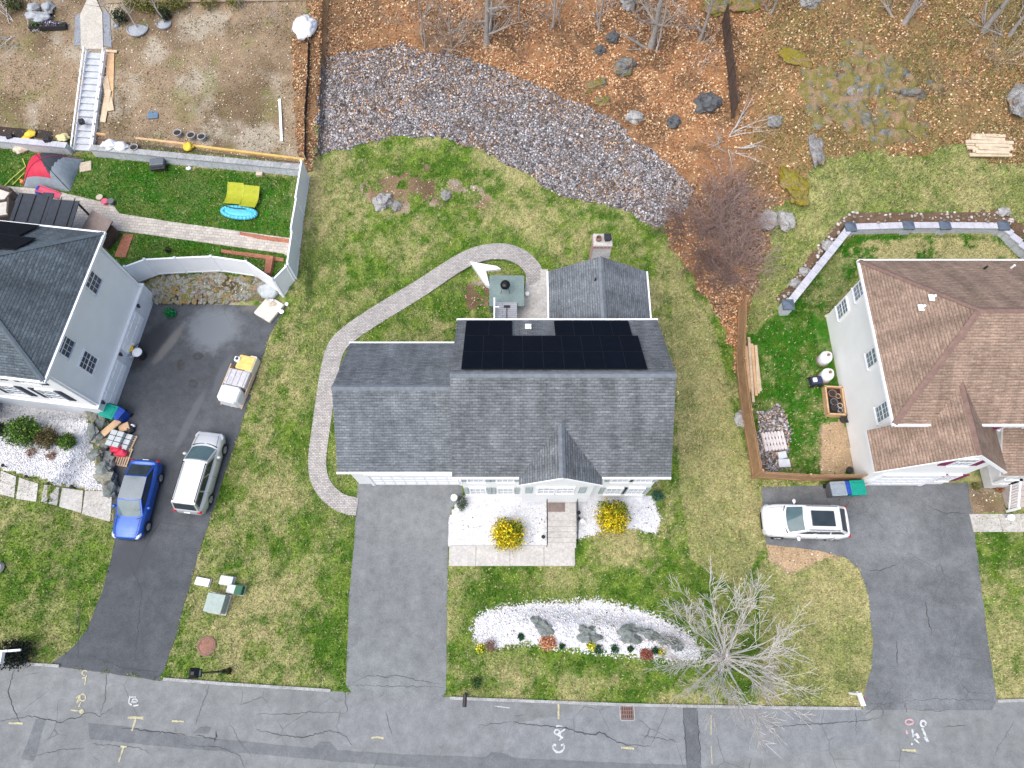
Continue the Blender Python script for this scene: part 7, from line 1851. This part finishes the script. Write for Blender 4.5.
# ---------------------------------------------------------------- bare trees
def grow(mb, p, d, L, r, depth, rr, droop=.0, spread=.6, kids=(3, 4), nseg=3, rmin=.009, minlen=.2, ns=5):
    q = Vector(p); d = Vector(d).normalized(); pts = [(q.copy(), r)]
    for i in range(nseg):
        d = (d + Vector((rr.uniform(-.16, .16), rr.uniform(-.16, .16), rr.uniform(-.10, .12) + droop))).normalized()
        q = q + d * (L / nseg); pts.append((q.copy(), max(rmin, r * (1 - .5 * (i + 1) / nseg))))
    for (a, ra), (b, rb) in zip(pts[:-1], pts[1:]): mb.tube(a, b, ra, rb, ns if ra > .03 else 4 if ra > .015 else 3, caps=False)
    if depth <= 0 or L < minlen: return
    for k in range(rr.randint(*kids)):
        i = rr.randint(1, nseg); a, ra = pts[i]
        ax = d.orthogonal().normalized(); ax.rotate(Matrix.Rotation(rr.random() * 6.283, 3, d))
        nd = (d * (1 - spread * .5) + ax * spread * rr.uniform(.55, 1.1)).normalized()
        grow(mb, a, nd, L * rr.uniform(.52, .78), max(rmin, ra * rr.uniform(.5, .7)), depth - 1, rr, droop, spread, kids, nseg, rmin, minlen, ns)
    grow(mb, pts[-1][0], d, L * .7, max(rmin, pts[-1][1] * .9), depth - 1, rr, droop, spread, kids, nseg, rmin, minlen, ns)
p = G(718, 657); t = thing('bare_tree', 'wide leafless pale branched tree on the front lawn by the street', 'tree', p)
rr = random.Random(21)
mb = MB(); mb.lathe((0, 0, -.1), [(.30, 0), (.20, .15), (.165, .5), (.17, 1.0), (.19, 1.3)], 10); mb.build('trunk', BARK_P, t, smooth=True)
mb = MB()
for k in range(23):
    a = 2 * math.pi * (k + rr.uniform(-.4, .4)) / 23; el = rr.uniform(.22, .7) if k % 5 else rr.uniform(.9, 1.3)
    grow(mb, (.08 * math.cos(a), .08 * math.sin(a), 1.05 + rr.uniform(0, .25)), (math.cos(a) * math.cos(el), math.sin(a) * math.cos(el), math.sin(el)), rr.uniform(1.3, 1.95), rr.uniform(.04, .085), 4, rr, -.014, .56, (1, 2) if k % 3 else (2, 3), 4, .0105, .25)
mb.build('crown', BARK_P, t)
def tall_tree(u, v, r, h, lab, seed, lean=(0, 0), bark=BARK, kids=12, low=.12, group='tall bare trees of the wood'):
    p = G(u, v); t = thing('bare_tree', lab, 'tree', p, 0, group); rr = random.Random(seed)
    mb = MB(); q = Vector((0, 0, -.3)); pts = [(q, r * 1.5)]; n = 9
    for i in range(n):
        q = q + Vector((lean[0] * h / n + rr.uniform(-.07, .07), lean[1] * h / n + rr.uniform(-.07, .07), h / n)); pts.append((q, max(.02, r * (1 - .72 * (i + 1) / n))))
    for (a, ra), (b, rb) in zip(pts[:-1], pts[1:]): mb.tube(a, b, ra, rb, 9, caps=False)
    mb.build('trunk', bark, t, smooth=True)
    mb = MB()
    for k in range(kids):
        i = rr.randint(int(n * low), n); a, ra = pts[i]; an = rr.random() * 6.283
        grow(mb, a, (math.cos(an), math.sin(an), rr.uniform(.3, .9)), rr.uniform(1.0, 2.0), max(.02, ra * .45), 2, rr, .03, .6, (2, 3), 3, .012)
    mb.build('crown', bark, t)
    return t
TT = [(487, 43, .24, 'tall grey trunk above the middle of the stone bank'), (553, 27, .10, 'slim pale trunk right of the tall grey trunk'), (599, 31, .10, 'slim pale trunk above the mossy boulder'), (651, 46, .26, 'thick grey trunk with forked foot in the orange leaves'), (656, 52, .08, 'thin white stem at the foot of the thick grey trunk'),
      (699, 41, .15, 'grey trunk left of the dark old fence'), (904, 24, .20, 'dark trunk above the mossy ledge'), (984, 31, .22, 'dark trunk near the top right corner'), (1010, 36, .16, 'slender trunk nearest the top right corner'), (452, 47, .07, 'thin twiggy stem left of the tall grey trunk'),
      (474, 30, .05, 'thin pale pole beside the tall grey trunk'), (425, 48, .07, 'thin spindly stem at the top of the stone bank'), (519, 20, .07, 'thin dark stem at the wood edge above stone bank'), (560, 24, .06, 'very thin stem beside the slim pale trunk'), (633, 10, .14, 'pale trunk cut by the top edge above boulders'), (770, 14, .12, 'mossy trunk at the top right of the old fence'), (810, 6, .10, 'pale stem at top edge above the mossy rocks')]
for k, (u, v, r, lab) in enumerate(TT): tall_tree(u, v, r * .82, 9 if r > .12 else 6.5, lab, 100 + k, (random.Random(k).uniform(-.04, .04), random.Random(k + 50).uniform(-.02, .05)), BARK if r > .12 else M('pale_stem_%d' % k, (.42, .39, .36), (.30, .28, .25), 4, .9) if k in (1, 4) else BARK, 13 if r > .1 else 9, .08)
# broad mossy outcrop: one rough mound of ledge growing out of the slope
ou = [G(a, b) for a, b in ((868, 95), (800, 92), (925, 95), (868, 52), (868, 138))]
c0 = ou[0]; rx_, ry_ = (ou[2].x - ou[1].x) / 2 + 1.1, (ou[3].y - ou[4].y) / 2 + 1.0
nn_ = 90; ax = np.linspace(-1, 1, nn_); AX, AY = np.meshgrid(ax, ax, indexing='ij')
WX = c0.x + AX * rx_; WY = c0.y + AY * ry_
rr_ = np.hypot(AX, AY) + .75 * (fbm(WX * .55, WY * .55, 201, 4) - .5)
ridg = 1 - np.abs(2 * fbm(WX * .9, WY * .9 + .3 * WX, 205, 5) - 1); stepz = np.floor(ridg * 6) / 6 * .6 + ridg * .4
hz_ = H(WX, WY) - .25 + S(1.0, .62, rr_) * (.16 + 1.05 * np.clip(stepz - .42, 0, 1) + .10 * fbm(WX * 4, WY * 4, 209, 3))
ii = np.arange(nn_ * nn_).reshape(nn_, nn_); qd = np.stack([ii[:-1, :-1], ii[1:, :-1], ii[1:, 1:], ii[:-1, 1:]], -1).reshape(-1, 4)
keep = (rr_[:-1, :-1] < 1.02).reshape(-1); qd = qd[keep]
Vv = np.stack([WX - c0.x, WY - c0.y, hz_ - c0.z], -1).reshape(-1, 3); us_ = np.unique(qd); rm_ = np.full(len(Vv), -1); rm_[us_] = np.arange(len(us_))
oc_ = fast('ledge_outcrop', Vv[us_], rm_[qd], outcrop_mat('ledge_outcrop_rock', (.20, .205, .195), (.07, .075, .07), (.17, .15, .045), (.25, .17, .105), .42, .58)); oc_.location = c0
tag(oc_, 'broad mossy ledge outcrop half buried in leaves above the wild grass', 'rock')
# small pale fallen crown by the fence and twiggy brush
def brush(u, v, R_, n, lab, seed, mat, h=1.4, name='brush', up=.6, thick=.014, arch=-.10, group=None, cat='bush'):
    p = G(u, v); t = thing(name, lab, cat, p, 0, group); rr = random.Random(seed)
    mb = MB()
    for k in range(n):
        a = rr.random() * 6.283; s = R_ * .45 * math.sqrt(rr.random()); b = (math.cos(a) * s, math.sin(a) * s)
        zz = Hs(p.x + b[0], p.y + b[1]) - p.z - .05; a2 = a + rr.uniform(-1, 1)
        grow(mb, (b[0], b[1], zz), (math.cos(a2) * .8, math.sin(a2) * .8, up + rr.random() * .9), R_ * rr.uniform(.45, .8), thick * rr.uniform(.8, 1.6), 2, rr, arch, .7, (2, 3), 4, .006, .2)
    mb.build('stems', mat, t)
    return t
BR2 = M('pinkish_bramble', (.31, .225, .20), (.22, .155, .14), 2, .9)
for k, (u, v, R_, n, m, lab) in enumerate(((688, 232, 1.7, 26, BRAMBLE, 'greyish bramble thicket at the left end of the brown brush'), (708, 218, 1.7, 26, BR2, 'bramble thicket at the back of the brown brush, near the stones'), (716, 246, 2.0, 34, BRAMBLE, 'dense reddish bramble in the middle of the brown brush'), (734, 232, 1.7, 28, BR2, 'pale twiggy bramble above the reddish middle one'), (735, 268, 1.8, 32, BR2, 'pinkish bramble thicket at the end of the brown fence'), (712, 276, 1.5, 26, BRAMBLE, 'low dark bramble at the lower left of the brush'), (742, 205, 1.5, 20, BRAMBLE, 'thin bramble at the upper right of the brush'), (724, 190, 1.5, 20, BR2, 'loose bramble below the pale fallen branches'))):
    brush(u, v, R_ * 1.1, n * 2, lab, 300 + k, m, name='bramble_bush', thick=.021)
brush(728, 140, 2.0, 9, 'pale sprawling bare branches at the foot of the old dark fence', 350, BARK_P, name='fallen_branches', up=.15, thick=.045, arch=-.04)
brush(446, 42, 2.2, 12, 'grey tangled bare bush at the top of the stone bank', 351, TWIG, name='bare_bush', up=.7, thick=.022, arch=-.03)
brush(463, 30, 1.8, 10, 'grey bare bush beside the thin pale pole', 352, TWIG, name='bare_bush', up=.8, thick=.02, arch=-.02)
brush(20, 30, 2.2, 10, 'pale sprawling bare branches at the left edge of the dirt slope', 353, BARK_P, name='fallen_branches', up=.2, thick=.035, arch=-.03)
brush(700, 70, 1.2, 8, 'thin grey twigs among the leaves left of the old fence', 354, TWIG, name='bare_bush', up=.6, thick=.014)
brush(530, 45, 1.3, 9, 'brownish twigs in the leaves above the stone bank', 355, BRAMBLE, name='bare_bush', up=.6, thick=.012)
brush(640, 30, 1.3, 9, 'thin twigs around the thick grey trunk', 356, BRAMBLE, name='bare_bush', up=.6, thick=.012)
brush(260, 20, 1.6, 12, 'dry brown twigs on the dirt slope near the top board', 357, TWIG, name='bare_bush', up=.5, thick=.012)
brush(330, 40, 1.4, 10, 'dry twigs at the left corner of the stone bank', 358, BRAMBLE, name='bare_bush', up=.5, thick=.012)
brush(1000, 60, 1.5, 12, 'olive brown twigs below the right corner trunks', 359, TWIG, name='bare_bush', up=.6, thick=.012)
brush(940, 85, 1.6, 12, 'brownish thin brush right of the mossy ledge', 360, BRAMBLE, name='bare_bush', up=.5, thick=.012)
bag('white_sheet', 'crumpled white plastic sheet caught at the end of the property line', 306, 29, (.75, 1.05, .35), WRAP, 91, 'plastic sheet', .05)
# ---------------------------------------------------------------- rocks
def rock(u, v, r, lab, seed, mat, name='boulder', rz=0, sink=.4, group=None, amp=.24, sub=4):
    p = G(u, v); mb = MB(); mb.blob((p.x, p.y, p.z + r[2] * (1 - 2 * sink)), r, seed, sub, amp, 1.7, rz=rz, flat=None, fine=.09)
    return single(mb, name, [mat], p, lab, 'rock', group, False)
rock(624, 68, (.8, .6, .5), 'mossy grey boulder in the orange leaves above the stone bank', 1, OUTCROP, rz=.6)
rock(596, 86, (.9, .34, .3), 'long low mossy rock left of the mossy boulder', 2, OUTCROP_M, rz=.4)
rock(707, 104, (.85, .72, .6), 'dark boulder beside the old fence', 3, ROCK_DK, rz=.3)
rock(673, 123, (.45, .42, .45), 'small dark pointed rock in the leaves', 4, ROCK_DK)
rock(634, 118, (.6, .42, .3), 'pale grey flat rock at the edge of the stone bank', 5, ROCK_W)
rock(612, 39, (.42, .42, .4), 'small dark rock under the thick trunk', 6, ROCK_DK)
rock(600, 51, (.36, .34, .3), 'small grey rock left of the thick trunk', 7, ROCK_DK)
rock(602, 103, (.5, .4, .3), 'low mossy rock just above the stones', 8, OUTCROP_M)
rock(629, 3, (.55, .7, .5), 'pale boulder cut by the top edge', 9, ROCK_W)
rock(809, 3, (.6, .45, .4), 'pale boulder at top edge above mossy rocks', 10, ROCK_W)
rock(383, 202, (.62, .58, .42), 'pale grey boulder in the bare patch of the lawn', 11, ROCK_W, rz=.3)
rock(397, 206, (.28, .38, .16), 'brown stained rock beside the pale boulder in the lawn', 12, ROCK)
rock(446, 195, (.36, .36, .18), 'grey half buried rock in the bare lawn patch', 14, ROCK)
for k, (u, v, r, m, lab) in enumerate(((815, 148, (.42, 1.5, .34), ROCK_W, 'long pale slab of ledge on the wood edge'), (852, 92, (.45, .6, .5), ROCK_W, 'pale narrow rock within the outcrop'), (908, 95, (.45, 1.0, .6), ROCK_G, 'tall green grey ledge face at the right of the outcrop'))):
    rock(u, v, (r[0], r[1], r[2] * .8), lab, 20 + k, {id(ROCK_W): OUTCROP_P, id(ROCK_MOSS): OUTCROP_M}.get(id(m), OUTCROP), 'ledge_rock', rz=k * .7, amp=.30, sink=.45)
rock(792, 182, (.75, 1.1, .4), 'yellow moss covered rock, upper of two by the wild grass', 40, MOSS, rz=.4)
rock(798, 196, (.6, .8, .4), 'yellow moss covered rock with pale rim, lower of two', 41, MOSS, rz=.2)
rock(800, 58, (1.3, .6, .14), 'bright yellow green mossy mound in the leaves', 42, MOSS, rz=-.4)
rock(766, 221, (.65, .7, .42), 'white grey boulder at the edge of wild grass, left of two', 44, ROCK_W)
rock(785, 221, (.5, .75, .42), 'white grey boulder at the edge of wild grass, right of two', 45, ROCK_W, rz=.2)
rock(1018, 100, (.6, 1.4, .4), 'pale jagged boulder at the right edge above the logs', 46, OUTCROP_P, rz=-.5)
rock(774, 122, (.5, .45, .3), 'grey rock in the leaves right of the old fence', 47, ROCK)
rock(741, 420, (.4, .5, .2), 'flat pale rock in the grass beside the brown fence', 48, ROCK_W)
rock(742, 375, (.25, .25, .15), 'small pale rock beside the brown fence', 49, ROCK_W)
rock(716, 8, (.9, .8, .3), 'olive mossy mound at the top end of the old fence', 50, OUTCROP_M)
rock(745, 5, (1.0, .8, .3), 'yellow mossy mound at the top right of the old fence', 51, OUTCROP_M)
for k, (u, v) in enumerate(((828, 246), (805, 272), (795, 284), (1003, 212))):
    rock(u, v, (.42, .34, .2), ('pale flat stone behind the slanted wall, upper', 'pale flat stone behind the slanted wall, middle', 'pale flat stone behind the slanted wall, lower', 'grey stone in the mulch near the right end of the wall')[k], 60 + k, ROCK_W)
# ---------------------------------------------------------------- front garden plants
YEL = [srgb(228, 204, 20), srgb(208, 180, 18), srgb(236, 216, 60), srgb(178, 156, 26), srgb(150, 142, 30)]
GRN = np.array([srgb(96, 120, 24), srgb(70, 100, 22), srgb(120, 136, 34)])
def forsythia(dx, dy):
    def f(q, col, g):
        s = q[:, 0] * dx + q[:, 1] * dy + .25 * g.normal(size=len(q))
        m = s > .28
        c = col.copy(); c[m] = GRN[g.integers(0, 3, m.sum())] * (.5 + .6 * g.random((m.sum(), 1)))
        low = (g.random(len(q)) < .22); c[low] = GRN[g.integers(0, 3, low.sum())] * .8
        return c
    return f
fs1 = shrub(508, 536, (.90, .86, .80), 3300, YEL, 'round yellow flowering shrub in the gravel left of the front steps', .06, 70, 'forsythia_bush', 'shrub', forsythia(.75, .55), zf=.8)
sprigs(fs1, (0, 0, .6), (1.0, .95, .9), 110, YEL, .05, 5)
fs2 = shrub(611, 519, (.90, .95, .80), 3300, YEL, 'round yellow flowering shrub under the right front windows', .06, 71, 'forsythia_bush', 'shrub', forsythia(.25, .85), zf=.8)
sprigs(fs2, (0, 0, .6), (1.0, 1.0, .9), 110, YEL, .05, 6)
EVG = [srgb(62, 96, 30), srgb(84, 118, 40), srgb(46, 76, 26), srgb(104, 132, 52)]
shrub(30, 435, (.98, .92, .8), 3600, EVG, 'large round green shrub in the white gravel of the left house', .06, 72, 'round_shrub')
shrub(51, 440.5, (.65, .68, .55), 1900, [srgb(92, 84, 52), srgb(74, 66, 44), srgb(110, 100, 62)], 'brownish round shrub between two green ones', .05, 73, 'round_shrub')
shrub(71, 443.5, (.48, .50, .45), 1500, EVG, 'small round green shrub at the right of the brown one', .05, 74, 'round_shrub')
shrub(61.5, 441.5, (.3, .3, .28), 500, [srgb(70, 74, 36), srgb(54, 60, 30)], 'tiny dark shrub wedged between brown and small green shrubs', .05, 75, 'round_shrub')
shrub(2, 431, (.45, .5, .4), 900, DKG, 'dark green shrub cut by the left edge', .05, 76, 'round_shrub')
shrub(20, 654, (1.0, .8, .6), 1800, [srgb(20, 28, 26), srgb(30, 40, 30), srgb(14, 18, 20)], 'dark low shrub behind the white mailbox post', .06, 77, 'round_shrub')
for k, (u, v) in enumerate(((32, 453), (52, 456))): shrub(u, v, (.34, .32, .12), 220, [srgb(150, 110, 84), srgb(120, 84, 62)], ('dead brown perennial clump below the brown shrub, left one', 'dead brown perennial clump below the brown shrub, right one')[k], .04, 80 + k, 'dead_plant', 'plant', stem=False)
shrub(548, 642, (.48, .45, .25), 900, [srgb(196, 132, 96), srgb(170, 104, 74), srgb(214, 160, 120)], 'orange brown dead hydrangea clump at front of the gravel island', .05, 82, 'dead_plant', 'plant')
shrub(646, 654, (.36, .32, .2), 480, [srgb(160, 92, 74), srgb(130, 70, 56)], 'reddish brown clump near the right end of the gravel island', .05, 83, 'dead_plant', 'plant')
shrub(490, 646, (.32, .34, .25), 300, [srgb(150, 104, 92), srgb(110, 90, 70)], 'bare pinkish shrub at the left end of the island', .04, 84, 'dead_plant', 'plant')
DAF = [srgb(236, 214, 30), srgb(90, 130, 40), srgb(240, 226, 70), srgb(70, 110, 40)]
for k, (u, v, lab) in enumerate(((481, 648, 'yellow daffodil clump at the left end of the gravel island'), (591, 646, 'yellow daffodil clump in the middle front of the island'), (661, 652, 'small yellow daffodil clump at the right part of island'))): shrub(u, v, (.30, .26, .2), 220, DAF, lab, .05, 90 + k, 'daffodil_clump', 'flowers', stem=False)
for k, (u, v, r, lab) in enumerate(((521, 637, .2, 'small green plant in the left part of the gravel island'), (562, 646, .18, 'dark tuft right of the orange dead clump'), (598, 649, .26, 'dark green tuft beside the middle daffodils'), (614, 649, .24, 'round dark green tuft right of the middle daffodils'), (630, 649, .18, 'small dark tuft below the rocks of the island'), (655, 651, .2, 'green tuft beside the right daffodils'))): shrub(u, v, (r, r, r * .8), 200, [srgb(30, 70, 40), srgb(44, 88, 44), srgb(24, 52, 34)], lab, .05, 100 + k, 'perennial_tuft', 'plant', stem=False)
for k, (u, v, r, lab) in enumerate(((546, 628, (.62, .42, .3), 'angular green grey rock at left of island, above dead hydrangea'), (588, 634, (.75, .55, .35), 'green grey ledge rock in the middle of the gravel island'), (628, 634, (.8, .6, .35), 'broad green grey ledge rock right of the island centre'), (648, 634, (.7, .35, .28), 'slanted ledge rock in the right part of the island'), (664, 640, (.8, .28, .24), 'thin dark ledge rock toward the right tip of island'), (676, 645, (.45, .4, .28), 'small grey rock near the right tip of island'), (537, 621, (.45, .25, .18), 'small grey rock in the upper left of the island'))):
    rock(u, v, (r[0] * .72, r[1] * .7, r[2] * .75), lab, 120 + k, ROCK_G, 'garden_rock', rz=-.25 + .2 * (k % 3), amp=.42, sink=.5)
shrub(462, 504, (.35, .5, .35), 420, [srgb(70, 84, 62), srgb(52, 66, 50), srgb(110, 120, 100)], 'scraggly dark plant at the corner of house and driveway', .05, 130)
shrub(657, 497, (.38, .35, .3), 380, [srgb(40, 84, 70), srgb(60, 104, 80)], 'blue green plant at the right front corner of the house', .05, 131)
lathe_thing('garden_lantern', 'white globe garden light at the corner of driveway and gravel bed', 'lamp', 455, 500, [(.06, 0), (.06, .4), (.14, .45), (.2, .58), (.18, .74), (.08, .8)], WHITE)
for k, (u, v) in enumerate(((543, 538), (578, 520), (578, 514))): lathe_thing('path_light', ('black path light left of the front steps', 'black path light right of the front steps, lower', 'black path light right of the front steps, upper')[k], 'lamp', u, v, [(.03, 0), (.03, .35), (.11, .38), (.11, .42), (.02, .5)], BLACK)
bag('white_stone', 'white round stone in the gravel right of the steps', 582, 521, (.16, .14, .12), WHITE, 140, 'stone')
for k, (u, v) in enumerate(((7, 467), (30, 478), (52, 485), (75, 488))): lathe_thing('path_light', 'black path light %s along the stepping walk' % ('at the far left', 'second from left', 'third from left', 'nearest the boulder wall')[k], 'lamp', u, v, [(.03, 0), (.03, .3), (.1, .33), (.1, .37), (.02, .44)], BLACK)
lathe_thing('gas_lamp', 'white round garden light beside the right house walk', 'lamp', 1005, 519, [(.06, 0), (.06, .3), (.16, .36), (.2, .5), (.14, .62)], WHITE)
shrub(974, 487, (.3, .25, .2), 160, [srgb(90, 100, 40), srgb(110, 110, 50)], 'small green plant at the left of the soil bed by the porch', .05, 141)
shrub(996, 489, (.32, .25, .25), 200, [srgb(150, 90, 50), srgb(110, 80, 40)], 'small orange brown plant at the right of the porch soil bed', .05, 142)
lathe_thing('park_stone', 'white round stone at the left edge of the far left lawn', 'stone', 0, 568, [(.2, 0), (.34, .12), (.26, .28), (.08, .33)], ROCK_W)
shrub(477, 683, (.3, .3, .22), 260, [srgb(50, 80, 40), srgb(66, 92, 48)], 'small dark green tuft in the lawn beside the black mailbox', .05, 143, 'perennial_tuft', 'plant', stem=False)
# ---------------------------------------------------------------- camera and daylight
cam = bpy.data.cameras.new('camera'); cam.sensor_width = 36.0; cam.lens = F / 1024 * 36.0; cam.clip_start = .5; cam.clip_end = 2000
co = bpy.data.objects.new('camera', cam); COL.objects.link(co); co.location = (0, 0, HC); co.rotation_euler = (TH, 0, 0); scene.camera = co
sd = Vector((-.40, -.36, 1.0)).normalized()
sun = bpy.data.lights.new('sun', 'SUN'); sun.energy = 1.5; sun.angle = R(70); sun.color = (1, .97, .93)
so = bpy.data.objects.new('sun', sun); COL.objects.link(so); so.rotation_euler = (-sd).to_track_quat('-Z', 'Y').to_euler(); so.location = (-30, -20, 60)
w = bpy.data.worlds.new('World'); scene.world = w; w.use_nodes = True
nt = w.node_tree; bg = nt.nodes['Background']
sky = nt.nodes.new('ShaderNodeTexSky'); sky.sky_type = 'NISHITA'; sky.sun_disc = False
sky.sun_elevation = math.asin(sd.z); sky.sun_rotation = math.atan2(sd.x, sd.y); sky.altitude = 50; sky.air_density = 1.0; sky.dust_density = 3.0; sky.ozone_density = 1.0
nt.links.new(sky.outputs[0], bg.inputs[0]); bg.inputs[1].default_value = .085
vs = scene.view_settings; vs.view_transform = 'Standard'; vs.look = 'None'; vs.exposure = 1.28; vs.gamma = 1
scene.render.engine = 'CYCLES'
